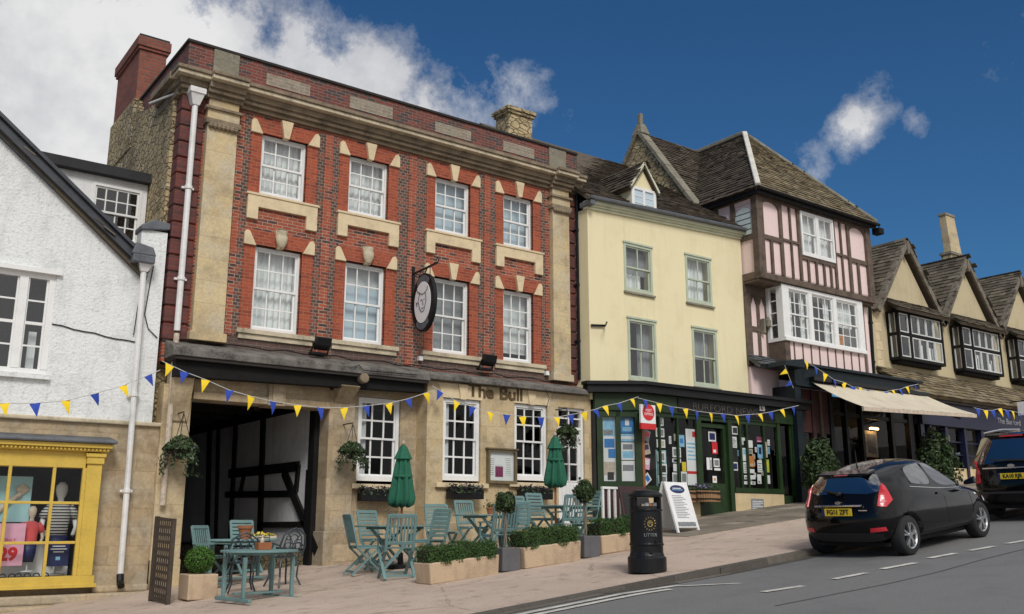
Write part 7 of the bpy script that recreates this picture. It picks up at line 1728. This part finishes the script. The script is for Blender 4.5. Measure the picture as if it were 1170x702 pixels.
            q2.tube([(wx, yo-sy*.0, wr), (wx, yo-sy*.07, wr)], wr*.18, 16, ALLOY); q2.raw = 1; q2.build('rim', None, wo_, local=True)
    s['extra'](root, body, decal, plate)
    root.rotation_euler = (0, -math.atan(.1), rz); root.scale = (scale,)*3
    return root
def plate_obj(root, x, z, txt, tilt=0, w=.52, y=0):
    q = MB(); q.box(x-.012, x, y-w/2, y+w/2, z-.057, z+.057); o = q.build('number_plate', PLATE, root, local=True)
    cu = text('registration', txt, .105, PBLK, None, (0, 0, 0), (R(90), 0, R(-90)), .002, sx=.86, bold=.003); cu.parent = o; cu.location = (x-.0145, y-.02, z)
    q = MB(); q.box(x-.0135, x-.0121, y+w/2-.05, y+w/2, z-.057, z+.057); q.build('blue_band', PNAVY, o, local=True); return o
def mir(P): return P
# --- small hatchback. x forward from the rear axle, z from the road
hb = dict(a=6, glass=(0, 1, 4, 5, 6, 7), panes=[(0, 1), (4,), (5,), (6, 7)], pane_names=['rear_window', 'quarter_window', 'door_window', 'windscreen'], wheels=(0, 2.49), hw=.835, wr=.305, spokes=5, inset=.035, crease=[(3, 2, 8, .35), (4, 2, 6, .3), (1, 1, 9, .25)])
hb['rings'] = [
    [(-.52, 0, .24), (-.50, .45, .24), (-.40, .70, .22), (0, .78, .20), (.55, .79, .20), (1.2, .79, .20), (1.95, .79, .20), (2.6, .78, .21), (3.02, .66, .23), (3.16, .35, .24), (3.18, 0, .24)],
    [(-.67, 0, .42), (-.64, .45, .42), (-.50, .765, .42), (-.02, .84, .42), (.55, .845, .40), (1.2, .845, .40), (1.95, .845, .40), (2.6, .835, .42), (3.08, .68, .44), (3.26, .36, .44), (3.29, 0, .44)],
    [(-.70, 0, .62), (-.665, .46, .62), (-.53, .765, .64), (-.05, .85, .68), (.55, .84, .66), (1.2, .84, .64), (1.95, .84, .64), (2.6, .83, .66), (3.05, .67, .64), (3.24, .36, .62), (3.28, 0, .62)],
    [(-.60, 0, .82), (-.575, .46, .83), (-.47, .70, .86), (-.06, .80, .90), (.52, .805, .88), (1.18, .805, .85), (2.0, .80, .83), (2.58, .76, .80), (2.98, .60, .74), (3.16, .33, .72), (3.20, 0, .72)],
    [(-.50, 0, .97), (-.47, .44, .98), (-.36, .665, 1.03), (-.02, .75, 1.06), (.30, .765, 1.05), (1.14, .77, .955), (2.12, .72, .90), (2.55, .64, .86), (2.88, .50, .81), (3.02, .28, .79), (3.05, 0, .79)],
]
hb['roof'] = [(-.36, 0, 1.315), (-.35, .33, 1.305), (-.22, .50, 1.265), (.05, .545, 1.315), (.36, .57, 1.365), (.92, .585, 1.405), (1.28, .555, 1.37), (1.42, .30, 1.415), (1.45, 0, 1.425)]
hb['scut'] = [(2.24, .38, .955), (2.30, 0, .96)]
hb['roofc'] = [(.12, 1.395), (.5, 1.455), (1.05, 1.48)]
hb['hood'] = [(2.65, .91), (2.9, .86)]
def hb_extra(root, body, decal, plate):
    back = ((-2, 0, 0), (0, 1, 0), (0, 0, 1), (1, 0, 0))
    for sy in (-1, 1):
        # tall tapering tail lamps wrapping the corner
        d = Vector((1, -sy*.85, 0)).normalized(); u = Vector((0, 0, 1)).cross(d)*1.0; o_ = Vector((-.38, sy*.66, 0))-d*1.5
        P = [(-.15, .80), (.0, .775), (.15, .88), (.10, 1.02), (.06, 1.12), (.01, 1.165), (-.06, 1.04)]
        P = [(a_*.88, .80+(b_-.80)*.92) for a_, b_ in P]; P = P if sy < 0 else [(-a_, b_) for a_, b_ in P]
        u = Vector((-d.y, d.x, 0)); u = -u
        o = decal('tail_light', P, (o_, u, (0, 0, 1), d), LAMPR, .022)
        if sy < 0: pass
        q = [(p[0]*.45+(-.03 if sy < 0 else .03), .84+(p[1]-.77)*.16) for p in P]; decal('reversing_lens', q, (o_, u, (0, 0, 1), d), LAMPC, .027, o, 6)
        decal('rear_reflector', [(sy*.48, .40), (sy*.70, .42), (sy*.69, .48), (sy*.50, .47)], back, LAMPR, .012)
        side = ((0, sy*3, 0), (1, 0, 0), (0, 0, 1), (0, -sy, 0))
        decal('beltline_highlight', [(.26, 1.03), (1.14, .94), (2.08, .885), (2.08, .893), (1.14, .949), (.26, 1.039)], side, CHROME, .006, n=12)  # thin chrome strip added to draw the reflected highlight along the beltline
        decal('sill_strip', [(.36, .26), (2.12, .26), (2.12, .31), (.36, .31)], side, TRIM, .006, n=6)
        decal('door_handle', [(1.02, .855), (1.22, .86), (1.22, .89), (1.02, .885)], side, CARP, .025, n=4)
        for x0, x1 in ((1.27, 1.275), (2.19, 2.195)): decal('door_gap', [(x0, .28), (x1, .28), (x1-.02, .90), (x0-.02, .90)], side, DARKC, .003, n=6)
        q = MB(); q.hexa(((2.0, sy*.80, .93), (2.14, sy*.80, .92), (2.14, sy*.98, .94), (2.03, sy*.98, .95), (2.02, sy*.80, .99), (2.12, sy*.80, .99), (2.12, sy*.97, 1.07), (2.04, sy*.97, 1.07))); q.build('wing_mirror', CARP, root, local=True, bevel=.02)
        dg_ = Vector((-.75, -sy*.65, 0)); decal('headlight', [(-.22, .60), (.20, .66), (.30, .80), (.05, .76)] if sy < 0 else [(.22, .60), (-.20, .66), (-.30, .80), (-.05, .76)], (Vector((3.05, sy*.6, 0))-dg_*2, (dg_.y, -dg_.x, 0), (0, 0, 1), dg_), LAMPW, .012)
    decal('rear_bumper_valance', [(-.60, .25), (.60, .25), (.64, .37), (.5, .40), (-.5, .40), (-.64, .37)], back, TRIM, .01)
    q = MB(); q.hexa(((-.43, -.45, 1.265), (-.2, -.47, 1.29), (-.2, .47, 1.29), (-.43, .45, 1.265), (-.42, -.45, 1.292), (-.16, -.47, 1.345), (-.16, .47, 1.345), (-.42, .45, 1.292))); q.build('spoiler', CARP, root, local=True, bevel=.012)
    q = MB(); q.box(-.434, -.42, -.12, .12, 1.270, 1.286); q.build('brake_light', LAMPC, root, local=True)
    q = MB(); q.box(-.655, -.60, -.40, .40, .80, .832); q.build('tailgate_trim', CHROME, root, local=True, bevel=.006)
    q = MB(); q.prism(oval(.055, .025, 0, 0, 20, (0, .86)), -.62, -.56, ax='x'); q.build('maker_badge', CHROME, root, local=True)
    plate_obj(root, -.672, .722, plate)
    q = MB(); q.beam((-.58, -.02, 1.0), (-.50, .30, 1.05), .02, .025); q.tube([(-.53, .0, 1.0), (-.60, 0, 1.0)], .03, 8); q.build('rear_wiper', TRIM, root, local=True)
    q = MB(); q.box(-.648, -.63, -.50, -.36, .735, .75); q.build('model_lettering', CHROME, root, local=True)
    q = MB(); q.lathe(((.02, 0), (.008, .08), (.004, .3)), (.1, 0, 1.36), 8); q.build('aerial', TRIM, root, local=True)
    q = MB(); q.box(-.3, 2.9, -.62, .62, .16, .22); q.build('underbody', DARKC, root, local=True)
    q = MB()
    for sy in (-.36, .36): q.box(.95, 1.1, sy-.24, sy+.24, .5, 1.0); q.box(.98, 1.08, sy-.13, sy+.13, 1.02, 1.2)
    q.box(.15, .3, -.55, .55, .5, .98); q.build('seat', DARKC, root, local=True, bevel=.03)
hb['extra'] = hb_extra
car(hb, 'hatchback_car', 'black small hatchback with a yellow rear plate, parked at the kerb facing uphill', (12.32, -8.78, G(12.32)-.08), R(3.5), .885, 'FG61 ZFT', 'cars parked along the kerb')
# --- tall people carrier ahead of it
sv = dict(a=6, glass=(0, 1, 3, 4, 5, 6, 7), panes=[(0, 1), (3,), (4,), (5,), (6, 7)], pane_names=['rear_window', 'quarter_window', 'rear_door_window', 'door_window', 'windscreen'], wheels=(0, 2.8), hw=.93, wr=.35, spokes=6, inset=.06)
sv['rings'] = [
    [(-.80, 0, .34), (-.78, .55, .34), (-.68, .80, .33), (-.1, .88, .28), (.6, .88, .28), (1.4, .88, .28), (2.2, .88, .28), (2.9, .87, .30), (3.45, .72, .32), (3.6, .4, .32), (3.64, 0, .32)],
    [(-1.0, 0, .52), (-.97, .55, .52), (-.83, .87, .52), (-.1, .94, .5), (.6, .945, .48), (1.4, .945, .48), (2.2, .945, .48), (2.9, .93, .5), (3.5, .74, .52), (3.7, .4, .52), (3.74, 0, .52)],
    [(-1.0, 0, .76), (-.97, .55, .76), (-.84, .87, .78), (-.1, .95, .82), (.6, .945, .8), (1.4, .945, .78), (2.2, .945, .78), (2.9, .93, .8), (3.48, .72, .8), (3.68, .4, .78), (3.72, 0, .78)],
    [(-.93, 0, 1.0), (-.90, .55, 1.0), (-.80, .82, 1.02), (-.1, .92, 1.04), (.6, .925, 1.03), (1.4, .925, 1.02), (2.2, .92, 1.01), (2.9, .88, .98), (3.4, .68, .94), (3.58, .38, .92), (3.62, 0, .92)],
    [(-.90, 0, 1.14), (-.87, .55, 1.14), (-.77, .80, 1.15), (-.1, .88, 1.16), (.6, .885, 1.15), (1.4, .885, 1.13), (2.4, .84, 1.10), (2.85, .74, 1.06), (3.25, .56, 1.02), (3.4, .32, 1.0), (3.44, 0, 1.0)],
]
sv['roof'] = [(-.66, 0, 1.70), (-.65, .42, 1.69), (-.55, .66, 1.65), (-.05, .70, 1.68), (.55, .71, 1.70), (1.1, .70, 1.70), (1.6, .66, 1.66), (1.74, .36, 1.70), (1.78, 0, 1.71)]
sv['scut'] = [(2.55, .45, 1.16), (2.62, 0, 1.17)]
sv['roofc'] = [(-.1, 1.76), (.5, 1.78), (1.1, 1.78)]
sv['hood'] = [(2.95, 1.11), (3.25, 1.06)]
def sv_extra(root, body, decal, plate):
    back = ((-2.5, 0, 0), (0, 1, 0), (0, 0, 1), (1, 0, 0))
    for sy in (-1, 1):
        o = decal('tail_light', [(sy*.64, .78), (sy*.80, .74), (sy*.88, .90), (sy*.85, 1.25), (sy*.74, 1.20), (sy*.66, .95)], back, LAMPR, .02); decal('reversing_lens', [(sy*.68, .95), (sy*.86, .95), (sy*.86, 1.03), (sy*.69, 1.03)], back, LAMPC, .026, o, 5)
        q = MB(); q.hexa(((2.25, sy*.93, 1.1), (2.4, sy*.93, 1.1), (2.4, sy*1.12, 1.12), (2.28, sy*1.12, 1.12), (2.26, sy*.93, 1.2), (2.38, sy*.93, 1.2), (2.38, sy*1.1, 1.28), (2.29, sy*1.1, 1.28))); q.build('wing_mirror', CARP, root, local=True, bevel=.02)
        q = MB(); q.tube([(-.4, sy*.64, 1.76), (.5, sy*.66, 1.80), (1.4, sy*.62, 1.77)], .02, 8); q.build('roof_rail', CHROME, root, local=True)
    q = MB(); q.hexa(((-.74, -.52, 1.665), (-.5, -.55, 1.68), (-.5, .55, 1.68), (-.74, .52, 1.665), (-.73, -.52, 1.70), (-.45, -.55, 1.745), (-.45, .55, 1.745), (-.73, .52, 1.70))); q.build('spoiler', CARP, root, local=True, bevel=.015); q = MB(); q.box(-.746, -.73, -.22, .22, 1.668, 1.698); q.build('brake_light', LAMPR, root, local=True)
    q = MB(); q.box(-.98, -.92, -.55, .55, 1.05, 1.075); q.build('tailgate_trim', CHROME, root, local=True); q = MB(); q.prism(oval(.07, .035, 0, 0, 20, (0, 1.10)), -.965, -.90, ax='x'); q.build('maker_badge', CHROME, root, local=True)
    plate_obj(root, -1.012, .90, plate); q = MB(); q.beam((-.93, .4, 1.22), (-.90, -.25, 1.20), .025, .03); q.build('rear_wiper', TRIM, root, local=True)
    q = MB(); q.box(-1.015, -.98, -.78, .78, .56, .60); q.build('bumper_strip', TRIM, root, local=True); q = MB(); q.box(-.6, 3.2, -.7, .7, .24, .32); q.build('underbody', DARKC, root, local=True)
    q = MB()
    for sy in (-.4, .4): q.box(1.1, 1.25, sy-.26, sy+.26, .6, 1.25); q.box(.1, .25, sy-.26, sy+.26, .6, 1.2)
    q.build('seat', DARKC, root, local=True, bevel=.03)
sv['extra'] = sv_extra
car(sv, 'people_carrier', 'black tall people carrier at the right edge of the photo, ahead of the hatchback', (17.62, -8.75, G(17.6)-.08), R(5), .87, 'KA10 RJR', 'cars parked along the kerb')
